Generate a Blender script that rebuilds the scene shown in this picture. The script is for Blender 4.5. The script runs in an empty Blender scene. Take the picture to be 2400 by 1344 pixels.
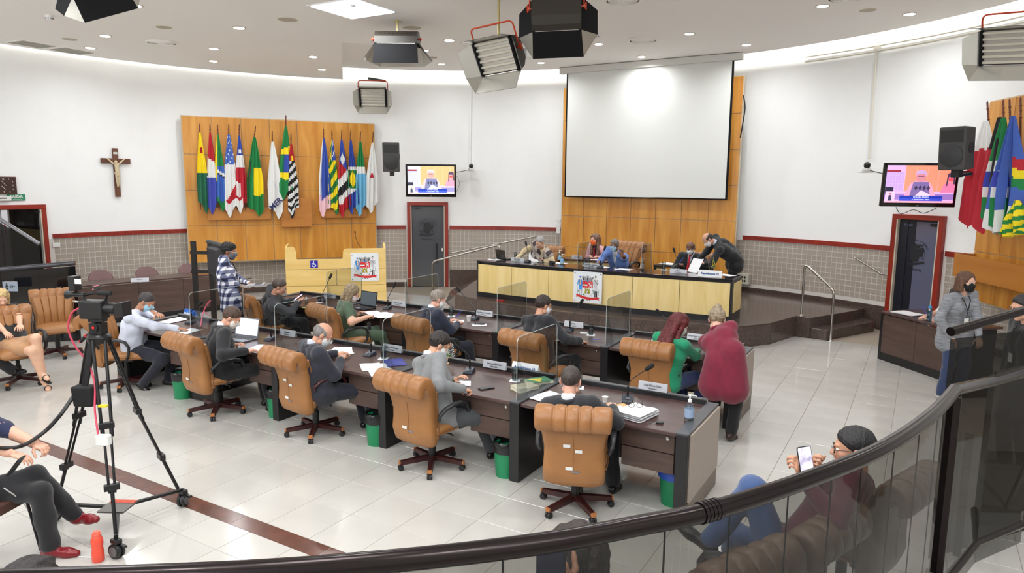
# A council chamber seen from its public gallery.
# World axes follow the floor grid: X along the desk rows, Y towards the dais, Z up, metres.
import bpy, math, random
import numpy as np
from mathutils import Vector, Matrix, Euler
SC = bpy.context.scene
COL = SC.collection
PI = math.pi
random.seed(7)

# ---------------------------------------------------------------- camera
cam = bpy.data.cameras.new('camera'); camo = bpy.data.objects.new('camera', cam); COL.objects.link(camo)
_p, _r, _y = .1457, .0086, -.5324
_F = Vector((math.sin(_y)*math.cos(_p), math.cos(_y)*math.cos(_p), -math.sin(_p)))
_R0 = Vector((math.cos(_y), -math.sin(_y), 0)); _U0 = _R0.cross(_F)
_R = _R0*math.cos(_r) + _U0*math.sin(_r); _U = _U0*math.cos(_r) - _R0*math.sin(_r)
_M = Matrix((( _R.x, _U.x, -_F.x, 0), (_R.y, _U.y, -_F.y, 0), (_R.z, _U.z, -_F.z, 2.6), (0, 0, 0, 1)))
camo.matrix_world = _M
cam.sensor_width = 36; cam.lens = 36*1628.3/2400; cam.clip_start = .05; cam.clip_end = 100
SC.camera = camo

# ---------------------------------------------------------------- exposure and world
vs = SC.view_settings
vs.view_transform = 'Standard'; vs.look = 'None'; vs.gamma = 1; vs.use_curve_mapping = False
vs.exposure = 0.08
w = bpy.data.worlds.new('world'); SC.world = w; w.use_nodes = True
w.node_tree.nodes['Background'].inputs[0].default_value = (.9, .95, 1, 1)
w.node_tree.nodes['Background'].inputs[1].default_value = .3
SC.cycles.use_denoising = True
SC.cycles.max_bounces = 8; SC.cycles.transparent_max_bounces = 16; SC.cycles.sample_clamp_indirect = 6

# ---------------------------------------------------------------- ceiling lamps (the lights themselves)
Z_CENTRE, Z_WING, Z_RING = 4.95, 5.03, 5.30
CX, CY, RW = -5.45, 6.31, 9.42
def area(name, loc, size, power, rot=(0, 0, 0), shape='SQUARE', sy=None, col=(.97, .985, 1), spread=PI):
    l = bpy.data.lights.new(name, 'AREA'); l.energy = power; l.color = col; l.shape = shape; l.size = size; l.spread = spread
    if sy: l.shape = 'RECTANGLE'; l.size_y = sy
    o = bpy.data.objects.new(name, l); COL.objects.link(o); o.location = loc; o.rotation_euler = rot
    return o
DOWN = [ # x, y, z of every recessed downlight in view
 (-9.715,6.065,5.03), (-12.148,7.02,5.03), (-13.474,7.486,5.03), (-11.493,8.63,5.03), (-12.654,9.476,5.03), (-10.476,10.089,5.03), (-11.46,11.284,5.03),
 (-9.29,7.441,4.95), (-6.97,9.725,4.95),
 (-5.989,10.325,5.3), (-5.668,12.831,5.3), (-7.634,14.148,5.3), (-9.711,13.248,5.3), (-5.408,14.496,5.3), (-3.874,12.753,5.3), (-3.207,14.235,5.3), (-1.568,11.792,5.3), (-0.45,12.969,5.3), (-9.052,11.765,5.3)]
DOWN_OFF = [(-13,2.5,5.03), (-10.5,1,4.95), (-8,3.2,4.95), (-5.5,3,4.95), (-3,3,4.95), (-.6,4,4.95), (1.6,3,5.3), (1.5,7.5,5.3), (-1.5,6.5,4.95), (-6,0,4.95), (-2,0,4.95), (.8,.2,5.3)]
P_DOWN, P_PANEL, P_COVE = 18, 42, 11
for x, y, rz, pw_ in ((1.2, .6, -2.9, 60), (-1.6, -1.9, PI, 120), (-6.0, -2.6, PI, 110), (-10.5, -1.2, 2.6, 90)):   # added fill lights, unseen behind the gallery, to brighten the facing walls
    area('rear_fill', (x, y, 4.0), 2.6, pw_, rot=(math.radians(84), 0, rz+PI), sy=1.1, col=(.93, .97, 1))
for (x, y, z) in DOWN + DOWN_OFF:
    area('downlight_lamp', (x, y, z-.02), .16, P_DOWN*(.78 if x < -8 else 1.08), shape='DISK', spread=2.7)
PANELS = [(-6.9, 7.4), (-2.2, 5.4), (-5.2, 2.4), (-9.4, 5.0), (-1.5, 1.0)]
for (x, y) in PANELS:
    area('panel_lamp', (x, y, Z_CENTRE-.035), .72, P_PANEL, col=(.97, .98, 1))
for i in range(26):
    a = math.radians(8 + i*172/25)
    if 84 < math.degrees(a) < 96 and False: continue
    o = area('cove_lamp', (CX+9.0*math.cos(a), CY+9.0*math.sin(a), 5.52), 1.0, P_COVE, rot=(math.radians(78), 0, a-PI/2), sy=.05, col=(1, .96, .88))

# ---------------------------------------------------------------- helpers
def lin(c):
    return tuple((v/255/12.92 if v <= 10 else ((v/255+.055)/1.055)**2.4) for v in c)
MC = {}
def mat(name, col, rough=.5, metal=0, ns=0, na=0, bump=0, bs=60, coat=0, spec=.5, emit=0, alpha=1, kind=None, scale=(1, 1, 1), sheen=0):
    """procedural material: col is sRGB 0-255; ns/na noise scale and amount; bump strength and scale"""
    if name in MC: return MC[name]
    m = bpy.data.materials.new(name); m.use_nodes = True; N = m.node_tree.nodes; L = m.node_tree.links
    b = N['Principled BSDF']; c = lin(col)
    b.inputs['Base Color'].default_value = (*c, 1); b.inputs['Roughness'].default_value = rough; b.inputs['Metallic'].default_value = metal
    b.inputs['Coat Weight'].default_value = coat; b.inputs['Specular IOR Level'].default_value = spec
    if sheen: b.inputs['Sheen Weight'].default_value = sheen
    if emit:
        b.inputs['Emission Color'].default_value = (*c, 1); b.inputs['Emission Strength'].default_value = emit
    if alpha < 1: b.inputs['Alpha'].default_value = alpha
    if ns or bump:
        tc = N.new('ShaderNodeTexCoord'); mp = N.new('ShaderNodeMapping'); mp.inputs['Scale'].default_value = scale
        L.new(tc.outputs['Object'], mp.inputs['Vector'])
    if ns:
        n = N.new('ShaderNodeTexNoise'); n.inputs['Scale'].default_value = ns; n.inputs['Detail'].default_value = 4
        L.new(mp.outputs[0], n.inputs['Vector'])
        r = N.new('ShaderNodeValToRGB')
        r.color_ramp.elements[0].position = .3; r.color_ramp.elements[1].position = .7
        r.color_ramp.elements[0].color = (*[v*(1-na) for v in c], 1); r.color_ramp.elements[1].color = (*[min(1, v*(1+na)) for v in c], 1)
        L.new(n.outputs['Fac'], r.inputs['Fac']); L.new(r.outputs['Color'], b.inputs['Base Color'])
        if emit: L.new(r.outputs['Color'], b.inputs['Emission Color'])
    if bump:
        n2 = N.new('ShaderNodeTexNoise'); n2.inputs['Scale'].default_value = bs; n2.inputs['Detail'].default_value = 3
        L.new(mp.outputs[0], n2.inputs['Vector'])
        bp = N.new('ShaderNodeBump'); bp.inputs['Strength'].default_value = bump; bp.inputs['Distance'].default_value = .01
        L.new(n2.outputs['Fac'], bp.inputs['Height']); L.new(bp.outputs[0], b.inputs['Normal'])
    MC[name] = m
    return m
def glassy(name, tint, clear, rough=.02, gloss=.5):
    """thin sheet: mostly lets light through tinted, part glossy reflection"""
    if name in MC: return MC[name]
    m = bpy.data.materials.new(name); m.use_nodes = True; N = m.node_tree.nodes; L = m.node_tree.links
    N.remove(N['Principled BSDF']); out = N['Material Output']
    t = N.new('ShaderNodeBsdfTransparent'); t.inputs[0].default_value = (*lin(tint), 1)
    g = N.new('ShaderNodeBsdfGlossy'); g.inputs['Color'].default_value = (gloss, gloss, gloss, 1); g.inputs['Roughness'].default_value = rough
    f = N.new('ShaderNodeLayerWeight'); f.inputs['Blend'].default_value = .5
    pw = N.new('ShaderNodeMath'); pw.operation = 'POWER'; pw.inputs[1].default_value = 4
    mx = N.new('ShaderNodeMath'); mx.operation = 'MULTIPLY_ADD'; mx.inputs[1].default_value = .6; mx.inputs[2].default_value = 1-clear
    x = N.new('ShaderNodeMixShader')
    L.new(f.outputs['Facing'], pw.inputs[0]); L.new(pw.outputs[0], mx.inputs[0]); L.new(mx.outputs[0], x.inputs[0]); L.new(t.outputs[0], x.inputs[1]); L.new(g.outputs[0], x.inputs[2])
    L.new(x.outputs[0], out.inputs['Surface'])
    MC[name] = m
    return m
def wood(name, c1, c2, scale=3, rough=.4, axis='z', coat=0, dist=3):
    """grain stretched along one axis"""
    if name in MC: return MC[name]
    m = bpy.data.materials.new(name); m.use_nodes = True; N = m.node_tree.nodes; L = m.node_tree.links; b = N['Principled BSDF']
    tc = N.new('ShaderNodeTexCoord'); mp = N.new('ShaderNodeMapping')
    s = {'x': (.12, 1, 1), 'y': (1, .12, 1), 'z': (1, 1, .12)}[axis]
    mp.inputs['Scale'].default_value = tuple(scale*q for q in s)
    n = N.new('ShaderNodeTexNoise'); n.inputs['Scale'].default_value = 4; n.inputs['Detail'].default_value = 6; n.inputs['Distortion'].default_value = dist*.2
    r = N.new('ShaderNodeValToRGB'); r.color_ramp.elements[0].position = .32; r.color_ramp.elements[1].position = .68
    r.color_ramp.elements[0].color = (*lin(c1), 1); r.color_ramp.elements[1].color = (*lin(c2), 1)
    oi = N.new('ShaderNodeObjectInfo'); ad = N.new('ShaderNodeVectorMath'); ad.operation = 'ADD'
    L.new(tc.outputs['Object'], ad.inputs[0]); L.new(oi.outputs['Location'], ad.inputs[1]); L.new(ad.outputs[0], mp.inputs['Vector'])
    L.new(mp.outputs[0], n.inputs['Vector']); L.new(n.outputs['Fac'], r.inputs['Fac']); L.new(r.outputs['Color'], b.inputs['Base Color'])
    b.inputs['Roughness'].default_value = rough; b.inputs['Coat Weight'].default_value = coat
    MC[name] = m
    return m
def painted(name, rough=.7, emit=0):
    """print colours carried by the mesh's own colour attribute (flags, screens, stickers)"""
    if name in MC: return MC[name]
    m = bpy.data.materials.new(name); m.use_nodes = True; N = m.node_tree.nodes; L = m.node_tree.links; b = N['Principled BSDF']
    a = N.new('ShaderNodeVertexColor'); a.layer_name = 'print'
    L.new(a.outputs['Color'], b.inputs['Base Color']); b.inputs['Roughness'].default_value = rough
    if emit:
        L.new(a.outputs['Color'], b.inputs['Emission Color']); b.inputs['Emission Strength'].default_value = emit
    MC[name] = m
    return m
def link(name, me, parent=None, loc=None, rot=None):
    o = bpy.data.objects.new(name, me); COL.objects.link(o)
    if parent: o.parent = parent
    if loc is not None: o.location = loc
    if rot is not None: o.rotation_euler = rot
    return o
def tag(o, label=None, cat=None, group=None, kind=None):
    if label: o['label'] = label
    if cat: o['category'] = cat
    if group: o['group'] = group
    if kind: o['kind'] = kind
    return o
def thing(name, label, cat, loc=(0, 0, 0), rz=0, group=None):
    o = bpy.data.objects.new(name, None); COL.objects.link(o); o.location = loc; o.rotation_euler = (0, 0, rz); o.empty_display_size = .1
    return tag(o, label, cat, group)
def copy_tree(o, parent=None):
    c = o.copy(); COL.objects.link(c); c.parent = parent
    for ch in o.children: copy_tree(ch, c)
    return c
def T(x=0, y=0, z=0): return Matrix.Translation((x, y, z))
def R(a, ax='Z'): return Matrix.Rotation(a, 4, ax)
class MB:
    def __init__(s): s.v = []; s.f = []; s.m = []; s.M = None; s.c = []
    def add(s, vs_, fs, mi=0, M=None, col=None):
        n = len(s.v)
        for p in vs_:
            p = Vector(p)
            if M is not None: p = M @ p
            if s.M is not None: p = s.M @ p
            s.v.append(tuple(p))
        for f in fs:
            s.f.append(tuple(n+i for i in f)); s.m.append(mi); s.c.append(col)
        return s
    def box(s, c, d, mi=0, M=None, tp=1, col=None):
        x, y, z = c; a, b, h = d[0]/2, d[1]/2, d[2]/2
        v = [(x+i*a*(tp if k > 0 else 1), y+j*b*(tp if k > 0 else 1), z+k*h) for k in (-1, 1) for j in (-1, 1) for i in (-1, 1)]
        return s.add(v, [(0, 2, 3, 1), (4, 5, 7, 6), (0, 1, 5, 4), (1, 3, 7, 5), (3, 2, 6, 7), (2, 0, 4, 6)], mi, M, col)
    def prism(s, poly, z0, z1, mi=0, M=None, col=None):
        A = sum(poly[i][0]*poly[(i+1) % len(poly)][1]-poly[(i+1) % len(poly)][0]*poly[i][1] for i in range(len(poly)))
        if A < 0: poly = poly[::-1]
        n = len(poly); v = [(p[0], p[1], z0) for p in poly]+[(p[0], p[1], z1) for p in poly]
        return s.add(v, [tuple(range(n))[::-1], tuple(range(n, 2*n))]+[(i, (i+1) % n, (i+1) % n+n, i+n) for i in range(n)], mi, M, col)
    def hull(s, bot, top, mi=0, M=None):
        n = len(bot)
        return s.add(list(bot)+list(top), [tuple(range(n))[::-1], tuple(range(n, 2*n))]+[(i, (i+1) % n, (i+1) % n+n, i+n) for i in range(n)], mi, M)
    def tube(s, pts, r, mi=0, n=8, M=None, sx=1, closed=False, up=None, col=None):
        P = [Vector(p) for p in pts]; k = len(P); rs = r if isinstance(r, (list, tuple)) else [r]*k
        vv_, ff = [], []; prev = None
        for i, p in enumerate(P):
            t = (P[(i+1) % k]-P[i-1]) if closed else (P[min(i+1, k-1)]-P[max(i-1, 0)])
            t.normalize()
            if up is not None: a = Vector(up)
            elif prev is not None: a = prev
            else: a = Vector((0, 0, 1)) if abs(t.z) < .9 else Vector((1, 0, 0))
            a = a-t*a.dot(t)
            if a.length < 1e-6: a = t.orthogonal()
            a.normalize(); prev = a; b = t.cross(a)
            for j in range(n):
                q = 2*PI*(j+.5)/n; vv_.append(tuple(p+(a*math.cos(q)+b*math.sin(q)*sx)*rs[i]))
        m = k if closed else k-1
        for i in range(m):
            i2 = (i+1) % k
            for j in range(n): ff.append((i*n+j, i*n+(j+1) % n, i2*n+(j+1) % n, i2*n+j))
        if not closed: ff += [tuple(range(n))[::-1], tuple((k-1)*n+j for j in range(n))]
        return s.add(vv_, ff, mi, M, col)
    def lathe(s, prof, mi=0, n=16, M=None, col=None):
        vv_ = [(r*math.cos(2*PI*j/n), r*math.sin(2*PI*j/n), z) for r, z in prof for j in range(n)]
        k = len(prof); ff = [(i*n+j, i*n+(j+1) % n, (i+1)*n+(j+1) % n, (i+1)*n+j) for i in range(k-1) for j in range(n)]
        ff += [tuple(range(n))[::-1], tuple((k-1)*n+j for j in range(n))]
        return s.add(vv_, ff, mi, M, col)
    def ball(s, c, r, mi=0, n=10, m=6, M=None):
        r = r if isinstance(r, tuple) else (r, r, r)
        vv_ = [(c[0]+r[0]*math.sin(PI*i/m)*math.cos(2*PI*j/n), c[1]+r[1]*math.sin(PI*i/m)*math.sin(2*PI*j/n), c[2]-r[2]*math.cos(PI*i/m)) for i in range(1, m) for j in range(n)]
        k = len(vv_); vv_ += [(c[0], c[1], c[2]-r[2]), (c[0], c[1], c[2]+r[2])]
        ff = [(i*n+j, i*n+(j+1) % n, (i+1)*n+(j+1) % n, (i+1)*n+j) for i in range(m-2) for j in range(n)]
        ff += [(k, (j+1) % n, j) for j in range(n)]+[(k+1, (m-2)*n+j, (m-2)*n+(j+1) % n) for j in range(n)]
        return s.add(vv_, ff, mi, M)
    def mesh(s, name, mats, smooth=False, ang=.7):
        me = bpy.data.meshes.new(name); me.from_pydata(s.v, [], s.f)
        for q in (mats if isinstance(mats, (list, tuple)) else [mats]): me.materials.append(q)
        me.polygons.foreach_set('material_index', s.m)
        if any(c is not None for c in s.c):
            ca = me.color_attributes.new('print', 'BYTE_COLOR', 'CORNER'); arr = []
            for f, c in zip(s.f, s.c):
                q = lin(c or (200, 200, 200)); arr += [*q, 1]*len(f)
            ca.data.foreach_set('color', arr)
        if smooth:
            me.polygons.foreach_set('use_smooth', [True]*len(s.f)); me.set_sharp_from_angle(angle=ang)
        me.update()
        return me
    def build(s, name, mats, parent=None, smooth=False, loc=None, rot=None, bevel=0, ang=.7):
        o = link(name, s.mesh(name, mats, smooth, ang), parent, loc, rot)
        if bevel:
            b = o.modifiers.new('bevel', 'BEVEL'); b.width = bevel; b.segments = 2; b.limit_method = 'ANGLE'; b.harden_normals = False
        return o
def loft(stations, n=24, ex=.55):
    """stations: list of (centre, axis_x, axis_n, half_width, half_thick, fn) -> superellipse rings; returns verts, faces"""
    vv_, ff = [], []
    for (c, ax, an, hw, ht, fn) in stations:
        c, ax, an = Vector(c), Vector(ax), Vector(an)
        for j in range(n):
            q = 2*PI*j/n; cx, sx = math.cos(q), math.sin(q)
            x = math.copysign(abs(cx)**ex, cx); y = math.copysign(abs(sx)**.7, sx)
            k = fn(x) if fn else 1
            vv_.append(tuple(c+ax*(x*hw)+an*(y*ht*k)))
    k = len(stations)
    for i in range(k-1):
        for j in range(n): ff.append((i*n+j, i*n+(j+1) % n, (i+1)*n+(j+1) % n, (i+1)*n+j))
    ff += [tuple(range(n))[::-1], tuple((k-1)*n+j for j in range(n))]
    return vv_, ff
def text_mesh(body, size, mats, name='lettering', parent=None, M=None, mirror=False, align='CENTER', ext=.0006, bold=0, spacing=1):
    cu = bpy.data.curves.new('t', 'FONT'); cu.body = body; cu.size = size; cu.align_x = align; cu.align_y = 'CENTER'; cu.extrude = ext; cu.resolution_u = 2
    cu.offset = bold; cu.space_line = spacing
    o = bpy.data.objects.new('t', cu); COL.objects.link(o)
    dg = bpy.context.evaluated_depsgraph_get(); me = bpy.data.meshes.new_from_object(o.evaluated_get(dg)); bpy.data.objects.remove(o); bpy.data.curves.remove(cu)
    if mirror: me.transform(Matrix.Scale(-1, 4, (1, 0, 0)))
    if M is not None: me.transform(M)
    me.name = name; me.materials.clear(); me.materials.append(mats)
    return link(name, me, parent)
# upright text plane: text x -> local x, text y -> local z, faces -y
UP = Matrix.Rotation(PI/2, 4, 'X')

# ================================================================= ROOM
M_white = mat('wall_paint', (250, 251, 251), .8, ns=3, na=.02)
M_ceil = mat('ceiling_paint', (252, 249, 244), .85)
M_grout = mat('tile_grout', (214, 209, 203), .8)
M_wtile = mat('glazed_taupe_tile', (170, 159, 147), .35, ns=8, na=.05)
M_ftile = mat('polished_porcelain', (192, 189, 183), .12, ns=2.2, na=.05, spec=.55)
M_fgrout = mat('floor_joint', (150, 138, 124), .8)
M_granite = mat('brown_granite', (84, 70, 64), .18, ns=45, na=.35)
M_strip = mat('brown_stone_strip', (92, 56, 46), .16, ns=6, na=.25)
M_red = wood('red_stained_wood', (128, 34, 22), (158, 48, 30), 2, .35, 'z')
M_redx = wood('red_stained_rail', (128, 34, 22), (158, 48, 30), 2, .35, 'x')
M_panel = wood('honey_veneer', (196, 128, 42), (222, 160, 72), 1.6, .35, 'z')
M_maple = wood('maple_veneer', (226, 198, 128), (240, 216, 156), 2, .4, 'z')
M_mapleh = wood('maple_veneer_flat', (228, 192, 112), (240, 208, 136), 2, .4, 'x')
M_black = mat('black_laminate', (26, 25, 27), .35)
M_steel = mat('brushed_steel', (190, 186, 180), .25, 1)
M_chrome = mat('chrome', (225, 225, 225), .06, 1)
M_bplastic = mat('black_plastic', (22, 22, 24), .35)
M_dkgrey = mat('dark_grey_plastic', (58, 58, 60), .5)
M_whitep = mat('white_plastic', (232, 232, 230), .4)
M_doorglass = mat('smoked_frosted_glass', (84, 86, 92), .12, coat=.3)
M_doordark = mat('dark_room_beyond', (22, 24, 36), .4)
def arc_pt(a, r=RW): return (CX+r*math.cos(a), CY+r*math.sin(a))
def ang_of(p): return math.atan2(p[1]-CY, p[0]-CX)
# door positions on the round wall, by angle (all measured anticlockwise from +X)
A_D1a, A_D1b = ang_of((-11.202,13.808,0.786)), ang_of((-10.373,14.376,0.788))     # narrow glass door, centre
A_D2a, A_D2b = ang_of((-0.417,14.308,1.382)), ang_of((0.349,13.771,1.472))    # open door, right
A_D3b = ang_of((-14.865,7.128,1.591)); A_D3a = A_D3b+.235               # door at far left
A_LB = math.radians(118); A_BR = math.radians(62)
def wall_arc(name, a0, a1, label=None):
    b = MB(); n = max(2, int(abs(a1-a0)/math.radians(1.5)))
    for i in range(n):
        p, q = a0+(a1-a0)*i/n, a0+(a1-a0)*(i+1)/n
        P, Q = arc_pt(p), arc_pt(q); P2, Q2 = arc_pt(p, RW+.2), arc_pt(q, RW+.2)
        for z0, z1, mi in ((-.3, 1.46, 1), (1.46, 5.8, 0)):
            b.hull([(*P, z0), (*Q, z0), (*Q2, z0), (*P2, z0)], [(*P, z1), (*Q, z1), (*Q2, z1), (*P2, z1)], mi)
    o = b.build(name, [M_white, M_grout]); o['kind'] = 'structure'
    return o
W_right = wall_arc('wall_right', A_BR, math.radians(-40))
W_back = wall_arc('wall_back', A_LB, A_BR)
W_left = wall_arc('wall_left', math.radians(215), A_LB)
W_rear = wall_arc('wall_rear', math.radians(320), math.radians(215))

# wainscot tiles: one small box mesh shared by the individually placed tiles
tb = MB(); tb.add([(-.0475, 0, -.0475), (.0475, 0, -.0475), (.0475, 0, .0475), (-.0475, 0, .0475), (-.0455, .005, -.0455), (.0455, .005, -.0455), (.0455, .005, .0455), (-.0455, .005, .0455)],
       [(4, 5, 6, 7)[::-1], (0, 1, 5, 4), (1, 2, 6, 5), (2, 3, 7, 6), (3, 0, 4, 7)])
ME_wt = tb.mesh('tile', M_wtile)
def wainscot(wall, a0, a1, skip, keep, zlow=lambda a: .15):
    """tiles over an arc; those nearest the camera become objects, the others one joined part"""
    da = .105/RW; cells = []
    k0, k1 = int(math.floor(a0/da)), int(math.ceil(a1/da))
    for k in range(k0, k1):
        a = (k+.5)*da
        if a < a0 or a > a1 or any(s0 < a < s1 for s0, s1 in skip): continue
        for j in range(13):
            z = 1.41-.105*j
            if z < zlow(a)+.03: continue
            p = arc_pt(a, RW); d = math.hypot(p[0], p[1])
            cells.append((d+(0 if keep(a, z) else 100), a, z, p))
    cells.sort(key=lambda c: c[0])
    for d, a, z, p in cells[:300]:
        link('tile', ME_wt, wall, (p[0], p[1], z), (0, 0, a+PI/2))
    b = MB()
    for d, a, z, p in cells[300:]:
        M = T(p[0], p[1], z) @ R(a+PI/2)
        b.add([v.co for v in ME_wt.vertices], [tuple(f.vertices) for f in ME_wt.polygons], 0, M)
    if cells[300:]: tag(b.build('tiling', M_wtile, wall), kind='stuff')
def trim(name, a0, a1, z0=1.467, z1=1.557, m=None, th=.025):
    b = MB(); n = max(1, int(abs(a1-a0)/math.radians(1.5)))
    for i in range(n):
        p, q = a0+(a1-a0)*i/n, a0+(a1-a0)*(i+1)/n
        P, Q, P2, Q2 = arc_pt(p, RW-th), arc_pt(q, RW-th), arc_pt(p, RW+.01), arc_pt(q, RW+.01)
        b.hull([(*P, z0), (*Q, z0), (*Q2, z0), (*P2, z0)], [(*P, z1), (*Q, z1), (*Q2, z1), (*P2, z1)])
    o = b.build(name, m or M_redx); o['kind'] = 'structure'; return o
D3 = (A_D3b-.01, A_D3a+.02); D1 = (A_D1b-.005, A_D1a+.005); D2 = (A_D2b-.005, A_D2a+.005)
def zl(a):   # the wainscot starts above the dais floor and its steps
    if math.radians(50.5) < a < math.radians(111.5): return .46
    if math.radians(46) < a <= math.radians(50.5): return .30
    return .13
wainscot(W_left, A_LB, math.radians(176), [D3, D1], lambda a, z: z > .45)
wainscot(W_back, A_BR, A_LB, [D1], lambda a, z: (a > math.radians(100) or a < math.radians(79)) and z > .3, zl)
wainscot(W_right, math.radians(22), A_BR, [D2], lambda a, z: a > math.radians(30), zl)
trim('trim_1', D3[0]-.0, D1[1]+.0); trim('trim_2', D1[0], math.radians(102.5)); trim('trim_3', math.radians(77), D2[1]); trim('trim_4', D2[0], math.radians(15))
trim('baseboard_left', D3[0], D1[1], 0, .12, M_granite, .015)
trim('baseboard_back', D1[0], math.radians(50.5), 0, .44, M_granite, .015)
trim('baseboard_right', math.radians(50.5), D2[1], 0, .28, M_granite, .015)
trim('trim_5', D2[0], math.radians(15), 0, .12, M_granite, .015)

# ---- floor of individual tiles on the measured grid
TS = .45; U0, V0 = -13.256*TS, 8.511*TS
fb = MB(); fb.prism([arc_pt(math.radians(5*i), RW+.1) for i in range(72)], -.35, -.004)
floor = fb.build('floor', M_fgrout); floor['kind'] = 'structure'
h, bv = .2235, .0022
ft = MB(); ft.add([(-h, -h, -.004), (h, -h, -.004), (h, h, -.004), (-h, h, -.004), (-h+bv, -h+bv, 0), (h-bv, -h+bv, 0), (h-bv, h-bv, 0), (-h+bv, h-bv, 0)],
      [(4, 5, 6, 7), (0, 1, 5, 4), (1, 2, 6, 5), (2, 3, 7, 6), (3, 0, 4, 7)])
ME_ft = ft.mesh('tile', M_ftile)
def in_view(x, y, z=0, m=1.02):
    d = Vector((x, y, z-2.6)); wv = d.dot(_F)
    if wv <= .3: return False
    return abs(d.dot(_R)/wv) < 1200/1628.3*m and abs(d.dot(_U)/wv) < 672/1628.3*m
cells = []
for i in range(-24, 22):
    for j in range(-7, 20):
        x, y = U0+(i+.5)*TS, V0+(j+.5)*TS
        if math.hypot(x-CX, y-CY) > RW+.15: continue
        if 3.2 < y < 3.38: continue
        if y < -.2 or x > 2.5: continue
        seen = in_view(x, y)
        cells.append((math.hypot(x, y)+(0 if seen else 60), x, y))
cells.sort()
fb2 = MB()
for k, (d, x, y) in enumerate(cells):
    if k < 300: link('tile', ME_ft, floor, (x, y, 0))
    else: fb2.add([v.co for v in ME_ft.vertices], [tuple(f.vertices) for f in ME_ft.polygons], 0, T(x, y, 0))
tag(fb2.build('tiling', M_ftile, floor), kind='stuff')
# brown stone strip laid flush across the tiles, in slabs
for i in range(14):
    x0 = -13.6+i*.92
    b = MB(); b.box((x0+.46, 3.30, -.001), (.914, .155, .006)); b.build('floor_strip', M_strip, floor)

# ---- ceiling: outer ring, left wing and lower centre panel
cb = MB(); cb.prism([arc_pt(math.radians(3*i), 9.1) for i in range(120)], Z_RING, 5.42)
ceil_ = cb.build('ceiling', M_ceil); ceil_['kind'] = 'structure'
b = MB(); b.prism([arc_pt(math.radians(5*i), RW+.15) for i in range(72)], 5.78, 5.9); o = b.build('ceiling_slab', M_white); o['kind'] = 'structure'
wa = ang_of((-11.877, 12.36)); arcp = [arc_pt(wa+(math.radians(250)-wa)*i/50, 9.1) for i in range(51)]
b = MB(); b.prism(arcp+[(-5.2, 2.2), (-10.23, 7.45), (-8.859, 9.2)], Z_WING, Z_RING-.001); o = b.build('ceiling_wing', M_ceil); o['kind'] = 'structure'
b = MB(); b.prism([(-10.23, 7.45), (-7.106, 10.65), (-1.8, 6.4), (-5.2, 2.2)], Z_CENTRE, Z_RING-.002); o = b.build('ceiling_panel', M_ceil); o['kind'] = 'structure'

# ---- dais platform and steps of brown granite
dais = thing('dais_platform', 'brown granite platform under the long maple desk', 'platform', (0, 0, 0)); dais['kind'] = 'structure'
def on_arc(a0, a1, n, r): return [arc_pt(a0+(a1-a0)*i/n, r) for i in range(n+1)]
front = [(-8.15, 11.55), (-7.0, 11.13), (-5.6, 10.98), (-4.2, 11.02), (-2.45, 11.35), (-2.05, 11.95), (-1.79, 12.88)]
edge_r = [(-1.55, 12.8), (-.87, 14.18)]
b = MB(); pl = front+[(-1.55, 12.8), (-.95, 14.05)]+on_arc(math.radians(60.5), math.radians(104), 14, RW-.02)+[(-9.0, 13.6)]
b.prism(pl, 0, .36); b.build('platform_slab', M_granite, dais, bevel=.006)
b = MB(); b.prism([(-1.80, 12.93), (-1.27, 12.77), (-.62, 14.1), (-.98, 14.72), (-1.3, 14.2)], 0, .18); b.build('step', M_granite, dais, bevel=.006)
b = MB(); b.hull([(-8.98, 13.65, 0), (-8.15, 11.6, 0), (-9.0, 12.35, 0), (-9.95, 13.9, 0)], [(-8.98, 13.65, .36), (-8.15, 11.6, .36), (-8.9, 12.3, .02), (-9.9, 13.85, .02)]); b.build('access_ramp', M_granite, dais)
# joints scribed as separate front slabs
for i in range(len(front)-1):
    a, c = Vector((*front[i], 0)), Vector((*front[i+1], 0)); L_ = (c-a).length; n = max(1, round(L_/.75)); t = (c-a)/L_; an = math.atan2(t.y, t.x)
    for k in range(n):
        m_ = a+(c-a)*((k+.5)/n); b = MB(); b.box((0, -.006, .17), (L_/n-.004, .016, .34)); b.build('riser_slab', M_granite, dais, loc=(m_.x, m_.y, 0), rot=(0, 0, an))

# ---- honey veneer wall panels
def veneer_wall(name, label, P, Q, z0, z1, cols, rows, th=.08, flip=False, top=None):
    P, Q = Vector((*P, 0)), Vector((*Q, 0)); W = (Q-P).length; rz = math.atan2((Q-P).y, (Q-P).x)
    t = thing(name, label, 'wall cladding', (P.x, P.y, 0), rz)
    b = MB(); b.box((W/2, .02+th/2, (z0+z1)/2), (W+.03, th, z1-z0+.03)); b.build('backing_board', mat('aluminium_joint', (205, 190, 165), .4), t)
    xs = [0]; 
    for c in cols: xs.append(xs[-1]+c)
    s = W/xs[-1]; zs = [0]
    for r_ in rows: zs.append(zs[-1]+r_)
    sz = (z1-z0)/zs[-1]
    for i in range(len(cols)):
        for j in range(len(rows)):
            a0, a1, c0, c1 = xs[i]*s, xs[i+1]*s, z0+zs[j]*sz, z0+zs[j+1]*sz
            b = MB(); b.box((0, 0, 0), (a1-a0-.012, .03, c1-c0-.012)); b.build('veneer_panel', M_panel, t, loc=((a0+a1)/2, .012, (c0+c1)/2), bevel=.002)
    return t
VP_L = ((-14.02, 9.62), (-11.62, 13.09))
vl = veneer_wall('veneer_cladding', 'large honey veneer wall panel with brass joints behind fifteen flags', *VP_L, .81, 4.02, [1, 1, 1, 1, 1, 1, 1], [1.02, .98, .98, 1.02])
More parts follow.
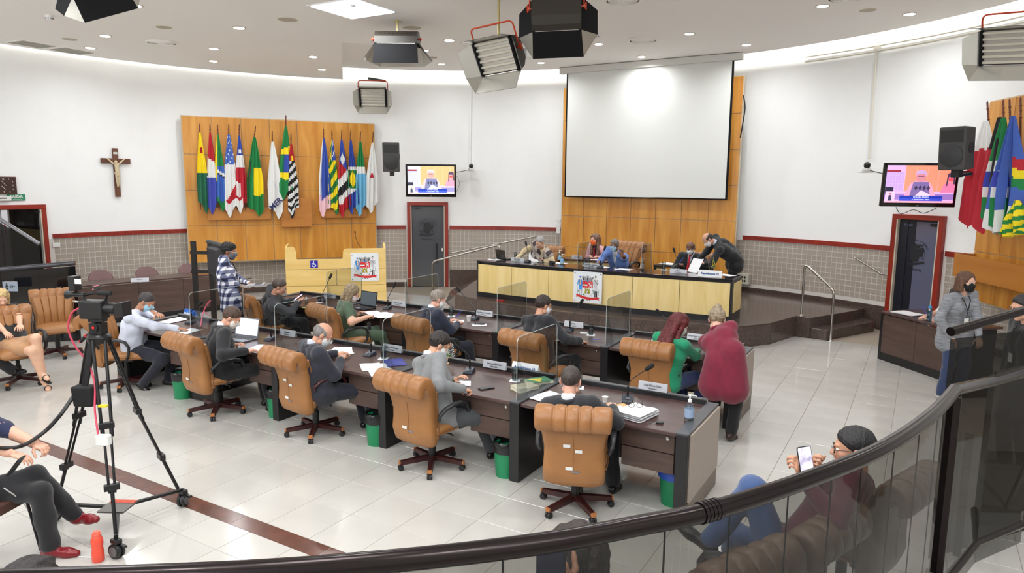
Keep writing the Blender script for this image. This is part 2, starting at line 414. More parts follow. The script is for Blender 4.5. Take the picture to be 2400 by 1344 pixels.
veneer_wall('veneer_cladding', 'tall honey veneer panel behind the projection screen and dais', (-7.56, 15.16), (-3.43, 15.16), .37, 4.86, [1]*7, [1, 1, 1, 1, 1, 1])
VR = ((0.958,13.022,1.571)[:2], (1.42, 11.55))
veneer_wall('veneer_cladding', 'honey veneer panel at right edge behind the red and blue flags', (.72, 12.98), (1.55, 11.2), .88, 3.9, [1, 1, 1], [1, 1, 1, 1])
# shelf boxes the flags stand in
def flag_box(label, P, n, x0, x1, z0, z1, d, par=None):
    P0, Q0 = Vector((*P[0], 0)), Vector((*P[1], 0)); rz = math.atan2((Q0-P0).y, (Q0-P0).x)
    t = thing('flag_shelf', label, 'flag shelf', (P0.x, P0.y, 0), rz)
    mt = wood('brown_veneer', (176, 110, 40), (192, 126, 54), 1.4, .4, 'x')
    b = MB(); b.box(((x0+x1)/2, -d, (z0+z1)/2), (x1-x0, .02, z1-z0)); b.build('front_board', mt, t)
    b = MB(); b.box(((x0+x1)/2, -d/2, z0+.01), (x1-x0-.04, d-.02, .02)); b.build('bottom_board', mt, t)
    for x in (x0+.01, x1-.01):
        b = MB(); b.box((x, -d/2, (z0+z1)/2), (.02, d-.02, z1-z0)); b.build('side_board', mt, t)
flag_box('low wide veneer box holding the six left flags', VP_L, 0, .42, 1.75, 1.76, 2.04, .12)
flag_box('tall square veneer box holding the three central flags', VP_L, 0, 1.98, 2.66, 1.58, 2.25, .13)
flag_box('low wide veneer box holding the six right flags', VP_L, 0, 2.90, 3.96, 1.78, 2.06, .12)
flag_box('veneer box holding the flags at the right edge', ((.72, 12.98), (1.55, 11.2)), 0, .05, 1.9, 1.25, 1.6, .3)
# ---- doors
def door_frame(n, ac, wd, z1, leaf=None):
    """frame local: x along wall, y into the room"""
    p = arc_pt(ac, RW-.03)
    t = bpy.data.objects.new('door_%d' % n, None); COL.objects.link(t); t.location = (p[0], p[1], 0); t.rotation_euler = (0, 0, ac-PI/2); t['kind'] = 'structure'
    f = .085
    for sx in (-1, 1):
        b = MB(); b.box((sx*(wd/2-f/2), 0, z1/2), (f, .12, z1)); b.build('jamb', M_red, t, bevel=.004)
        b = MB(); b.box((sx*(wd/2-f-.012), .0, (z1-f)/2), (.024, .10, z1-f)); b.build('frame_strip', mat('cream_strip', (206, 196, 176), .5), t)
    b = MB(); b.box((0, 0, z1-f/2), (wd-.002, .125, f)); b.build('lintel', M_redx, t, bevel=.004)
    return t
# emblem drawn as thin cut shapes: unit square, x right, y up
def emblem(b, mono=None, t0=.0, th=.002):
    """adds shapes to b (local x right, z up, facing -y); colours from print attribute"""
    def P(poly, col, lift=1):
        A = sum(poly[i][0]*poly[(i+1) % len(poly)][1]-poly[(i+1) % len(poly)][0]*poly[i][1] for i in range(len(poly)))
        if A < 0: poly = poly[::-1]
        if mono: col = mono if sum(col) < 600 else None
        if col is None: return
        y = t0-th*lift; n = len(poly)
        b.add([(p[0]-.5, y, p[1]-.5) for p in poly], [tuple(range(n))], 0, None, col)
    K = (40, 40, 44); G = (150, 150, 156); RD = (214, 44, 48); BL = (58, 132, 210); W_ = (236, 236, 240); OL = (160, 152, 40); SK = (216, 184, 140); GR = (50, 110, 70)
    def ell(cx, cy, rx, ry, col, lift=1, n=12): P([(cx+rx*math.cos(2*PI*i/n), cy+ry*math.sin(2*PI*i/n)) for i in range(n)], col, lift)
    def bar(x0, y0, x1, y1, w_, col, lift=1):
        d = Vector((x1-x0, y1-y0)); d.normalize(); nx, ny = -d.y*w_/2, d.x*w_/2
        P([(x0+nx, y0+ny), (x0-nx, y0-ny), (x1-nx, y1-ny), (x1+nx, y1+ny)], col, lift)
    # mural crown of five towers
    P([(.33, .74), (.67, .74), (.72, .86), (.28, .86)], G, 1)
    for x, w_, h_ in ((.27, .07, .90), (.36, .06, .89), (.46, .09, .92), (.58, .06, .89), (.66, .08, .90)):
        P([(x, .82), (x+w_, .82), (x+w_, h_), (x, h_)], G, 1.1)
        for k in range(2): P([(x+k*w_*.6, h_), (x+k*w_*.6+w_*.4, h_), (x+k*w_*.6+w_*.4, h_+.02), (x+k*w_*.6, h_+.02)], G, 1.1)
    for x in (.31, .48, .66): P([(x, .76), (x+.035, .76), (x+.035, .85), (x, .85)], K, 1.4)
    bar(.30, .86, .35, .74, .012, K, 1.4); bar(.70, .86, .65, .74, .012, K, 1.4)
    # shield
    sh = [(.29, .73), (.71, .73), (.71, .38), (.68, .27), (.60, .20), (.5, .17), (.40, .20), (.32, .27), (.29, .38)]
    P([(.5+(x-.5)*1.03, .45+(y-.45)*1.02) for x, y in sh], (120, 120, 126), 1); P(sh, W_, 1.3)
    P([(.29, .73), (.71, .73), (.71, .48), (.29, .48)], RD, 1.6)
    P([(.30, .60), (.50, .60), (.49, .55), (.30, .56)], W_, 1.9); ell(.42, .62, .04, .012, GR, 2.1)
    P([(.47, .77), (.54, .77), (.54, .72), (.505, .69), (.47, .72)], BL, 2.2)
    bar(.54, .68, .62, .56, .03, W_, 2); bar(.62, .62, .66, .50, .02, W_, 2); bar(.60, .58, .55, .49, .018, W_, 2); bar(.66, .54, .67, .66, .014, W_, 2); ell(.61, .68, .025, .02, W_, 2)
    P([(.38, .26), (.61, .26), (.585, .42), (.405, .42)], OL, 1.8)
    for x in (.385, .47, .555): P([(x, .42), (x+.05, .42), (x+.05, .45), (x, .45)], OL, 1.8)
    P([(.465, .26), (.525, .26), (.525, .34), (.495, .37), (.465, .34)], W_, 2.1); bar(.495, .26, .495, .32, .02, K, 2.4)
    # left figure in blue coat
    ell(.20, .88, .06, .03, BL, 1.6); ell(.20, .84, .028, .035, SK, 1.4); P([(.13, .78), (.27, .78), (.29, .56), (.24, .52), (.16, .52), (.12, .58)], BL, 1.3)
    P([(.185, .78), (.225, .78), (.235, .58), (.175, .58)], SK, 1.6); bar(.13, .77, .08, .58, .03, BL, 1.3); bar(.07, .58, .09, .22, .01, K, 1.3)
    P([(.14, .54), (.28, .54), (.27, .40), (.15, .40)], (70, 150, 230), 1.5); bar(.175, .40, .175, .20, .035, (200, 200, 206), 1.4); bar(.245, .40, .245, .20, .035, (200, 200, 206), 1.4)
    bar(.165, .40, .165, .18, .008, K, 1.7); bar(.255, .40, .255, .18, .008, K, 1.7); ell(.175, .19, .025, .02, K, 1.8); ell(.245, .185, .025, .02, K, 1.8)
    # right figure in white tunic and black boots
    P([(.78, .88), (.86, .88), (.87, .92), (.82, .97), (.79, .93)], K, 1.3); ell(.83, .90, .035, .03, (190, 190, 196), 1.5); ell(.82, .85, .026, .03, SK, 1.5)
    P([(.75, .80), (.91, .80), (.90, .62), (.88, .50), (.78, .50), (.76, .62)], (198, 198, 204), 1.3); bar(.78, .79, .90, .64, .02, K, 1.7); bar(.75, .79, .74, .60, .02, (170, 170, 176), 1.5); bar(.92, .79, .93, .62, .02, (170, 170, 176), 1.5)
    bar(.76, .80, .80, .80, .016, OL, 1.8); bar(.87, .80, .92, .80, .016, OL, 1.8)
    P([(.785, .50), (.90, .50), (.89, .36), (.79, .36)], (210, 210, 214), 1.4); bar(.81, .38, .81, .15, .045, K, 1.5); bar(.875, .38, .875, .13, .045, K, 1.5); bar(.93, .50, .96, .22, .008, K, 1.3)
    for x, y in ((.75, .30), (.74, .38), (.36, .20), (.33, .23), (.68, .19), (.95, .36), (.13, .33)): ell(x, y, .03, .02, GR, 1.5, 7)
    # ribbon
    P([(.02, .20), (.10, .21), (.30, .16), (.5, .13), (.70, .13), (.92, .16), (1.0, .13), (.96, .09), (1.0, .03), (.86, .06), (.70, .03), (.5, .03), (.30, .07), (.12, .12), (.02, .10), (.06, .15)], RD, 2.2)
    for x in (.40, .50, .60): ell(x, .01, .03, .015, GR if x != .5 else K, 1.5, 7)
def emblem_board(parent, M, size, name='emblem_board'):
    b = MB(); b.M = M; b.box((0, 0, 0), (size, .012, size*1.02)); bo = b.build(name, mat('white_acrylic', (236, 240, 244), .25), parent)
    b = MB(); b.M = M @ T(0, -.0065, 0) @ Matrix.Diagonal((size*.86, 1, size*.86, 1)); emblem(b, th=.0006); b.build('coat_of_arms', painted('print_matt'), bo)
    b = MB()
    for sx in (-1, 1):
        for sz in (-1, 1): b.lathe([(.011, 0), (.011, .006), (.007, .009)], 0, 8, M @ T(sx*size*.45, -.006, sz*size*.45) @ R(PI/2, 'X'))
    b.build('screw_cap', M_steel, bo)
    return bo
def arch_text(parent, txt, r, size, m, M, mirror=True):
    """letters set one by one on an arc in the local x-z plane (mirrored: seen from behind the glass)"""
    n = len(txt); step = size*.78/r
    for k, ch in enumerate(txt):
        if ch == ' ': continue
        a = (k-(n-1)/2)*step*(-1 if not mirror else 1)
        MM = M @ Matrix.Rotation(-a if mirror else a, 4, 'Y') if False else M @ T(r*math.sin(-a), 0, r*math.cos(a)) @ R(-a, 'Y') @ UP
        text_mesh(ch, size, m, 'letter', parent, MM, mirror=mirror)
M_etch = mat('etched_print', (28, 30, 36), .5)
def crest_print(parent, x, y, z, s, word1='CÂMARA MUNICIPAL', word2='JACAREÍ-SP'):
    b = MB(); b.M = T(x, y, z) @ Matrix.Diagonal((-s, 1, s, 1)); emblem(b, mono=(28, 30, 36), th=.0012); e = b.build('crest_print', M_etch, parent)
    b = MB(); b.M = T(x, y-.001, z) @ Matrix.Diagonal((-s, 1, s, 1))
    arch_text(parent, word1, s*.62, s*.115, M_etch, T(x, y-.003, z-.05*s))
    text_mesh(word2, s*.14, M_etch, 'letters', parent, T(x, y-.003, z-s*.66) @ UP, mirror=True)
# centre door: closed smoked glass
ac = (A_D1a+A_D1b)/2; wd = (A_D1a-A_D1b)*RW+.02
d1 = door_frame(1, ac, wd, 2.15)
b = MB(); b.box((0, 0, 1.02), (wd-.23, .012, 2.02)); leaf = b.build('glass_leaf', M_doorglass, d1)
crest_print(leaf, -.02, -.008, 1.48, .40)
b = MB(); b.tube([(.22, -.04, .62), (.22, -.04, 1.12)], .015, 0, 8); b.tube([(.22, 0, .66), (.22, -.04, .66)], .008); b.tube([(.22, 0, 1.08), (.22, -.04, 1.08)], .008); b.build('pull_handle', M_bplastic, leaf)
b = MB(); b.box((-.26, -.02, 2.0), (.14, .05, .04)); b.build('top_hinge', M_bplastic, d1)
b = MB(); b.box((.36, -.02, .95), (.03, .03, .08)); b.build('latch_plate', M_whitep, d1)
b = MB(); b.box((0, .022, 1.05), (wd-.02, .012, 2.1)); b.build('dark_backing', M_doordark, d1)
# right door: glass leaf ajar, dark room behind
ac = (A_D2a+A_D2b)/2; wd = (A_D2a-A_D2b)*RW+.02
d2 = door_frame(2, ac, wd, 2.14)
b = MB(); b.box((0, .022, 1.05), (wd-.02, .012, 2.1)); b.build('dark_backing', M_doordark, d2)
lf = bpy.data.objects.new('leaf_hinge', None)
b = MB(); b.box((-.39, 0, 1.02), (.78, .012, 2.0)); leaf = b.build('glass_leaf', mat('grey_blue_glass', (98, 100, 122), .15, coat=.3), d2, loc=(wd/2-.11, .0, 0), rot=(0, 0, math.radians(-3)))
crest_print(leaf, -.40, -.009, 1.46, .42)
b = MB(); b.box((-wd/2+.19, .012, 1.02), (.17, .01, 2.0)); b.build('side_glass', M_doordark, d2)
text_mesh('SALA 05', .045, mat('pale_print', (130, 140, 170), .5), 'sign_print', d2, T(-wd/2+.28, -.0, 1.96) @ UP, mirror=True)
b = MB(); b.box((wd/2-.2, -.015, 1.98), (.1, .04, .05)); b.build('top_hinge', M_bplastic, d2)
# left door: red frame, dim foyer with a panelled cabinet
d3 = door_frame(3, A_D3b+1.45/2/RW, 1.45, 2.14)
b = MB(); b.box((0, -.03, 1.05), (1.43, .02, 2.1)); b.build('dark_backing', mat('dim_foyer', (132, 130, 130), .6), d3)
b = MB(); b.box((.33, -.055, 1.05), (.5, .01, 2.0)); b.build('glass_leaf', glassy('door_glass', (150, 150, 150), .94), d3)
for x in (-.28, -.12, .0):
    b = MB(); b.box((x, -.045, 1.2), (.10, .012, 1.7)); o = b.build('foyer_panel', mat('pale_board', (222, 222, 230), .5), d3)
    b = MB(); b.box((x-.01, -.053, 1.7), (.02, .004, .18)); b.build('red_print', mat('red_print', (200, 50, 50), .6), o)
b = MB(); b.box((-.36, -.045, 1.1), (.05, .02, 2.0)); b.build('foyer_post', M_red, d3)
b = MB(); b.box((.5, -.03, 2.0), (.2, .06, .05)); b.build('door_closer', M_bplastic, d3)
b = MB(); b.box((.565, -.02, 1.0), (.045, .03, 2.0)); b.build('edge_channel', mat('grey_alu', (140, 142, 144), .4, .6), d3)

# ================================================================= COUNCIL DESKS
M_desk = wood('dark_walnut_top', (66, 46, 44), (84, 62, 58), 5, .28, 'x', coat=.15)
M_drawer = wood('walnut_drawer', (72, 54, 48), (90, 70, 62), 4, .4, 'x')
M_cap = mat('graphite_edge', (70, 72, 76), .35)
M_taupe = mat('taupe_board', (164, 150, 138), .45, ns=60, na=.04)
M_lock = mat('lock_nickel', (200, 200, 195), .2, 1)
M_acr = glassy('clear_acrylic', (240, 242, 242), .955, .01)
M_edge = mat('acrylic_edge', (208, 216, 214), .25, alpha=.55)
def council_desk(x0, x1, v0, v1, label, group, right_end=False, left_end=False):
    t = thing('council_desk', label, 'desk', ((x0+x1)/2, v0, 0), 0, group); W = x1-x0; D = v1-v0
    b = MB(); b.box((0, D/2-.01, .705), (W-.1, D-.06, .03)); b.build('tabletop', M_desk, t, bevel=.004)
    b = MB(); b.box((0, D-.12, .40), (W-.1, .02, .58)); b.build('modesty_panel', M_drawer, t)
    b = MB(); b.box((0, D-.035, .728), (W-.1, .045, .066)); lo = b.build('rear_ledge', M_black, t, bevel=.003)
    b = MB(); b.box((0, D-.035, .764), (W-.1, .05, .006)); b.build('ledge_cap', M_cap, lo)
    px = W/2-.30
    b = MB(); b.box((px, .36, .515), (.44, .50, .345)); pd = b.build('drawer_unit', M_drawer, t)
    for k, (z0, z1) in enumerate(((.515, .685), (.345, .511))):
        b = MB(); b.box((px, .10, (z0+z1)/2), (.436, .018, z1-z0-.006)); dr = b.build('drawer', M_drawer, t, bevel=.002)
        if k == 0:
            b = MB(); b.lathe([(.014, 0), (.014, .006), (.006, .008)], 0, 10, T(px+.16, .091, z1-.045) @ R(PI/2, 'X')); b.build('lock', M_lock, dr)
    def side(x):
        b = MB(); b.box((x, D/2, .36), (.095, D, .72)); s_ = b.build('side_panel', M_black, t, bevel=.004)
        b = MB(); b.box((x, D/2, .727), (.10, D+.004, .014)); b.build('panel_cap', M_cap, s_, bevel=.003)
        return s_
    side(W/2)
    if left_end: side(-W/2)
    if right_end:
        b = MB(); b.box((W/2+.056, D/2+.02, .44), (.02, D-.06, .55)); b.build('outer_board', M_taupe, t, bevel=.002)
        b = MB(); b.box((W/2+.053, D/2+.02, .08), (.014, D-.06, .15)); b.build('kick_board', mat('dark_taupe', (120, 108, 98), .5), t)
    return t
XA = [-8.95, -7.44, -5.97, -4.44, -2.93, -1.45]
XB = [-9.12, -7.60, -6.10, -4.60, -3.10, -1.65]
dl = ['at the left end of the near row, with the blue party sign', 'second from left in the near row, with the open laptop', 'in the middle of the near row, strewn with white papers', 'in the near row with two small flags and a black phone', 'at the right end of the near row, with sanitizer and car key']
du = ['at the left end of the far row, beside the podium', 'second from left in the far row, with a black laptop', 'in the middle of the far row, with a phone on white paper', 'in the far row in front of the city crest, nearly bare', 'at the right end of the far row, where two women lean']
for i in range(5): council_desk(XA[i], XA[i+1], 5.03, 5.93, 'dark walnut desk '+dl[i], 'council desks in two rows', i == 4, i == 0)
for i in range(5): council_desk(XB[i], XB[i+1], 7.40, 8.32, 'dark walnut desk '+du[i], 'council desks in two rows', i == 4, i == 0)
def rrect(w_, h_, r, n=4, corners=(0, 0, 1, 1)):
    pts = []
    for k, (cx, cy, a0) in enumerate(((0, 0, PI), (w_, 0, 1.5*PI), (w_, h_, 0), (0, h_, PI/2))):
        if corners[k]:
            ccx = cx+(r if cx == 0 else -r); ccy = cy+(r if cy == 0 else -r)
            pts += [(ccx+r*math.cos(a0+i*PI/2/n), ccy+r*math.sin(a0+i*PI/2/n)) for i in range(n+1)]
        else: pts.append((cx, cy))
    return pts
def shield(x, v0, L_, h_, z, label, rz=PI/2):
    """clear acrylic screen standing on a divider, rounded top corners, folded feet"""
    t = thing('acrylic_screen', label, 'acrylic screen', (x, v0, z), rz, 'clear acrylic screens between the desks')
    o = rrect(L_, h_, .05)
    b = MB(); b.prism(o, -.0025, .0025, 0, R(PI/2, 'X')); b.build('sheet', M_acr, t)
    b = MB(); b.tube([(p[0], 0, p[1]) for p in o[1:]+o[:1]], .0035, 0, 4); b.build('polished_edge', M_edge, t)
    for xx, s in ((.0, 1), (L_, -1)):
        b = MB()
        b.hull([(xx, -.002, 0), (xx+s*.10, -.07, 0), (xx+s*.10, -.066, 0), (xx, .002, 0)], [(xx, -.002, h_*.8), (xx+s*.004, -.004, h_*.8), (xx+s*.004, -.002, h_*.8), (xx, .002, h_*.8)])
        b.build('folded_foot', M_acr, t)
for x, s in zip(XA[1:5], ['beside the man in the white shirt', 'between the laptop and the grey-haired man', 'left of the man in the light grey suit', 'between the grey suit and the nearest chair']):
    shield(x, 5.07, .76, .56, .735, 'clear rounded acrylic screen '+s)
for x, s in zip(XB[1:5], ['left of the woman in the green blouse', 'between the green blouse and the navy suit', 'in front of the dais desk left of the crest', 'in front of the dais desk right of the crest']):
    shield(x, 7.44, .76, .56, .735, 'clear rounded acrylic screen '+s)

# ================================================================= LEATHER CHAIRS
M_lea = mat('tan_leather', (160, 110, 64), .42, ns=5, na=.10, bump=.12, bs=240)
M_lea2 = mat('tan_leather_roll', (154, 105, 62), .36, ns=5, na=.14, bump=.08, bs=200)
M_lead = mat('dark_brown_leather', (96, 74, 58), .35, ns=5, na=.15)
M_basew = mat('mahogany_base', (56, 26, 24), .3, ns=10, na=.3)
M_tip = mat('worn_wood_tip', (176, 112, 62), .5)
M_arm = mat('black_arm_plastic', (36, 37, 40), .38)
M_armw = mat('mahogany_arm', (58, 24, 24), .28)
M_cast = mat('caster_rubber', (30, 31, 33), .5)
M_seam = mat('leather_seam', (134, 90, 52), .6)
M_lab = mat('asset_label', (226, 226, 222), .5)
M_lab2 = mat('asset_plate', (140, 142, 148), .4, .5)
def chair_meshes(leather, roll):
    P = {}
    path = [(-.175, .33, .05, .225), (-.215, .345, .07, .24), (-.235, .42, .075, .243), (-.23, .52, .075, .235), (-.235, .61, .07, .232), (-.255, .70, .066, .245), (-.282, .78, .064, .262), (-.312, .85, .062, .275)]
    rollp = [(-.30, .80, .040, .270), (-.318, .87, .062, .283), (-.345, .915, .062, .288), (-.385, .925, .058, .288), (-.418, .90, .052, .286), (-.43, .86, .046, .284), (-.424, .82, .034, .280), (-.405, .795, .018, .274)]
    def st(pp, fn=None):
        out = []
        for i, (y, z, th, hw) in enumerate(pp):
            y0, z0 = pp[max(i-1, 0)][:2]; y1, z1 = pp[min(i+1, len(pp)-1)][:2]
            d = Vector((0, y1-y0, z1-z0)).normalized(); nrm = Vector((0, d.z, -d.y))
            out.append(((0, y, z), (1, 0, 0), nrm, hw, th, fn))
        return out
    def dens(pp, k=3):
        out = []
        for i in range(len(pp)-1):
            for j in range(k):
                u_ = j/k; out.append(tuple(pp[i][q]*(1-u_)+pp[i+1][q]*u_ for q in range(4)))
        return out+[pp[-1]]
    b = MB(); v, f = loft(st(dens(path, 3)), 28); b.add(v, f)
    P['backrest'] = b.mesh('backrest', leather, True, 1.2)
    # channelled front cushion, five pads
    b = MB(); fr = [(y+.062, z+.02, .024, hw-.02) for y, z, th, hw in path[1:]]
    for k in range(5):
        stt = []
        for i, (y, z, th, hw) in enumerate(dens(fr, 2)):
            stt.append(((hw*2*(k-2)/5, y, z), (1, 0, 0), (0, 1, .25), hw/5*1.02, .026, None))
        v, f = loft(stt, 14); b.add(v, f)
    P['cushion'] = b.mesh('channelled_cushion', leather, True, 1.0)
    b = MB()
    core = dens([(y, z, th*.80, hw*.985) for y, z, th, hw in rollp], 2); v, f = loft(st(core), 24); b.add(v, f)
    ws = (.25, .165, .17, .165, .25); x = -.5
    for k in range(5):
        c = x+ws[k]/2; x += ws[k]; stt = []
        for i, (y, z, th, hw) in enumerate(dens(rollp, 2)):
            y0 = (rollp+[rollp[-1]])[0]
            stt.append([(c*2*hw, y, z), None, None, ws[k]*hw*1.05, th])
        for i, s_ in enumerate(stt):
            a, e = stt[max(i-1, 0)][0], stt[min(i+1, len(stt)-1)][0]
            d = Vector((0, e[1]-a[1], e[2]-a[2])).normalized(); s_[1] = (1, 0, 0); s_[2] = Vector((0, d.z, -d.y)); s_.append(None)
        v, f = loft([tuple(s_) for s_ in stt], 20, .34); b.add(v, f)
    P['headroll'] = b.mesh('head_roll', roll, True, 1.0)
    b = MB(); ss = []
    for y, z, th, hw in dens([(-.20, .425, .05, .20), (-.17, .43, .062, .238), (0, .435, .066, .25), (.16, .44, .066, .25), (.25, .435, .056, .24), (.285, .415, .03, .22)], 2):
        ss.append(((0, y, z), (1, 0, 0), (0, 0, 1), hw, th, None))
    v, f = loft(ss, 26); b.add(v, f); P['seat'] = b.mesh('seat', leather, True, 1.2)
    b = MB()
    for sx in (-1, 1): b.tube([(sx*.245, -.16, .405), (sx*.255, 0, .41), (sx*.252, .2, .415), (sx*.2, .28, .405), (0, .295, .405)], .006, 0, 5)
    for sx in (-1, 1): b.tube([(sx*.238, -.17, .42), (sx*.232, -.165, .55), (sx*.25, -.2, .70), (sx*.28, -.24, .82)], .006, 0, 5)
    b.tube([(0, -.312, .42), (0, -.307, .55), (0, -.323, .70), (0, -.350, .79)], .0018, 0, 4)
    P['piping'] = b.mesh('piping', M_seam, True)
    b = MB(); b.box((0, 0, .36), (.2, .24, .035)); b.box((0, -.13, .37), (.09, .2, .02)); b.lathe([(.034, .1), (.034, .25), (.024, .25), (.024, .35)], 0, 14); b.tube([(.1, .02, .355), (.2, .03, .35), (.23, .03, .34)], .008)
    P['column'] = b.mesh('gas_column', M_bplastic, True)
    # one leg of the star base, and a caster
    b = MB(); b.hull([(.02, -.03, .075), (.31, -.024, .055), (.31, .024, .055), (.02, .03, .075)], [(.02, -.026, .118), (.31, -.018, .09), (.31, .018, .09), (.02, .026, .118)])
    P['base_leg'] = b.mesh('base_leg', M_basew)
    b = MB(); b.box((.306, 0, .0745), (.012, .044, .033)); P['leg_tip'] = b.mesh('leg_tip', M_tip)
    b = MB()
    for s in (-1, 1): b.lathe([(.012, -.011), (.024, -.009), (.027, 0), (.024, .009), (.012, .011)], 0, 12, T(.295, s*.014, .027) @ R(PI/2, 'X'))
    b.box((.29, 0, .045), (.03, .016, .03)); P['caster'] = b.mesh('caster', M_cast, True)
    def arm(m, k):
        out = []
        for s in (-1, 1):
            b = MB(); pts = [(s*.262, -.19, .55), (s*.285, -.205, .60), (s*.292, -.14, .645), (s*.295, -.04, .662), (s*.295, .06, .66), (s*.292, .135, .635), (s*.288, .175, .57), (s*.282, .165, .48), (s*.262, .13, .41), (s*.235, .1, .40)]
            b.tube(pts, [.018, .022, .024, .026, .026, .025, .022, .02, .02, .016], 0, 8, sx=.75)
            out.append(b.mesh('armrest', m, True, 1.2))
        return out
    P['arm'] = arm(M_arm, 0); P['armw'] = arm(M_armw, 1)
    b = MB(); b.box((0, 0, 0), (.055, .002, .024)); P['lab'] = b.mesh('asset_label', M_lab); b = MB(); b.box((0, 0, 0), (.06, .002, .014)); P['lab2'] = b.mesh('asset_plate', M_lab2)
    return P
CH = chair_meshes(M_lea, M_lea2)
CHD = None
def exec_chair(x, y, rz, label, group='tan leather swivel chairs', z=0, star=.3, wood_arm=False, labels=((-.04, .46), (.03, .435)), P=None):
    P = P or CH
    t = thing('office_chair', label, 'chair', (x, y, z), rz, group)
    link('seat', P['seat'], t); br = link('backrest', P['backrest'], t); link('piping', P['piping'], br); link('channelled_cushion', P['cushion'], br); link('head_roll', P['headroll'], br)
    for m in (P['armw'] if wood_arm else P['arm']): link('armrest', m, t)
    link('gas_column', P['column'], t)
    for k in range(5):
        l = link('leg', P['base_leg'], t, rot=(0, 0, star+k*2*PI/5)); link('leg_tip', P['leg_tip'], l); link('caster', P['caster'], l)
    for i, (lx, lz) in enumerate(labels):
        o = link('asset_label' if i != len(labels)-1 else 'asset_plate', P['lab'] if i != len(labels)-1 else P['lab2'], br, (lx, -.3135 - (.004 if lz > .6 else 0) + (.012 if lz > .5 else 0)*0, lz), (-.05, 0, 0))
    return t
CHAIRS_A = [(-8.62, 4.94, -.95, 'tan leather chair of the man in the white shirt, half behind the camera tripod'), (-6.735, 4.87, -.12, 'tan leather chair behind the man in the black suit with the laptop'),
  (-5.30, 4.98, -.14, 'tan leather chair with reddish wooden arms behind the grey-haired man'), (-3.747, 4.93, -.10, 'tan leather chair behind the man in the light grey suit'), (-2.255, 4.871, .36, 'nearest tan leather chair, at the right end of the near row')]
STAR = [.1, .55, .45, .35, .25]
for i, (x, y, rz, lab) in enumerate(CHAIRS_A):
    exec_chair(x, y, rz, lab, star=STAR[i], wood_arm=(i == 2), labels=((-.04, .46), (.03, .435)) if i not in (2, 4) else ((-.05, .64), (.04, .60), (-.03, .46), (.02, .435)))
CHAIRS_B = [(-8.45, 7.05, -.28, 'tan leather chair of the man with glasses, left end of the far row'), (-6.78, 6.98, -.30, 'tan leather chair of the woman in the green blouse'), (-5.30, 7.02, -.22, 'tan leather chair behind the navy suit, seen through acrylic'),
  (-3.72, 7.0, -.16, 'tan leather chair behind the man in the black jacket'), (-2.40, 7.32, -.05, 'tan leather chair pushed back beside the red-haired woman')]
for i, (x, y, rz, lab) in enumerate(CHAIRS_B):
    exec_chair(x, y, rz, lab, star=.2*i, labels=((-.04, .62), (.03, .45)) if i == 0 else ((.0, .46),)*0)
# chairs of the seated public and the dais
exec_chair(-11.0, 5.30, math.radians(-112), 'empty tan leather chair turned to the room, left of the tripod', 'tan leather visitor chairs at the left', star=.5, labels=())
exec_chair((-9.86,4.257,0.5)[0], (-9.86,4.257,0.5)[1], math.radians(-100), 'tan leather chair of the long-haired blonde woman at far left', 'tan leather visitor chairs at the left', star=.9, labels=())
exec_chair(-6.72, 12.62, PI-.1, 'tan leather chair behind the old man on the dais', 'tan leather chairs on the dais', z=.36, labels=())
c_ = exec_chair(-5.10, 12.85, PI-.15, 'high tan leather chair behind the man in the blue blazer', 'tan leather chairs on the dais', z=.36, labels=()); c_.scale = (1.12, 1.1, 1.16)
exec_chair(-3.75, 13.1, PI-.2, 'tan leather chair of the man with the red tie', 'tan leather chairs on the dais', z=.36, labels=())
CHD = chair_meshes(M_lead, M_lead)
f1 = (0.068,4.48,0.9); f2 = (-0.289,3.64,0.9); f3 = (-0.556,3.082,0.9)
for (fx, fy, _), rz_, lab in ((f1, 1.23, 'empty dark brown leather chair seen through the glass, farthest from the camera'), (f2, 1.23, 'dark brown leather chair of the man filming with his phone'), (f3, 1.1, 'dark brown leather chair at the bottom edge below the railing')):
    exec_chair(fx+.36*-math.sin(rz_), fy+.36*math.cos(rz_), rz_, lab, 'dark leather chairs below the near railing', star=.4, labels=(), P=CHD)

# ================================================================= DAIS DESK
DS = thing('dais_desk', 'long curved maple desk with black frame and city crest on the dais', 'desk', (0, 0, 0))
FV = lambda x: 11.60-.13*(1-((x+5.14)/2.5)**2)
xs = [-7.62+i*4.97/6 for i in range(7)]
for i in range(6):
    a, c = Vector((xs[i], FV(xs[i]), 0)), Vector((xs[i+1], FV(xs[i+1]), 0)); m_ = (a+c)/2; L_ = (c-a).length; an = math.atan2((c-a).y, (c-a).x)
    b = MB(); b.box((0, 0, .74), (L_-.008, .02, .56)); b.build('front_panel', M_maple, DS, loc=m_, rot=(0, 0, an), bevel=.002)
    b = MB(); b.box((0, .01, .42), (L_+.004, .03, .12)); b.box((0, .035, .74), (L_+.004, .02, .64)); b.build('black_frame', M_black, DS, loc=m_, rot=(0, 0, an))
b = MB(); fr = [(x-.0, FV(x)-.02) for x in [xs[0]-.03+i*(xs[-1]-xs[0]+.06)/12 for i in range(13)]]; bk = [(x, y+.66) for x, y in fr][::-1]
b.prism(fr+bk, 1.06, 1.09); b.build('worktop', mat('dark_glossy_top', (40, 34, 38), .15, coat=.3), DS, bevel=.004)
b = MB(); b.box((xs[0]+.0, FV(xs[0])+.33, .71), (.06, .68, .70)); b.build('end_panel', M_black, DS)
b = MB(); b.box((xs[-1]+.0, FV(xs[-1])+.33, .71), (.06, .68, .70)); ep = b.build('end_panel', M_black, DS)
b = MB(); b.box((xs[-1]+.035, FV(xs[-1])+.36, .76), (.014, .52, .5)); b.build('end_inset', M_maple, ep)
emblem_board(DS, T(-5.14, 11.425, .77) @ R(math.radians(0)), .56)
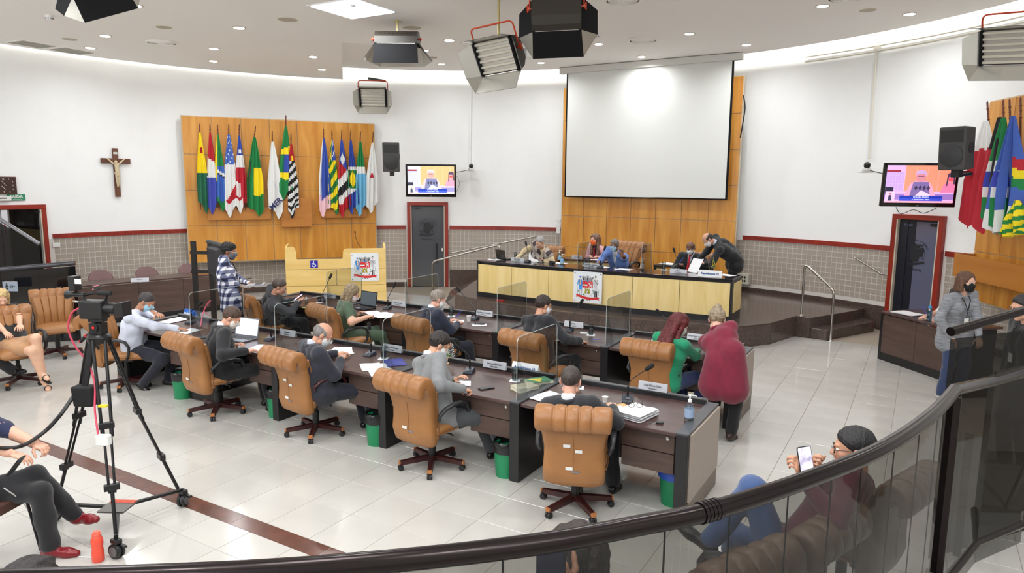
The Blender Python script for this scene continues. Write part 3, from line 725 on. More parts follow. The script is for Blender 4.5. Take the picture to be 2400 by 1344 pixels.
b = MB(); b.box((-6.95, 11.36, .36+.012), (.16, .08, .02)); b.build('red_power_strip', mat('red_strip', (190, 40, 50), .5), DS)
b = MB(); b.box((0, 0, 0), (.36, .12, .22))
for i in range(2):
    for j in range(3): b.box((-.02+j*.06, -.062, -.04+i*.08), (.035, .01, .045), 1)
tag(b.build('cable_box', [mat('beige_plastic', (206, 204, 190), .5), M_bplastic], None, loc=(-3.298,15.409,0.627), rot=(0, 0, ang_of((-3.298,15.409,0.627))-PI/2)), 'beige wall box with square holes right of the dais desk', 'junction box')
# side desk behind, where the woman in pink sits
sd = thing('side_desk', 'small desk with dark top and maple front behind the dais desk', 'desk', (0, 0, 0))
b = MB(); b.prism([(-6.55, 12.95), (-4.9, 12.95), (-4.9, 13.45), (-6.55, 13.45)], 1.05, 1.08); b.build('worktop', M_desk, sd, bevel=.003)
b = MB(); b.box((-5.72, 13.0, .71), (1.6, .02, .66)); b.build('front_panel', M_maple, sd)
for x in (-6.5, -4.95):
    b = MB(); b.box((x, 13.2, .71), (.04, .46, .70)); b.build('end_panel', M_black, sd)
sd = thing('side_desk', 'small black and maple table holding papers left of the red tie', 'desk', (0, 0, 0))
b = MB(); b.prism([(-4.45, 12.95), (-3.95, 12.95), (-3.95, 13.4), (-4.45, 13.4)], 1.05, 1.08); b.build('worktop', M_black, sd, bevel=.003)
b = MB(); b.box((-4.2, 13.0, .71), (.42, .02, .6)); b.build('front_panel', M_maple, sd)
for x in (-4.42, -3.98):
    b = MB(); b.box((x, 13.18, .71), (.04, .42, .70)); b.build('end_panel', M_black, sd)
# ================================================================= PODIUM
PL, PR_ = Vector((-11.72, 10.30, 0)), Vector((-10.17, 11.75, 0))
pr = math.atan2((PR_-PL).y, (PR_-PL).x); PW = (PR_-PL).length
pod = thing('podium', 'pale maple podium with raised right side, crest board and wheelchair sign', 'podium', PL, pr)
def pbox(n, c, d, m=M_mapleh, bev=.003):
    b = MB(); b.box(c, d); return b.build(n, m, pod, bevel=bev)
b = MB(); o = [(0, .75), (0, 1.12), (.02, 1.21), (.09, 1.24), (.17, 1.235), (.21, 1.20), (.23, 1.12), (.23, .985), (.25, .965), (PW*.555, .965), (PW*.565, .98), (PW*.57, 1.13), (PW*.58, 1.17), (PW*.61, 1.19), (PW, 1.19), (PW, .75)]
b.prism(o, -.02, .02, 0, R(PI/2, 'X')); b.build('upper_board', M_mapleh, pod, bevel=.003)
pbox('middle_board', (PW*.25-.002, 0, .565), (PW*.5-.006, .04, .355)); pbox('middle_board', (PW*.75+.002, 0, .565), (PW*.5-.006, .04, .355)); pbox('lower_board', (PW/2, 0, .19), (PW, .04, .38))
for x, hh in ((.02, 1.24), (PW-.02, 1.25)):
    b = MB(); b.prism([(0, 0), (.62, 0), (.62, hh-.02), (.58, hh+.02), (.30, hh+.02), (.02, hh-.06 if x > 1 else hh-.02), (0, hh-.06 if x > 1 else hh-.03)], -.02, .02, 0, T(x, 0, 0) @ R(PI/2, 'Z') @ R(PI/2, 'X')); b.build('side_board', M_mapleh, pod, bevel=.003)
pbox('reading_shelf', (PW*.78, .3, 1.08), (PW*.40, .5, .03)); pbox('reading_shelf', (PW*.32, .3, .90), (PW*.5, .5, .03), M_desk)
for x in (PW*.28,):
    b = MB(); b.box((x*1.0, -.028, .86), (.155, .012, .155)); s_ = b.build('wheelchair_sign', mat('sign_blue', (36, 36, 168), .35), pod)
    b = MB(); W1 = mat('sign_white', (240, 240, 246), .5); b.M = T(x, -.0355, .86) @ Matrix.Scale(.15, 4)
    c0 = [(-.02+.25*math.cos(a), 0, -.17+.22*math.sin(a)) for a in [math.radians(q) for q in range(-210, 40, 20)]]
    b.tube(c0, .05, 0, 6); b.tube([(-.02, 0, .36), (-.06, 0, .20), (-.05, 0, -.02), (.13, 0, -.04), (.22, 0, -.25), (.33, 0, -.22)], .05, 0, 6); b.tube([(-.05, 0, .14), (.1, 0, .12)], .035); b.ball((-.03, 0, .42), .065); b.tube([(-.1, 0, .2), (-.22, 0, .14), (-.2, 0, .02)], .035)
    b.build('wheelchair_symbol', W1, s_)
emblem_board(pod, T(PW*.785, -.028, .78), .60)
b = MB(); b.tube([(PW*.78, .2, 1.09), (PW*.77, .18, 1.16), (PW*.72, .16, 1.28), (PW*.70, .15, 1.42), (PW*.695, .15, 1.52)], .006, 0, 6); b.tube([(PW*.795, .2, 1.09), (PW*.775, .18, 1.17)], .018, 0, 8); b.tube([(PW*.695, .15, 1.51), (PW*.693, .15, 1.56)], .016, 0, 8)
tag(b.build('podium_microphone', M_bplastic, None, True, loc=PL, rot=(0, 0, pr)), 'thin black gooseneck microphone rising from the podium', 'microphone')

# ================================================================= LONG DESK AND CHAIRS AT LEFT, DESK AT RIGHT
ld = thing('press_desk', 'long dark walnut desk along the tiled left wall', 'desk', (0, 0, 0))
a0, a1 = ang_of((-13.15, 5.9)), ang_of((-12.0, 9.6)); P0, P1 = Vector((-13.0, 6.0, 0)), Vector((-12.25, 9.15, 0)); an = math.atan2((P1-P0).y, (P1-P0).x); L_ = (P1-P0).length
b = MB(); b.box((L_/2, .30, .735), (L_, .62, .03)); b.build('worktop', M_desk, ld, loc=P0, rot=(0, 0, an), bevel=.003)
for i in range(4):
    b = MB(); b.box((L_*(i+.5)/4, .0, .41), (L_/4-.006, .02, .60)); b.build('front_panel', M_drawer, ld, loc=P0, rot=(0, 0, an), bevel=.002)
b = MB(); b.box((L_/2, .01, .05), (L_, .02, .1)); b.build('plinth', M_black, ld, loc=P0, rot=(0, 0, an))
for x in (.02, L_-.02):
    b = MB(); b.box((x, .3, .36), (.04, .58, .72)); b.build('end_panel', M_black, ld, loc=P0, rot=(0, 0, an))
M_mar = mat('maroon_vinyl', (104, 72, 72), .4)
for i, (px, lab) in enumerate(((.12, 'behind the camera viewfinder'), (.40, 'left of the nameplate'), (.66, 'right of the nameplate'), (.92, 'beside the black screen stand'))):
    q = P0+(P1-P0)*px+Vector((-math.sin(an), math.cos(an), 0))*.82
    t = thing('stacking_chair', 'maroon vinyl chair behind the long desk, '+lab, 'chair', q, an+PI, 'maroon chairs at the left wall')
    b = MB(); v, f = loft([((0, -.20-.03*k, .62+.05*k), (1, 0, 0), (0, 1, .2), .21+.012*math.sin(k)-(.10 if k == 5 else .03 if k == 4 else 0), .022, None) for k in range(6)], 20); b.add(v, f); b.build('backrest', M_mar, t, True)
    b = MB(); v, f = loft([((0, y, .45), (1, 0, 0), (0, 0, 1), .22, .03, None) for y in (-.2, -.1, .1, .2)], 18); b.add(v, f); b.build('seat', M_mar, t, True)
    for sx in (-1, 1):
        b = MB(); b.tube([(sx*.2, -.22, .7), (sx*.2, -.2, .42), (sx*.21, -.24, 0)], .011); b.build('leg', M_bplastic, t, True)
        b = MB(); b.tube([(sx*.2, -.1, .42), (sx*.2, .18, .42), (sx*.21, .2, 0)], .011); b.build('leg', M_bplastic, t, True)
rd = thing('clerk_desk', 'dark walnut desk in the right aisle before the open door', 'desk', (0, 0, 0))
PTS = [(-.455, 11.82), (.46, 10.80), (1.05, 11.35), (.12, 12.42)]
b = MB(); b.prism(PTS, .715, .745); b.build('worktop', M_desk, rd, bevel=.004)
P0r, P1r = Vector((*PTS[0], 0)), Vector((*PTS[1], 0)); an = math.atan2((P1r-P0r).y, (P1r-P0r).x); L_ = (P1r-P0r).length
for i in range(2):
    b = MB(); b.box((.05+(L_-.05)*(i+.5)/2, .03, .41), ((L_-.05)/2-.006, .02, .58)); b.build('front_panel', M_drawer, rd, loc=P0r, rot=(0, 0, an), bevel=.002)
b = MB(); b.box((L_/2, .035, .06), (L_, .02, .12)); b.build('plinth', M_black, rd, loc=P0r, rot=(0, 0, an))
for x_, w_ in ((.025, .05), (L_-.02, .03)):
    b = MB(); b.box((x_, .36, .36), (w_, .68, .71)); b.build('end_panel', M_black, rd, loc=P0r, rot=(0, 0, an))
# ================================================================= STEEL HANDRAILS
def handrail(label, pts, r=.021, feet=()):
    t = thing('handrail', label, 'handrail', pts[0])
    o = Vector(pts[0]); b = MB(); b.tube([Vector(p)-o for p in pts], r, 0, 12); b.build('rail_tube', M_steel, t, True)
    for p in feet:
        b = MB(); b.lathe([(.05, 0), (.05, .008), (.03, .014), (.022, .03)], 0, 16, T(*(Vector(p)-o))); b.build('floor_flange', M_chrome, t, True)
    return t
def bend(A, B, Cc, r=.09, n=5):
    A, B, Cc = Vector(A), Vector(B), Vector(Cc); p = B+(A-B).normalized()*r; q = B+(Cc-B).normalized()*r
    return [tuple((p*(1-t)**2+B*2*t*(1-t)+q*t*t)) for t in [i/n for i in range(n+1)]]
f1, f2 = (-1.718,12.968,0.36), (-1.204,12.771,0)
t1, t2 = (f1[0], f1[1], .36+.92), (f2[0], f2[1], .88)
handrail('free-standing steel handrail at the right end of the dais steps', [f1]+bend(f1, t1, t2)+bend(t1, t2, f2)+[f2], feet=(f1, f2))
f1 = (-8.72, 12.12, .36); f2 = (-9.3, 11.55, 0); 
g1, g2 = (-9.62, 12.72, 0), (-8.30, 12.55, .36)
t1, t2 = (-9.62, 12.72, .84), (-8.05, 13.1, 1.28); 
handrail('long steel handrail rising along the dais ramp', [g1]+bend(g1, t1, t2)+bend(t1, t2, (t2[0], t2[1], .36))+[(t2[0], t2[1], .36)], feet=(g1, (t2[0], t2[1], .36)))
wl = [(-10.248,14.277,0.869), (-8.263,15.174,1.336)]
handrail('upper steel handrail on the tiled wall above the ramp', [wl[0], tuple((Vector(wl[0])+Vector(wl[1]))/2), wl[1]], .018)
wr = [(-1.069,14.513,1.302), (-0.565,14.223,1.038)]
handrail('short slanted steel handrail on the right tiled wall', wr, .017)
for p, wh_ in zip(wr, ('upper', 'lower')):
    q = Vector((p[0]-CX, p[1]-CY, 0)).normalized(); b = MB(); b.tube([Vector(p), Vector(p)+q*.1+Vector((0, 0, -.02))], .012)
    tag(b.build('rail_bracket', M_steel), wh_+' small steel bracket of the slanted wall handrail', 'bracket', 'brackets of the slanted wall handrail')
handrail('steel handrail at far left behind the video camera', [(-11.6, 5.35, 0), (-11.6, 5.35, .78)]+bend((-11.6, 5.35, 0), (-11.6, 5.35, .86), (-11.2, 6.1, .6))[1:]+[(-11.2, 6.1, .62), (-11.2, 6.1, 0)])

# ================================================================= CEILING FIXTURES
M_lamp = mat('lamp_glow', (255, 250, 240), .5, emit=14)
M_ring = mat('lamp_ring', (190, 178, 165), .4)
M_grey = mat('speaker_mesh', (190, 182, 166), .7)
b = MB(); b.lathe([(.102, 0), (.102, -.006), (.085, -.008), (.08, -.002)], 0, 24); me_r = b.mesh('trim_ring', M_ring, True)
b = MB(); b.lathe([(.079, -.002), (.07, -.012), (.04, -.016)], 0, 24); me_l = b.mesh('lamp_lens', M_lamp, True)
nm = ['far left, nearest the camera', 'left wing above the crucifix', 'left wing beside the grilles', 'left wing above the flag panel, upper of a pair', 'left wing above the flag panel, lower of a pair', 'left wing near its right corner, upper', 'left wing near its right corner, lower',
  'centre panel left part', 'centre panel beside the hanging studio lights', 'behind the studio lights under a bracket', 'ring just right of the big black studio light', 'ring above the left screen edge', 'ring above the left television', 'ring above the middle of the screen', 'ring right of the round diffuser', 'ring above the right screen edge', 'ring near the top right diffuser', 'ring nearest the right light cove', 'ring behind the flat black studio light']
for (x, y, z), n_ in zip(DOWN, nm):
    t = thing('downlight', 'round recessed downlight, '+n_, 'downlight', (x, y, z), 0, 'recessed downlights in the ceiling'); link('trim_ring', me_r, t); link('lamp_lens', me_l, t)
t = thing('ceiling_light', 'square flush light panel glowing white in the ceiling', 'ceiling light', (-6.9, 7.4, Z_CENTRE), 0)
b = MB(); b.box((0, 0, -.006), (.86, .86, .012)); b.build('frame', M_whitep, t)
b = MB()
for i in range(2):
    for j in range(2): b.box((-.2+.4*i, -.2+.4*j, -.015), (.385, .385, .008))
b.build('diffuser', mat('panel_glow', (244, 250, 255), .5, emit=7), t)
def diffuser(x, y, z, r, lab):
    t = thing('air_diffuser', lab, 'air diffuser', (x, y, z), 0, 'round air diffusers'); b = MB()
    for k in range(5):
        q = r*(1-k*.17); b.lathe([(q, -.002-.004*k), (q-.02, -.022-.002*k), (q-.028, -.016-.002*k), (q-.02, 0)], 0, 32)
    b.build('louvre_rings', M_ceil, t, True); b = MB(); b.lathe([(r*.95, -.001), (r*.95, -.003)], 0, 24); b.build('dark_core', mat('duct_dark', (96, 90, 84), .8), t)
diffuser(*(-11.801,7.809,5.03), .26, 'round louvred air diffuser in the left wing'); diffuser(*(-4.795,12.891,5.3), .27, 'round louvred air diffuser above the projection screen')
diffuser(*(-4.065,10.04,5.3), .27, 'round louvred air diffuser cut by the top edge, centre'); diffuser(*(-1.206,11.442,5.3), .27, 'round air diffuser cut by the top edge, right')
for px, lab, r in (((-8.205,7.427,4.95), 'in the centre panel left of the light panel', .13), ((-6.939,8.707,4.95), 'in the centre panel above the flat black studio light', .13), ((-10.648,7.099,5.03), 'in the left wing near the diffuser', .11), ((-12.997,6.882,5.03), 'in the left wing beside the grilles', .11), ((-0.999,12.395,5.3), 'at right between two downlights', .11), ((-9.419,12.495,5.3), 'small, behind the flat black studio light', .11)):
    t = thing('ceiling_speaker', 'round flush ceiling speaker '+lab, 'speaker', px, 0, 'flush ceiling speakers'); b = MB(); b.lathe([(r, -.001), (r, -.005), (r-.008, -.007)], 0, 24); b.build('grille', M_grey, t); b = MB(); b.lathe([(r+.012, 0), (r+.012, -.003)], 0, 24); b.build('rim', mat('cream_rim', (214, 200, 160), .6), t)
for px, lab in (((-11.424,5.783,5.03), 'at far left'), ((-6.635,7.12,4.95), 'at the edge of the light panel'), ((-5.335,12.01,5.3), 'right of the big black studio light')):
    b = MB(); b.lathe([(.055, 0), (.055, -.02), (.045, -.05), (.025, -.065), (.02, -.066)], 0, 16); 
    for k in range(8): b.box((.045*math.cos(k*PI/4), .045*math.sin(k*PI/4), -.045), (.012, .012, .014), 1)
    tag(b.build('smoke_detector', [M_whitep, M_dkgrey], None, True, loc=px), 'white smoke detector on the ceiling '+lab, 'smoke detector', 'smoke detectors')
for i, (x, y) in enumerate(((-14.0, 5.85), (-14.05, 6.78), (-14.08, 7.48))):
    t = thing('return_grille', 'grey rectangular air grille in the left ceiling, '+('cut by the left edge', 'middle one', 'nearest the downlight')[i], 'air grille', (x, y, Z_WING), math.radians(96), 'rectangular ceiling grilles')
    b = MB(); b.box((0, 0, -.005), (.62, .5, .01)); b.build('frame', M_ceil, t)
    b = MB(); 
    for k in range(16): b.box((0, -.21+k*.028, -.012), (.56, .018, .006))
    b.build('slats', mat('grille_grey', (168, 166, 152), .5), t)
# ================================================================= STUDIO LIGHTS
M_inner = mat('polished_reflector', (214, 212, 204), .22, .55)
M_tubeoff = mat('fluorescent_tube', (206, 200, 186), .3)
M_flap = mat('black_flap', (20, 20, 22), .8, spec=.2)
M_house = mat('bronze_housing', (48, 43, 36), .5, .1)
M_yoke = mat('red_yoke', (196, 66, 36), .35)
def studio_light(lab, loc, rot, w_=.58, h_=.40, hang=.9, yoke=True, flare=.22, tilt=0, drop=None):
    t = thing('studio_light', lab, 'studio light', loc, 0, 'hanging fluorescent studio lights'); t.rotation_euler = rot
    d = .14; b = MB(); pr_ = [(-d*.2, h_/2), (d*.5, h_*.44), (d, h_*.25), (d, -h_*.25), (d*.5, -h_*.44), (-d*.2, -h_/2)]
    b.prism([(p[0], p[1]) for p in pr_], -w_/2, w_/2, 0, Matrix(((0, 0, 1, 0), (1, 0, 0, 0), (0, 1, 0, 0), (0, 0, 0, 1)))); hs = b.build('housing', M_house, t)
    b = MB()
    for k in range(8): b.box((-w_*.36+k*w_*.1, d*.78, h_*.30), (.03, .004, .05))
    b.build('vent_slots', M_flap, hs)
    b = MB(); b.box((0, -d*.2-.002, 0), (w_-.03, .006, h_-.03)); b.build('reflector', M_inner, t)
    for k in range(6):
        b = MB(); z = -h_/2+h_*(k+.5)/6; b.tube([(-w_/2+.03, -d*.2-.02, z), (w_/2-.03, -d*.2-.02, z)], .016, 0, 8); b.build('lamp_tube', M_tubeoff, t, True)
    for sx in (-1, 1):
        b = MB(); b.box((sx*(w_/2-.015), -d*.2-.02, 0), (.03, .05, h_)); b.build('tube_holder', M_flap, t)
    f0 = -d*.2-.01; fl = flare
    def flap(p):
        a, bq, c, e = [Vector(q) for q in p]; n = (bq-a).cross(e-a).normalized()*-.004
        b = MB(); b.add([a, bq, c, e], [(0, 1, 2, 3)], 0); b.add([a+n, bq+n, c+n, e+n], [(3, 2, 1, 0)], 1)
        b.add([a, bq, c, e, a+n, bq+n, c+n, e+n], [(0, 4, 5, 1), (1, 5, 6, 2), (2, 6, 7, 3), (3, 7, 4, 0)], 1)
        b.build('barn_door', [M_inner, M_flap], t)
    W2, H2, o, e_ = w_/2, h_/2, fl, fl*.62
    flap([(-W2, f0, -H2), (W2, f0, -H2), (W2+.02, f0-o, -H2-e_), (-W2-.02, f0-o, -H2-e_)][::-1])
    flap([(-W2, f0, H2), (W2, f0, H2), (W2+.02, f0-o*.9, H2+e_*.5), (-W2-.02, f0-o*.9, H2+e_*.5)])
    for s in (-1, 1):
        p = [(s*W2, f0, -H2), (s*W2, f0, H2), (s*(W2+e_), f0-o*.75, H2*.75), (s*(W2+e_), f0-o*.75, -H2*.75)]
        flap(p if s < 0 else p[::-1])
        b = MB(); b.add([(s*W2, f0, -H2), (s*(W2+e_), f0-o*.75, -H2*.75), (s*(W2+.02), f0-o, -H2-e_)], [(0, 1, 2), (2, 1, 0)]); b.build('corner_web', M_inner, t)
        b = MB(); b.lathe([(.012, 0), (.012, .03), (.03, .03), (.03, .045)], 0, 8, T(s*W2, .03, .05) @ R(s*PI/2, 'Y')); b.box((s*(W2+.055), .03, .05), (.016, .02, .09)); b.build('tilt_knob', M_yoke, t)
    if yoke:
        b = MB(); A, B_, C_, D_ = (-W2-.03, .03, .05), (-W2-.03, .03, H2+.16), (W2+.03, .03, H2+.16), (W2+.03, .03, .05)
        b.tube([A]+bend(A, B_, C_, .07)+bend(B_, C_, D_, .07)+[D_], .011, 0, 8); b.build('yoke', M_yoke, t, True)
    return t
def look_rot(frm, to, roll=0):
    d = Vector(to)-Vector(frm); q = d.to_track_quat('-Y', 'Z'); e = (q.to_matrix() @ Matrix.Rotation(roll, 3, 'Y')).to_euler(); return e
def pole(lab, p, ztop, r=.016, m=None):
    b = MB(); b.tube([(0, 0, 0), (0, 0, ztop-p[2])], r, 0, 10); b.lathe([(.05, ztop-p[2]-.01), (.05, ztop-p[2])], 0, 12); b.lathe([(.03, -.03), (.03, .03)], 0, 10)
    tag(b.build('hanging_pole', m or mat('brass_pole', (190, 176, 120), .35, .6), None, True, loc=p), lab, 'hanging pole')
L1 = (-11.031,12.42,4.547); studio_light('small studio light on the wall above the flag panel, tubes facing us', L1, look_rot(L1, (-4, 2, 1.0)), .60, .40, flare=.20)
L2 = (-4.895,7.91,4.249); studio_light('grey tubed studio light hanging tilted in the centre, doors open', L2, look_rot(L2, (-5.6, .2, .4), -.05), .62, .44, flare=.24)
b = MB(); b.box((0, .12, .40), (.05, .5, .05)); tag(b.build('light_mount', M_bplastic, None, loc=L1, rot=(0, 0, -.1)), 'black arm fixing the small studio light to the wall', 'bracket')
pole('brass coloured pole of the tilted centre studio light', (L2[0]+.0, L2[1]+.0, L2[2]+.22), Z_CENTRE)
L3 = (-3.933,7.664,4.617); studio_light('big black studio light at top centre seen from behind', L3, look_rot(L3, (L3[0]-2.2, L3[1]+5.2, 2.9), .03), .58, .42, flare=.30)
L4 = (-6.852,8.266,4.66); studio_light('flat black studio light, only its dark near door showing', L4, (PI/2+.12, 0, .53), .62, .36, yoke=False, flare=.30)
pole('short pole of the flat black studio light', (L4[0], L4[1], L4[2]+.08), Z_CENTRE); pole('pole of the big black studio light at top centre', (L3[0], L3[1], L3[2]+.30), Z_RING)
L5 = (0.717,9.939,4.205); studio_light('studio light at the top right corner with mirrored side door', L5, look_rot(L5, (-3.6, 3.2, 1.4), .12), .66, .40, flare=.20)
L6 = (-7.556,4.253,4.62); studio_light('dark studio light tip poking in at the top left edge', L6, look_rot(L6, (-9, 7, 0), .8), .5, .36, yoke=False)
b = MB(); b.box((0, 0, 0), (.42, .36, .14)); 
for k in range(2):
    for j in range(8): b.box((-.1+k*.2, -.182, -.045+j*.013), (.13, .006, .006), 1)
b.lathe([(.02, .07), (.02, 5.3-(-5.501,9.758,4.621)[2])], 0, 10)
tag(b.build('projector', [M_whitep, M_dkgrey], None, loc=(-5.501,9.758,4.621), rot=(.08, 0, .6), bevel=.012), 'white projector hanging behind the tilted studio light', 'projector')
# ================================================================= PROJECTION SCREEN
ps = thing('projection_screen', 'large white projection screen with black side borders', 'projection screen', (-5.49, 14.97, 0))
b = MB(); b.box((0, 0, 5.22), (4.14, .13, .14)); b.build('housing_box', mat('screen_case', (214, 212, 206), .5), ps, bevel=.01)
b = MB(); nx, nz = 24, 20; vv_ = [(-1.86+3.72*i/nx, -.012-.012*math.sin(3.1*i/nx*2+1.7*j/nz)*(1-j/nz)**.5-.008*math.sin(9*(i/nx)**2+3*j/nz), 2.345+2.82*j/nz) for j in range(nz+1) for i in range(nx+1)]
b.add(vv_, [(j*(nx+1)+i, j*(nx+1)+i+1, (j+1)*(nx+1)+i+1, (j+1)*(nx+1)+i) for j in range(nz) for i in range(nx)]); sf = b.build('screen_fabric', mat('matte_screen', (224, 226, 222), .9), ps, True)
for x in (-1.875, 1.875):
    b = MB(); b.box((x, 0, 3.75), (.055, .01, 2.86)); b.build('black_border', M_flap, ps)
b = MB(); b.tube([(-1.9, 0, 2.335), (1.9, 0, 2.335)], .016, 0, 10); b.build('weight_bar', M_flap, ps)
# ================================================================= TELEVISIONS, SPEAKERS, SMALL CAMERAS
def tv_picture(par, w_, h_, tint):
    """broadcast still: man in argyle vest reading, woman in pink, blue caption bar"""
    b = MB()
    def P(poly, col, l=1):
        A = sum(poly[i][0]*poly[(i+1) % len(poly)][1]-poly[(i+1) % len(poly)][0]*poly[i][1] for i in range(len(poly)))
        if A < 0: poly = poly[::-1]
        b.add([((p[0]-.5)*w_, -.0006*l, (p[1]-.5)*h_) for p in poly], [tuple(range(len(poly)))], 0, None, tuple(int(min(255, c*t_)) for c, t_ in zip(col, tint)))
    q = lambda x0, y0, x1, y1: [(x0, y0), (x1, y0), (x1, y1), (x0, y1)]
    def E_(cx, cy, rx, ry, col, l): P([(cx+rx*math.cos(2*PI*i/14), cy+ry*math.sin(2*PI*i/14)) for i in range(14)], col, l)
    P(q(0, 0, 1, 1), (212, 208, 226)); P(q(.27, .3, 1, 1), (226, 176, 120), 2)
    for k in range(5): P(q(.27+k*.16, .3, .275+k*.16, 1), (236, 206, 170), 3)
    P(q(0, .82, .2, .88), (150, 50, 60), 3); P(q(0, .3, .26, .82), (188, 190, 220), 2)
    for k in range(6): P(q(k*.045, .3, k*.045+.004, .82), (220, 222, 240), 3)
    for k in range(6): P(q(0, .34+k*.08, .26, .345+k*.08), (220, 222, 240), 3)
    P(q(0, .22, .12, .42), (40, 44, 60), 4)
    P([(.28, .18), (.36, .52), (.42, .58), (.60, .58), (.66, .50), (.74, .18)], (226, 190, 190), 5); P([(.36, .18), (.40, .56), (.62, .56), (.66, .18)], (120, 124, 160), 6)
    for k in range(4): P([(.42+k*.06, .40), (.445+k*.06, .47), (.47+k*.06, .40), (.445+k*.06, .33)], (60, 58, 80), 7)
    E_(.50, .70, .075, .14, (206, 160, 150), 7); P([(.425, .72), (.43, .84), (.5, .88), (.57, .84), (.575, .72), (.55, .78), (.45, .78)], (190, 196, 216), 8); P(q(.455, .70, .545, .72), (90, 80, 90), 9)
    P([(.44, .18), (.52, .34), (.66, .22), (.64, .16)], (236, 244, 240), 9)
    P([(.80, .28), (.84, .50), (.92, .56), (1, .5), (1, .28)], (236, 150, 170), 5); E_(.93, .66, .045, .1, (214, 150, 150), 6); P([(.87, .45), (.88, .78), (.93, .82), (.99, .78), (1, .5), (.97, .5), (.96, .7), (.9, .7), (.89, .45)], (80, 66, 90), 7); P(q(.90, .60, .97, .66), (230, 90, 90), 8)
    P(q(0, .08, 1, .24), (150, 140, 190), 4); P(q(.22, .12, .84, .19), (30, 60, 170), 10); P(q(.22, .05, .84, .12), (56, 90, 200), 10); P(q(0, 0, 1, .05), (232, 200, 190), 10)
    P(q(.01, .04, .15, .30), (232, 226, 220), 11); E_(.08, .24, .02, .03, (190, 140, 120), 12); P([(.05, .05), (.06, .2), (.1, .2), (.11, .05)], (60, 70, 90), 12)
    o = b.build('picture', painted('screen_print', .4, .85), par)
    mt = mat('caption_white', (240, 244, 255), .5, emit=1)
    text_mesh('EDGARD SASAKI', h_*.052, mt, 'caption', o, T(.03*w_, -.0085, (-.345)*h_) @ UP); text_mesh('1º SECRETÁRIO - PSDB', h_*.045, mt, 'caption', o, T(.03*w_, -.0085, (-.415)*h_) @ UP)
def television(lab, loc, rz, w_, h_, tint, tilt=.1):
    t = thing('television', lab, 'television', loc, rz); t.rotation_euler = (tilt, 0, rz)
    b = MB(); b.box((0, .03, 0), (w_, .06, h_)); b.box((0, .07, 0), (w_*.7, .04, h_*.7)); b.build('casing', mat('gloss_black', (14, 14, 16), .12), t, bevel=.006)
    pw, ph = w_*.92, h_*.85
    b = MB(); b.box((0, -.0008, h_*.02), (pw, .0012, ph)); b.build('panel_glass', M_bplastic, t)
    pc = bpy.data.objects.new('screen', None); 
    b = MB(); b.box((0, 0, 0), (pw, .0006, ph)); sc_ = b.build('screen', M_bplastic, t, loc=(0, -.002, h_*.02)); tv_picture(sc_, pw, ph, tint)
    b = MB(); b.box((0, -.002, -h_*.465), (w_*.03, .002, h_*.02)); b.build('maker_badge', M_lab2, t)
    b = MB(); b.box((0, .12, 0), (.1, .12, .1)); b.build('wall_bracket', M_bplastic, t)
    return t
def wall_rz(p): return math.atan2(p[1]-CY, p[0]-CX)-PI/2
def facing_cam(p, f=1.0):   # blend between flat on the wall and turned to the gallery
    a = math.atan2(-p[0], p[1]); b_ = wall_rz(p); return a*f+b_*(1-f)
v1 = (-9.973,13.159,2.673); television('wall television with broadcast above the closed glass door', v1, .532, 1.18, .755, (1, 1, 1.02), .06)
v2 = (-0.09,12.25,2.646); television('wall television with pink-tinted picture above the open door', v2, .532-.14, 1.06, .66, (1.0, .82, .98), .08)
def loudspeaker(lab, loc, rz, h_=.62, w_=.38):
    t = thing('loudspeaker', lab, 'speaker', loc, rz, 'black wall loudspeakers'); t.rotation_euler = (.08, 0, rz)
    b = MB(); b.hull([(-w_/2, -.16, -h_/2), (w_/2, -.16, -h_/2), (w_*.36, .17, -h_/2), (-w_*.36, .17, -h_/2)], [(-w_/2, -.16, h_/2), (w_/2, -.16, h_/2), (w_*.36, .17, h_/2-.02), (-w_*.36, .17, h_/2-.02)]); b.build('cabinet', mat('cabinet_grey', (66, 65, 64), .55, bump=.2, bs=200), t, bevel=.018)
    b = MB(); b.lathe([(w_*.43, 0), (w_*.43, .012), (w_*.40, .018), (.0, .03)], 0, 26, T(0, -.158, -h_*.17) @ R(PI/2, 'X')); b.build('woofer_grille', mat('speaker_cloth', (50, 50, 52), .6), t, True)
    b = MB(); b.hull([(-w_*.42, -.162, h_*.14), (w_*.42, -.162, h_*.14), (w_*.42, -.162, h_*.42), (-w_*.42, -.162, h_*.42)], [(-w_*.1, -.12, h_*.24), (w_*.1, -.12, h_*.24), (w_*.1, -.12, h_*.34), (-w_*.1, -.12, h_*.34)]); b.build('horn', mat('horn_dark', (34, 34, 35), .5), t)
    b = MB(); b.lathe([(.07, -.005), (.07, .012), (.05, .012)], 0, 18, T(w_*.43, .02, 0) @ R(PI/2, 'Y')); b.box((w_*.44, .02, 0), (.03, .1, .04)); b.build('handle', mat('horn_dark', (34, 34, 35), .5), t)
    b = MB(); b.box((0, 0, -h_/2-.05), (.1, .1, .1)); b.tube([(0, 0, -h_/2-.08), (0, .35, -h_/2-.08)], .022); b.build('bracket', M_bplastic, t)
loudspeaker('grey-black wall loudspeaker right of the flag panel', (-10.624,12.544,3.207), .60, .66, .39)
loudspeaker('larger grey-black loudspeaker before the right television', (0.316,10.98,3.127), .532-1.05, .56, .34)
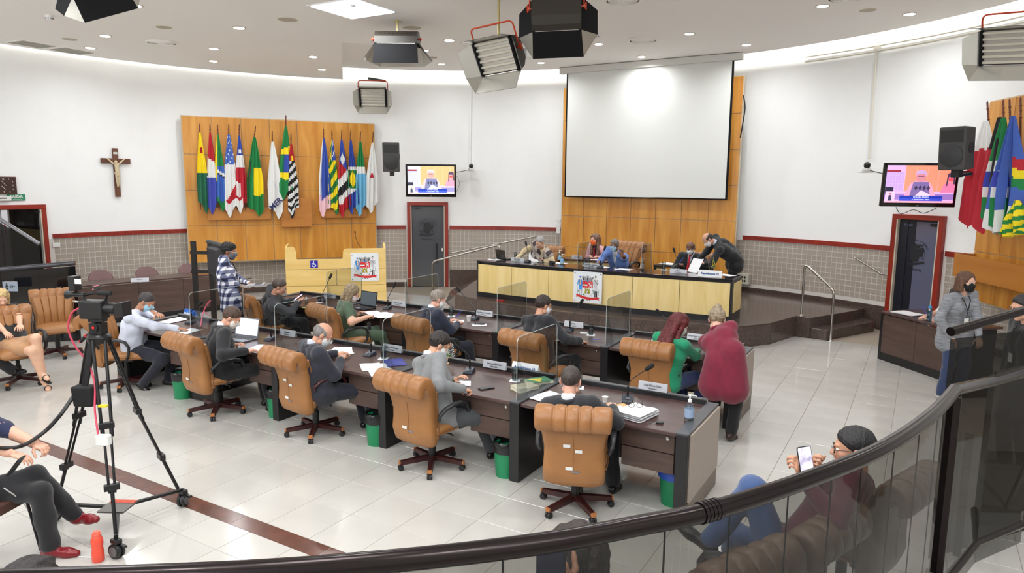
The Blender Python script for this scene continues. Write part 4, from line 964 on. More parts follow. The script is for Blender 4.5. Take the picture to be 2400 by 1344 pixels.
def ptz(lab, loc, rz):
    t = thing('ptz_camera', lab, 'camera', loc, rz, 'small dome cameras on the wall')
    b = MB(); b.box((0, .04, -.075), (.22, .2, .012)); b.build('shelf', M_whitep, t)
    b = MB(); b.lathe([(.075, -.065), (.07, -.02), (.05, .0)], 0, 16); b.build('base', mat('silver_plastic', (180, 180, 180), .3, .3), t, True)
    b = MB(); b.ball((0, -.0, .045), (.055, .06, .06), 0, 14, 8); b.lathe([(.025, .04), (.025, .07)], 0, 12, T(0, 0, .045) @ R(PI/2, 'X')); b.build('camera_head', M_bplastic, t, True)
ptz('small silver dome camera right of the left television', (-9.721,14.459,2.998), .2); ptz('small silver dome camera left of the right television', (-0.901,13.397,2.932), .3)
def cable(lab, pts, r, m, name='cable', cat='cable', sm=4):
    P = [Vector(p) for p in pts]; out = []
    for i in range(len(P)-1):
        p0, p1, p2, p3 = P[max(i-1, 0)], P[i], P[i+1], P[min(i+2, len(P)-1)]
        for k in range(sm):
            t = k/sm; out.append(.5*((2*p1)+(-p0+p2)*t+(2*p0-5*p1+4*p2-p3)*t*t+(-p0+3*p1-3*p2+p3)*t**3))
    out.append(P[-1]); b = MB(); b.tube(out, r, 0, 6)
    return tag(b.build(name, m, None, True), lab, cat)
cable('black cable between the left television and its dome camera', [(-10.094,14.368,2.893), (-9.983,14.431,2.915), (-9.833,14.512,2.958)], .008, M_bplastic)
cable('thin black cord looping below the left television', [(-10.129,14.417,2.81), (-10.064,14.454,2.621), (-10.13,14.416,2.409)], .004, M_bplastic)
cable('black cable between the right dome camera and television', [(-0.833,13.205,2.885), (-0.727,13.035,2.853), (-0.582,12.772,2.821)], .008, M_bplastic)
cable('black cords looping below the right television', [(-0.442,14.217,2.26), (-0.351,14.159,2.143), (-0.172,14.04,2.226), (-0.007,13.925,2.175), (0.172,13.793,2.27)], .006, M_bplastic)
cable('black cable hanging beside the dais panel top', [(-3.38, 15.0, 4.45), (-3.33, 14.98, 4.2), (-3.36, 15, 3.9), (-3.4, 15.02, 3.6)], .014, M_bplastic)
cable('white conduit dropping to the left dome camera', [(-9.822,14.609,5.207), (-9.831,14.604,4.084), (-9.841,14.599,3.118)], .018, M_white, 'conduit', 'conduit', 1)
M_cond = mat('cream_conduit', (226, 222, 210), .5)
for k, dz in enumerate((0, -.09)):
    cable('cream conduit along the right wall below the cove, '+('upper' if k == 0 else 'lower'), [(*arc_pt(math.radians(a), 9.36), 5.13+dz) for a in range(70, 8, -3)], .018, M_cond, 'conduit', 'conduit', 1)
cable('cream conduit dropping to the right dome camera', [(-0.981,14.546,5.056), (-0.967,14.538,4.14), (-0.954,14.531,3.13)], .022, M_cond, 'conduit', 'conduit', 1)
b = MB(); b.box((0, 0, 0), (.11, .05, .22)); tag(b.build('junction_box', M_cond, None, loc=(-0.975,14.542,5.158), rot=(0, 0, wall_rz((-0.975,14.542,5.158))), bevel=.006), 'cream junction box where two wall conduits meet', 'junction box')
cable('black wall bracket arm behind the right loudspeaker', [(0.339,11.806,2.822), (0.597,12.654,2.837)], .03, M_bplastic, 'bracket_arm', 'bracket', 1)
# ================================================================= WALL ITEMS AT LEFT
p = (-14.603,8.452,2.777); cr = thing('crucifix', 'dark wooden crucifix with pale carved figure on the left wall', 'crucifix', p, wall_rz(p)); M_cw = wood('crucifix_wood', (92, 56, 40), (116, 74, 54), 4, .5, 'z')
b = MB(); b.box((0, -.02, 0), (.105, .035, 1.0)); b.build('upright', M_cw, cr, bevel=.004); b = MB(); b.box((0, -.022, .24), (.56, .037, .105)); b.build('crossbar', M_cw, cr, bevel=.004)
M_iv = mat('ivory_figure', (212, 194, 160), .5)
b = MB(); b.tube([(-.17, -.05, .29), (-.06, -.06, .19), (.0, -.07, .17), (.06, -.06, .19), (.17, -.05, .29)], [.012, .018, .024, .018, .012], 0, 8); b.tube([(0, -.07, .18), (0, -.075, .08), (.01, -.07, -.03)], [.045, .04, .042], 0, 10); b.ball((-.015, -.085, .215), (.03, .03, .038)); b.tube([(-.015, -.07, -.04), (-.02, -.085, -.15), (.0, -.05, -.29)], [.026, .02, .012], 0, 8); b.tube([(.03, -.07, -.04), (.025, -.085, -.15), (.01, -.05, -.29)], [.026, .02, .012], 0, 8)
b.tube([(-.01, -.07, .02), (.012, -.072, -.06)], [.05, .045], 0, 10); b.build('carved_figure', M_iv, cr, True)
b = MB(); b.box((0, -.042, .40), (.075, .006, .045)); pl_ = b.build('title_plate', M_lab, cr); text_mesh('INRI', .026, M_bplastic, 'lettering', pl_, T(0, -.046, .40) @ UP)
p = (-14.829,6.442,2.504); ck = thing('wall_clock', 'square dark brown wall clock cut by the left edge', 'clock', p, wall_rz(p))
b = MB(); b.box((0, 0, 0), (.44, .04, .33)); b.build('case', mat('clock_wood', (84, 48, 34), .4), ck, bevel=.006); b = MB(); b.box((0, -.022, 0), (.40, .004, .29)); b.build('dial', mat('clock_dial', (60, 34, 26), .5), ck)
for k in range(1, 13):
    a = k*PI/6; text_mesh(str(k), .042, M_lab, 'numeral', ck, T(.155*max(-1, min(1, 1.25*math.sin(a))), -.0255, .115*max(-1, min(1, 1.25*math.cos(a)))) @ UP)
b = MB(); b.box((.03, -.027, -.03), (.09, .003, .006), M=R(.8, 'Y')); b.box((-.03, -.027, .03), (.12, .003, .005), M=R(.9, 'Y')); b.build('clock_hands', M_lab, ck)
p = (-14.844,6.651,2.28); sg = thing('exit_sign', 'green SAÍDA exit sign above the left door', 'sign', p, wall_rz(p)); b = MB(); b.box((0, 0, 0), (.30, .012, .12)); b.build('board', mat('exit_green', (46, 140, 104), .5), sg)
text_mesh('SAÍDA', .078, M_lab, 'lettering', sg, T(0, -.007, .012) @ UP, bold=.003); text_mesh('DE EMERGÊNCIA', .026, M_lab, 'lettering', sg, T(0, -.007, -.042) @ UP)
p = (-14.81,6.399,2.26); b = MB(); b.box((0, 0, 0), (.28, .07, .08)); b.box((0, -.04, .01), (.12, .01, .02), 1); tag(b.build('emergency_lamp', [M_whitep, M_dkgrey], None, loc=p, rot=(0, 0, wall_rz(p)), bevel=.01), 'white emergency lamp above the left door', 'emergency lamp')
p = (-14.801,7.265,1.34); sw = thing('light_switch', 'white light switch plate on the tiled left wall', 'light switch', p, wall_rz(p)); b = MB(); b.box((0, -.004, 0), (.13, .012, .085)); b.build('plate', M_whitep, sw, bevel=.003); b = MB(); b.box((0, -.013, 0), (.045, .008, .02)); b.build('rocker', M_lab, sw)
p = (-7.717,15.329,1.53); b = MB(); b.box((0, 0, 0), (.10, .03, .22)); b.box((0, 0, .2), (.1, .03, .06)); tag(b.build('wall_socket', M_whitep, None, loc=p, rot=(0, 0, wall_rz(p)), bevel=.004), 'white wall box at the end of the red rail by the dais', 'socket')
# ================================================================= FLAGS
M_pole = wood('flag_pole_wood', (86, 40, 26), (120, 62, 40), 8, .35, 'z')
def qz(t, n): return int(t*n)
W, BK, Rd, Gn, Yl, Bl, LB, NV = (232, 232, 230), (28, 28, 32), (186, 30, 46), (22, 128, 66), (248, 222, 30), (52, 78, 170), (112, 184, 220), (32, 40, 96)
FC = {
 'acre': lambda s, t: (38, 108, 78) if t > .50 else (Rd if (abs(s-.55) < .2 and .19 < t < .24) else Yl),
 'maranhao': lambda s, t: Rd if t < .30+.06*s else (W if t < .54 else (70, 82, 180)),
 'amapa': lambda s, t: (Yl if s < .28 and t < .62 else (Gn if t < .42 and s > .3 else (W if .42 < t-.1*s < .46 else ((BK if .46 <= t-.1*s < .48 else (62, 104, 186)) if t < .88 else Gn)))),
 'stars': lambda s, t: ((W if (qz(s, 5)+qz(t*24, 1)) % 3 == 0 and (s*5 % 1) > .4 and (t*24 % 1) > .4 else (78, 110, 190)) if t < .36 else (W if t < .56+.3*(1-s) and t < .85 else (Rd if t < .84 else W))),
 'bahia': lambda s, t: ((W if abs(s-.5) < .25 and .18 < t < .23 else Bl) if t < .26 else (W if t < .42 else (Rd if t < .58+.1*s else (W if s < .45 and t < .8 else (Rd if t < .85 or s > .6 else W))))),
 'ceara': lambda s, t: (Yl if s > .42 and .38 < t < .78-.05*s else (W if 2 < 1 else (Gn if (s > .2 or t < .3) else (18, 100, 56)))),
 'mercosul': lambda s, t: (210, 218, 226) if abs(t-.42-.3*s) < .01 and s > .4 else W,
 'brasil': lambda s, t: ((Yl if t < .38 else (Bl if (s > .35 and t < .64) else (Gn if t < .64 and s < .35 else (Yl if t < .76-.12*abs(s-.6) else Gn)))) if t > .27+.05*(1-s) else Gn) if t < .8 else Gn,
 'paulista': lambda s, t: (Yl if abs(s-.6) < .2 and .17 < t < .22 else Rd) if t < .23 else (W if qz((t+.12*s)*17, 1) % 2 == 0 else BK),
 'catarina': lambda s, t: (Bl if s > .22 and t < .82-.1*s else (W if t < .72 else (240, 200, 210))),
 'goias': lambda s, t: ((W if (qz(s*5, 1)+qz(t*30, 1)) % 4 == 0 else Bl) if t < .28 and s > .3 else (Yl if (s*1.2+t*5.5) % 1.1 < .55 else (30, 120, 60))),
 'maran2': lambda s, t: ((W if abs(s-.5)+abs(t-.25)*4 < .34 else Bl) if t < .40-.12*(1-s) else (Rd, W, BK, W, Rd)[min(4, int(max(0, (t-.34+.16*(s-.5))*8.6)))] if t < .92 else Rd),
 'matogrosso': lambda s, t: (Bl if t < .36 else (W if t < .40 else ((Yl if abs(s-.5)+abs(t-.53)*3.4 < .42 else Gn) if t < .66 else (W if t < .76-.1*s else Bl)))),
 'msul': lambda s, t: (Gn if t < .34 else (W if t < .44 else LB)),
 'minas': lambda s, t: (Rd if (.42 < t < .50 and abs(s-.45) < .16*(t-.42)/.08) else W),
 'bahiaR': lambda s, t: (W if t < .26+.02*math.sin(s*12) or (s > .55 and t > .84) else (182, 28, 46)),
 'paraiba': lambda s, t: (BK if s > .42+.1*(t-.3) and t < .62 else (188, 34, 50)) if t > .28 else BK,
 'rondonia': lambda s, t: (Gn if t < .36 else (W if t < .45 else ((60, 70, 180) if t < .58 else (W if t < .68 else Gn)))),
 'pernambuco': lambda s, t: ((Rd, Yl, Gn)[min(2, int((t-.38+.3*(1-s))*12))] if s > .68 and .38 < t+.3*(1-s) < .62 else (W if t > .80 else (66, 98, 184))),
 'parana': lambda s, t: Yl if (s+t*3) % .8 < .45 else (30, 130, 60),
}
M_cloth = painted('flag_cloth', .75)
def flag(lab, top, base, c0, c1, zt, zb, fn, seed, rz, lean=0, depth=.05, group='flags on the left veneer panel', txt=None):
    """top/base: pole ends; c0, c1: world points at the cloth's lower-left and lower-right; cloth hangs from near the pole top"""
    o = Vector(base); t = thing('flag', lab, 'flag', base, rz, group); Mi = (T(*base) @ R(rz)).inverted()
    tp = Mi @ Vector(top); b = MB(); b.tube([(0, 0, 0), tuple(tp)], .013, 0, 8)
    d = tp.normalized()
    for k, r_ in ((.0, .006), (.10, .02), (.17, .018), (.26, .02)): b.ball(tuple(tp-d*k), (r_, r_, .014 if k else .03), 0, 8, 6)
    b.build('pole', M_pole, t, True)
    a, c = Mi @ Vector(c0), Mi @ Vector(c1); a, c = a-(c-a)*.10, c+(c-a)*.10; rnd = random.Random(seed); ph = rnd.uniform(0, 6); nf = rnd.choice((2.0, 2.5, 3.0))
    ns, nt = 26, 44; vv_, ff, cc = [], [], []; b = MB(); z0, z1 = zt-base[2], zb-base[2]; H_ = z0-z1
    pt = tp*((z0)/tp.z)
    for j in range(nt+1):
        tt = j/nt; wdt = .16+.84*min(1, tt/.55)**.9
        for i in range(ns+1):
            s = i/ns; xl, xr = a.x, c.x; x = pt.x*(1-min(1, tt*1.15))+(xl+xr)/2*min(1, tt*1.15)+(s-.5)*(xr-xl)*wdt
            zz = z0-H_*tt
            if tt > .70: zz = z0-H_*(.70+(tt-.70)*(1-.75*abs(s-(.30 if math.sin(ph) > 0 else .68))-.08*math.sin(9*s+ph)))
            y = pt.y*(1-tt)-depth*.6+depth*wdt*(math.sin(nf*2*PI*s+ph+tt*1.6)*.55+.2*math.sin(7*s+3*tt))
            vv_.append((x, y, zz))
    for j in range(nt):
        for i in range(ns):
            q = (j*(ns+1)+i, (j+1)*(ns+1)+i, (j+1)*(ns+1)+i+1, j*(ns+1)+i+1); b.add([vv_[k] for k in q], [(0, 1, 2, 3)], 0, None, fn((i+.5)/ns, (j+.5)/nt))
    me = b.mesh('cloth', M_cloth); 
    import bmesh as _bm
    bm = _bm.new(); bm.from_mesh(me); _bm.ops.remove_doubles(bm, verts=bm.verts, dist=1e-5); bm.to_mesh(me); bm.free(); me.polygons.foreach_set('use_smooth', [True]*len(me.polygons))
    cl = link('cloth', me, t)
    if txt:
        for (w0, sz, x, z, ang) in txt: text_mesh(w0, sz, mat('navy_print', (36, 42, 96), .7), 'lettering', cl, T((a.x+c.x)/2+x, -depth*1.35, z) @ R(ang, 'Y') @ UP, bold=.004)
    return t
rzL = math.atan2(13.09-9.62, -11.62+14.02)
FL = [ # label, top px, base px, cloth left px, cloth right px, top row, bottom row, pattern
 ('yellow over dark green flag, leftmost on the veneer panel', (-13.686,9.825,3.834), (-13.731,9.761,1.993), (-13.742,9.744,2.106), (-13.634,9.9,2.105), (-13.682,9.831,3.653)[2], (-13.703,9.801,1.937)[2], 'acre'),
 ('red, white and blue banded flag, second from left', (-13.57,9.993,3.834), (-13.613,9.931,1.992), (-13.629,9.907,2.105), (-13.525,10.057,2.104), (-13.575,9.986,3.66)[2], (-13.596,9.956,1.898)[2], 'maranhao'),
 ('yellow, green and blue flag with white stripe, third from left', (-13.482,10.12,3.84), (-13.513,10.075,1.991), (-13.545,10.029,2.104), (-13.435,10.187,2.103), (-13.488,10.112,3.629)[2], (-13.484,10.117,1.971)[2], 'amapa'),
 ('flag with white stars on blue above white and red', (-13.353,10.306,3.85), (-13.408,10.227,1.989), (-13.435,10.187,2.103), (-13.294,10.392,2.102), (-13.359,10.298,3.638)[2], (-13.372,10.28,1.846)[2], 'stars'),
 ('narrow blue, white and red flag left of the green one', (-13.228,10.487,3.859), (-13.302,10.38,1.988), (-13.299,10.385,2.102), (-13.192,10.54,2.102), (-13.234,10.478,3.627)[2], (-13.212,10.511,1.92)[2], 'bahia'),
 ('green flag with yellow right half on a leaning pole', (-13.036,10.764,3.836), (-13.205,10.521,1.987), (-13.166,10.577,2.101), (-13,10.817,2.1), (-13.057,10.734,3.601)[2], (-13.079,10.703,1.85)[2], 'ceara'),
 ('white flag with navy letters MER', (-12.837,11.053,3.747), (-12.861,11.018,2.196), (-12.906,10.953,2.1), (-12.757,11.168,2.098), (-12.826,11.068,3.521)[2], (-12.833,11.059,1.806)[2], 'mercosul'),
 ('green, yellow and blue national flag, tallest in the centre', (-12.661,11.307,4.1), (-12.712,11.233,2.196), (-12.768,11.153,2.342), (-12.628,11.354,2.342), (-12.676,11.285,3.872)[2], (-12.711,11.234,2.235)[2], 'brasil'),
 ('black and white striped flag with red corner and yellow star', (-12.606,11.387,3.696), (-12.637,11.342,2.196), (-12.666,11.3,2.098), (-12.552,11.465,2.097), (-12.61,11.38,3.476)[2], (-12.569,11.44,1.801)[2], 'paulista'),
 ('blue flag with pale pink lower edge', (-12.19,11.987,3.84), (-12.211,11.957,1.974), (-12.265,11.879,2.095), (-12.13,12.074,2.094), (-12.194,11.982,3.635)[2], (-12.169,12.019,1.823)[2], 'catarina'),
 ('yellow and green striped flag with blue starry top', (-12.08,12.148,3.818), (-12.11,12.104,1.973), (-12.147,12.05,2.094), (-12.028,12.222,2.093), (-12.083,12.143,3.603)[2], (-12.077,12.151,1.872)[2], 'goias'),
 ('flag with white star on blue over red, white and black stripes', (-11.95,12.335,3.837), (-12.024,12.228,1.972), (-12.005,12.255,2.093), (-11.873,12.446,2.092), (-11.948,12.338,3.611)[2], (-11.952,12.332,1.829)[2], 'maran2'),
 ('flag with yellow star on green, white and blue bands', (-11.831,12.507,3.836), (-11.88,12.435,1.97), (-11.873,12.446,2.092), (-11.763,12.606,2.091), (-11.834,12.503,3.618)[2], (-11.8,12.551,1.887)[2], 'matogrosso'),
 ('green, white and light blue flag', (-11.699,12.698,3.815), (-11.764,12.604,1.969), (-11.78,12.581,2.091), (-11.645,12.776,2.09), (-11.708,12.685,3.585)[2], (-11.719,12.669,1.845)[2], 'msul'),
 ('white flag with small red triangle on a leaning pole, rightmost', (-11.524,12.951,3.817), (-11.658,12.756,1.967), (-11.633,12.793,2.09), (-11.485,13.008,2.089), (-11.551,12.913,3.564)[2], (-11.505,12.979,1.903)[2], 'minas'),
]
for k, (lab, top, base, c0, c1, zt, zb, fn) in enumerate(FL):
    flag(lab, top, base, c0, c1, zt, zb, FC[fn], k, rzL, depth=.06, txt=[('MER', .17, .0, ((-12.836,11.053,2.118)[2]-base[2]), -.75)] if fn == 'mercosul' else None)
rzR = math.atan2(11.0-12.75, 1.2-.42)
FR = [
 ('dark red flag with white top, leftmost at the right edge', (0.648,12.238,3.823), (0.888,11.7,1.974), (0.549,12.46,2.235), (0.857,11.77,2.265), (0.687,12.151,3.552)[2], (0.748,12.013,2.035)[2], 'bahiaR'),
 ('red and black flag beside the dark red one', (0.808,11.88,3.8), (0.993,11.464,1.992), (0.718,12.082,2.251), (0.931,11.603,2.272), (0.822,11.848,3.568)[2], (0.81,11.876,1.99)[2], 'paraiba'),
 ('green, white and blue banded flag behind the blue one', (0.869,11.742,3.794), (1.047,11.342,2.001), (0.823,11.846,2.261), (1.033,11.374,2.282), (0.904,11.664,3.55)[2], (0.871,11.739,1.982)[2], 'rondonia'),
 ('blue flag with rainbow arch and white lower edge', (0.971,11.515,3.787), (1.108,11.207,2.011), (0.874,11.732,2.266), (1.101,11.222,2.288), (0.985,11.483,3.553)[2], (0.994,11.462,1.98)[2], 'pernambuco'),
 ('yellow and green flag cut by the right edge', (1.049,11.339,3.731), (1.151,11.109,2.019), (1.08,11.269,2.175), (1.196,11.009,2.189), (1.132,11.151,2.455)[2], (1.132,11.152,1.982)[2], 'parana')]
for k, (lab, top, base, c0, c1, zt, zb, fn) in enumerate(FR):
    if k: base = (base[0]+.0, base[1], base[2])
    flag(lab, top, base, c0, c1, zt, zb, FC[fn], k+40, rzR, depth=.07+.03*k, group='flags at the right edge')

# ================================================================= PEOPLE
# Bodies and clothes are grown as one smooth surface from a posed skeleton (distance field + surface nets).
def sdf_mesh(prims, h, k=.025, cut=None, fold=0, seed=0, fs=1.0, sk=0):
    lo = np.min([np.minimum(p[1], p[2])-max(p[3], p[4]) if p[0] == 'c' else p[1]-np.max(p[2]) for p in prims], 0)-2.5*h-fold
    hi = np.max([np.maximum(p[1], p[2])+max(p[3], p[4]) if p[0] == 'c' else p[1]+np.max(p[2]) for p in prims], 0)+2.5*h+fold
    n = np.ceil((hi-lo)/h).astype(int)+1
    F = np.full(n, .2, np.float32); ax = [lo[i]+h*np.arange(n[i]) for i in range(3)]
    for p in prims:
        if p[0] == 'c': a, b, ra, rb = p[1:5]; l_ = np.minimum(a, b)-max(ra, rb)-k-2*h; u_ = np.maximum(a, b)+max(ra, rb)+k+2*h
        else: l_ = p[1]-np.max(p[2])-k-2*h; u_ = p[1]+np.max(p[2])+k+2*h
        i0 = np.clip(((l_-lo)/h).astype(int), 0, n); i1 = np.clip(((u_-lo)/h).astype(int)+2, 0, n)
        sl = tuple(slice(i0[i], i1[i]) for i in range(3))
        X, Y, Z = np.meshgrid(ax[0][sl[0]], ax[1][sl[1]], ax[2][sl[2]], indexing='ij')
        if X.size == 0: continue
        if p[0] == 'c':
            d = b-a; L2 = max(1e-9, float(d @ d)); t = np.clip(((X-a[0])*d[0]+(Y-a[1])*d[1]+(Z-a[2])*d[2])/L2, 0, 1)
            D = np.sqrt((X-a[0]-t*d[0])**2+(Y-a[1]-t*d[1])**2+(Z-a[2]-t*d[2])**2)-(ra+(rb-ra)*t)
        else:
            c, r = p[1], p[2]; Q = [X-c[0], Y-c[1], Z-c[2]]
            if len(p) > 3 and p[3] is not None:
                M = p[3]; Q = [M[0][i]*Q[0]+M[1][i]*Q[1]+M[2][i]*Q[2] for i in range(3)]
            D = (np.sqrt((Q[0]/r[0])**2+(Q[1]/r[1])**2+(Q[2]/r[2])**2)-1)*min(r)
        G = F[sl]; hh = np.clip(.5+.5*(G-D)/k, 0, 1); F[sl] = (G*(1-hh)+D*hh-k*hh*(1-hh)).astype(np.float32)
    X, Y, Z = np.meshgrid(*ax, indexing='ij')
    if fold:
        rs = np.random.RandomState(seed); N = 0
        for q in range(5):
            w_ = rs.normal(size=3); w_ /= np.linalg.norm(w_); fr = rs.uniform(18, 60)*fs
            N = N+np.sin(fr*(X*w_[0]+Y*w_[1]+Z*w_[2])+rs.uniform(0, 6)+2*np.sin(9*X+5*Z+q))
        F = F+fold*N/2.5
    if cut is not None:
        G = cut(X, Y, Z)
        if sk: hh = np.clip(.5+.5*(F-G)/sk, 0, 1); F = G*(1-hh)+F*hh+sk*hh*(1-hh)
        else: F = np.maximum(F, G)
    F[0] = F[-1] = .1; F[:, 0] = F[:, -1] = .1; F[:, :, 0] = F[:, :, -1] = .1
    I = F < 0; S = np.zeros(n-1, int)
    c8 = [(i, j, kk) for i in (0, 1) for j in (0, 1) for kk in (0, 1)]
    sub = lambda A, c: A[c[0]:n[0]-1+c[0], c[1]:n[1]-1+c[1], c[2]:n[2]-1+c[2]]
    for c in c8: S += sub(I, c)
    cell = (S > 0) & (S < 8); idx = -np.ones(n-1, int); ci = np.argwhere(cell); idx[cell] = np.arange(len(ci))
    acc = np.zeros((len(ci), 3)); cnt = np.zeros(len(ci))
    for c in c8:
        for d in range(3):
            if c[d] == 1: continue
            e = list(c); e[d] = 1
            fa = sub(F, c)[cell]; fb_ = sub(F, tuple(e))[cell]; m_ = (fa < 0) != (fb_ < 0)
            t = np.where(m_, fa/np.where(np.abs(fa-fb_) < 1e-9, 1, fa-fb_), 0)
            p = np.tile(np.array(c, float), (len(ci), 1)); p[:, d] += t; acc += p*m_[:, None]; cnt += m_
    V = lo+h*(ci+acc/np.maximum(cnt, 1)[:, None])
    quads = []
    for d in range(3):
        e = [0, 0, 0]; e[d] = 1; a1, a2 = [(1, 2), (2, 0), (0, 1)][d]
        A = I[:n[0]-e[0], :n[1]-e[1], :n[2]-e[2]]; B = I[e[0]:, e[1]:, e[2]:]; g_ = np.argwhere(A != B)
        ok = (g_[:, a1] > 0) & (g_[:, a2] > 0) & (g_[:, a1] < n[a1]-1) & (g_[:, a2] < n[a2]-1); g_ = g_[ok]
        ins = A[g_[:, 0], g_[:, 1], g_[:, 2]]
        def id_(o1, o2):
            q = g_.copy(); q[:, a1] -= o1; q[:, a2] -= o2; return idx[q[:, 0], q[:, 1], q[:, 2]]
        Q = np.stack([id_(1, 1), id_(0, 1), id_(0, 0), id_(1, 0)], 1); Q[~ins] = Q[~ins][:, ::-1]; quads.append(Q)
    Q = np.concatenate(quads); Q = Q[(Q >= 0).all(1)]
    return V, Q
def np_mesh(name, parts, mats):
    """parts: list of (V, Q, material index)"""
    n = 0; VV, QQ, MM = [], [], []
    for V, Q, mi in parts:
        VV.append(V); QQ.append(Q+n); MM.append(np.full(len(Q), mi)); n += len(V)
    V = np.concatenate(VV); Q = np.concatenate(QQ); M = np.concatenate(MM)
    me = bpy.data.meshes.new(name); me.vertices.add(len(V)); me.vertices.foreach_set('co', V.ravel())
    me.loops.add(len(Q)*4); me.loops.foreach_set('vertex_index', Q.ravel()); me.polygons.add(len(Q)); me.polygons.foreach_set('loop_start', np.arange(len(Q))*4)
    me.polygons.foreach_set('loop_total', np.full(len(Q), 4)); me.polygons.foreach_set('material_index', M.astype(np.int32)); me.polygons.foreach_set('use_smooth', np.ones(len(Q), bool))
    for m in mats: me.materials.append(m)
    me.update(calc_edges=True); return me
A3 = lambda *v: np.array(v, float)
def Cp(a, b, ra, rb=None): return ('c', np.array(a, float), np.array(b, float), ra, ra if rb is None else rb)
def El(c, r, M=None): return ('e', np.array(c, float), np.array(r, float), M)
def xf(V, M):
    M = np.array(M); return V @ M[:3, :3].T+M[:3, 3]
# ---- head template, origin at the centre of the skull, facing +y
def make_head():
    P = [El((0, -.012, .028), (.074, .094, .088)), El((0, .03, -.03), (.060, .062, .078)), Cp((0, .052, -.088), (0, .045, -.07), .024, .034), Cp((-.04, .01, -.07), (.04, .01, -.07), .028),
         Cp((0, .088, .012), (0, .108, -.026), .008, .012), Cp((-.013, .096, -.03), (.013, .096, -.03), .008), Cp((-.03, .078, .022), (.03, .078, .022), .011),
         El((-.040, .058, -.02), (.02, .022, .02)), El((.040, .058, -.02), (.02, .022, .02))]
    V, Q = sdf_mesh(P, .0058, .014, lambda X, Y, Z: -np.minimum(np.sqrt((X-.031)**2+(Y-.094)**2*1.0+(Z-.004)**2*1.8)-.013, np.sqrt((X+.031)**2+(Y-.094)**2+(Z-.004)**2*1.8)-.013))
    out = [(V, Q, 0)]
    for s in (-1, 1):
        M = np.array(Matrix.Rotation(s*.35, 3, 'Z'))
        V, Q = sdf_mesh([El((s*.078, -.012, -.008), (.008, .019, .031), M), El((s*.075, -.006, -.004), (.008, .012, .022), M)], .005, .008); out.append((V, Q, 0))
        V, Q = sdf_mesh([El((s*.031, .0765, .004), (.0135, .013, .010))], .004, .004); out.append((V, Q, 1))
        V, Q = sdf_mesh([El((s*.031, .0885, .004), (.0055, .003, .0055))], .0028, .003); out.append((V, Q, 2))
        V, Q = sdf_mesh([Cp((s*.017, .089, .024), (s*.045, .078, .026), .0035, .0028)], .0035, .003); out.append((V, Q, 2))
    V, Q = sdf_mesh([Cp((-.020, .085, -.055), (0, .093, -.053), .004, .0055), Cp((.020, .085, -.055), (0, .093, -.053), .004, .0055), Cp((-.012, .088, -.060), (.012, .088, -.060), .005)], .0035, .004); out.append((V, Q, 3))
    return out
HEAD = make_head()
def make_hand(curl, spread=.10, thumb=.5):
    """right hand, wrist at origin, fingers along +y, palm facing -z, thumb towards -x"""
    P = [El((0, .045, -.002), (.038, .05, .014)), Cp((0, -.03, 0), (0, .01, 0), .024, .026), Cp((-.026, .02, -.004), (-.03, .05, -.006), .014)]
    for i, (x, L_, r) in enumerate(((-.030, .072, .0088), (-.010, .080, .0092), (.010, .075, .0088), (.029, .060, .0078))):
        a = A3(x, .085-.006*abs(i-1), 0); ang = .12+curl*.55; az = (i-1.4)*spread*.6; p = a; seg = (.46, .30, .24)
        P.append(Cp((x*.8, .03, 0), a, .011, r*1.1))
        for j, sg in enumerate(seg):
            d = A3(math.sin(az)*math.cos(ang), math.cos(az)*math.cos(ang), -math.sin(ang)); q = p+d*L_*sg; P.append(Cp(p, q, r*(1-.08*j), r*(.92-.1*j))); p = q; ang += curl*(.75+.1*i)
    p = A3(-.028, .022, -.008); d = A3(-.75, .55+thumb*.1, -.25-thumb*.4); d /= np.linalg.norm(d); q = p+d*.040; P.append(Cp(p, q, .0125, .0105)); d2 = d+A3(.35, .5, -.25*thumb); d2 /= np.linalg.norm(d2); r_ = q+d2*.030; P.append(Cp(q, r_, .0105, .0092)); P.append(Cp(r_, r_+d2*.018, .0092, .0075))
    return sdf_mesh(P, .0050, .006)
HANDS = {'relax': make_hand(.45), 'flat': make_hand(.12), 'grip': make_hand(1.05, .04, 1.0), 'fist': make_hand(1.35, .0, 1.2)}
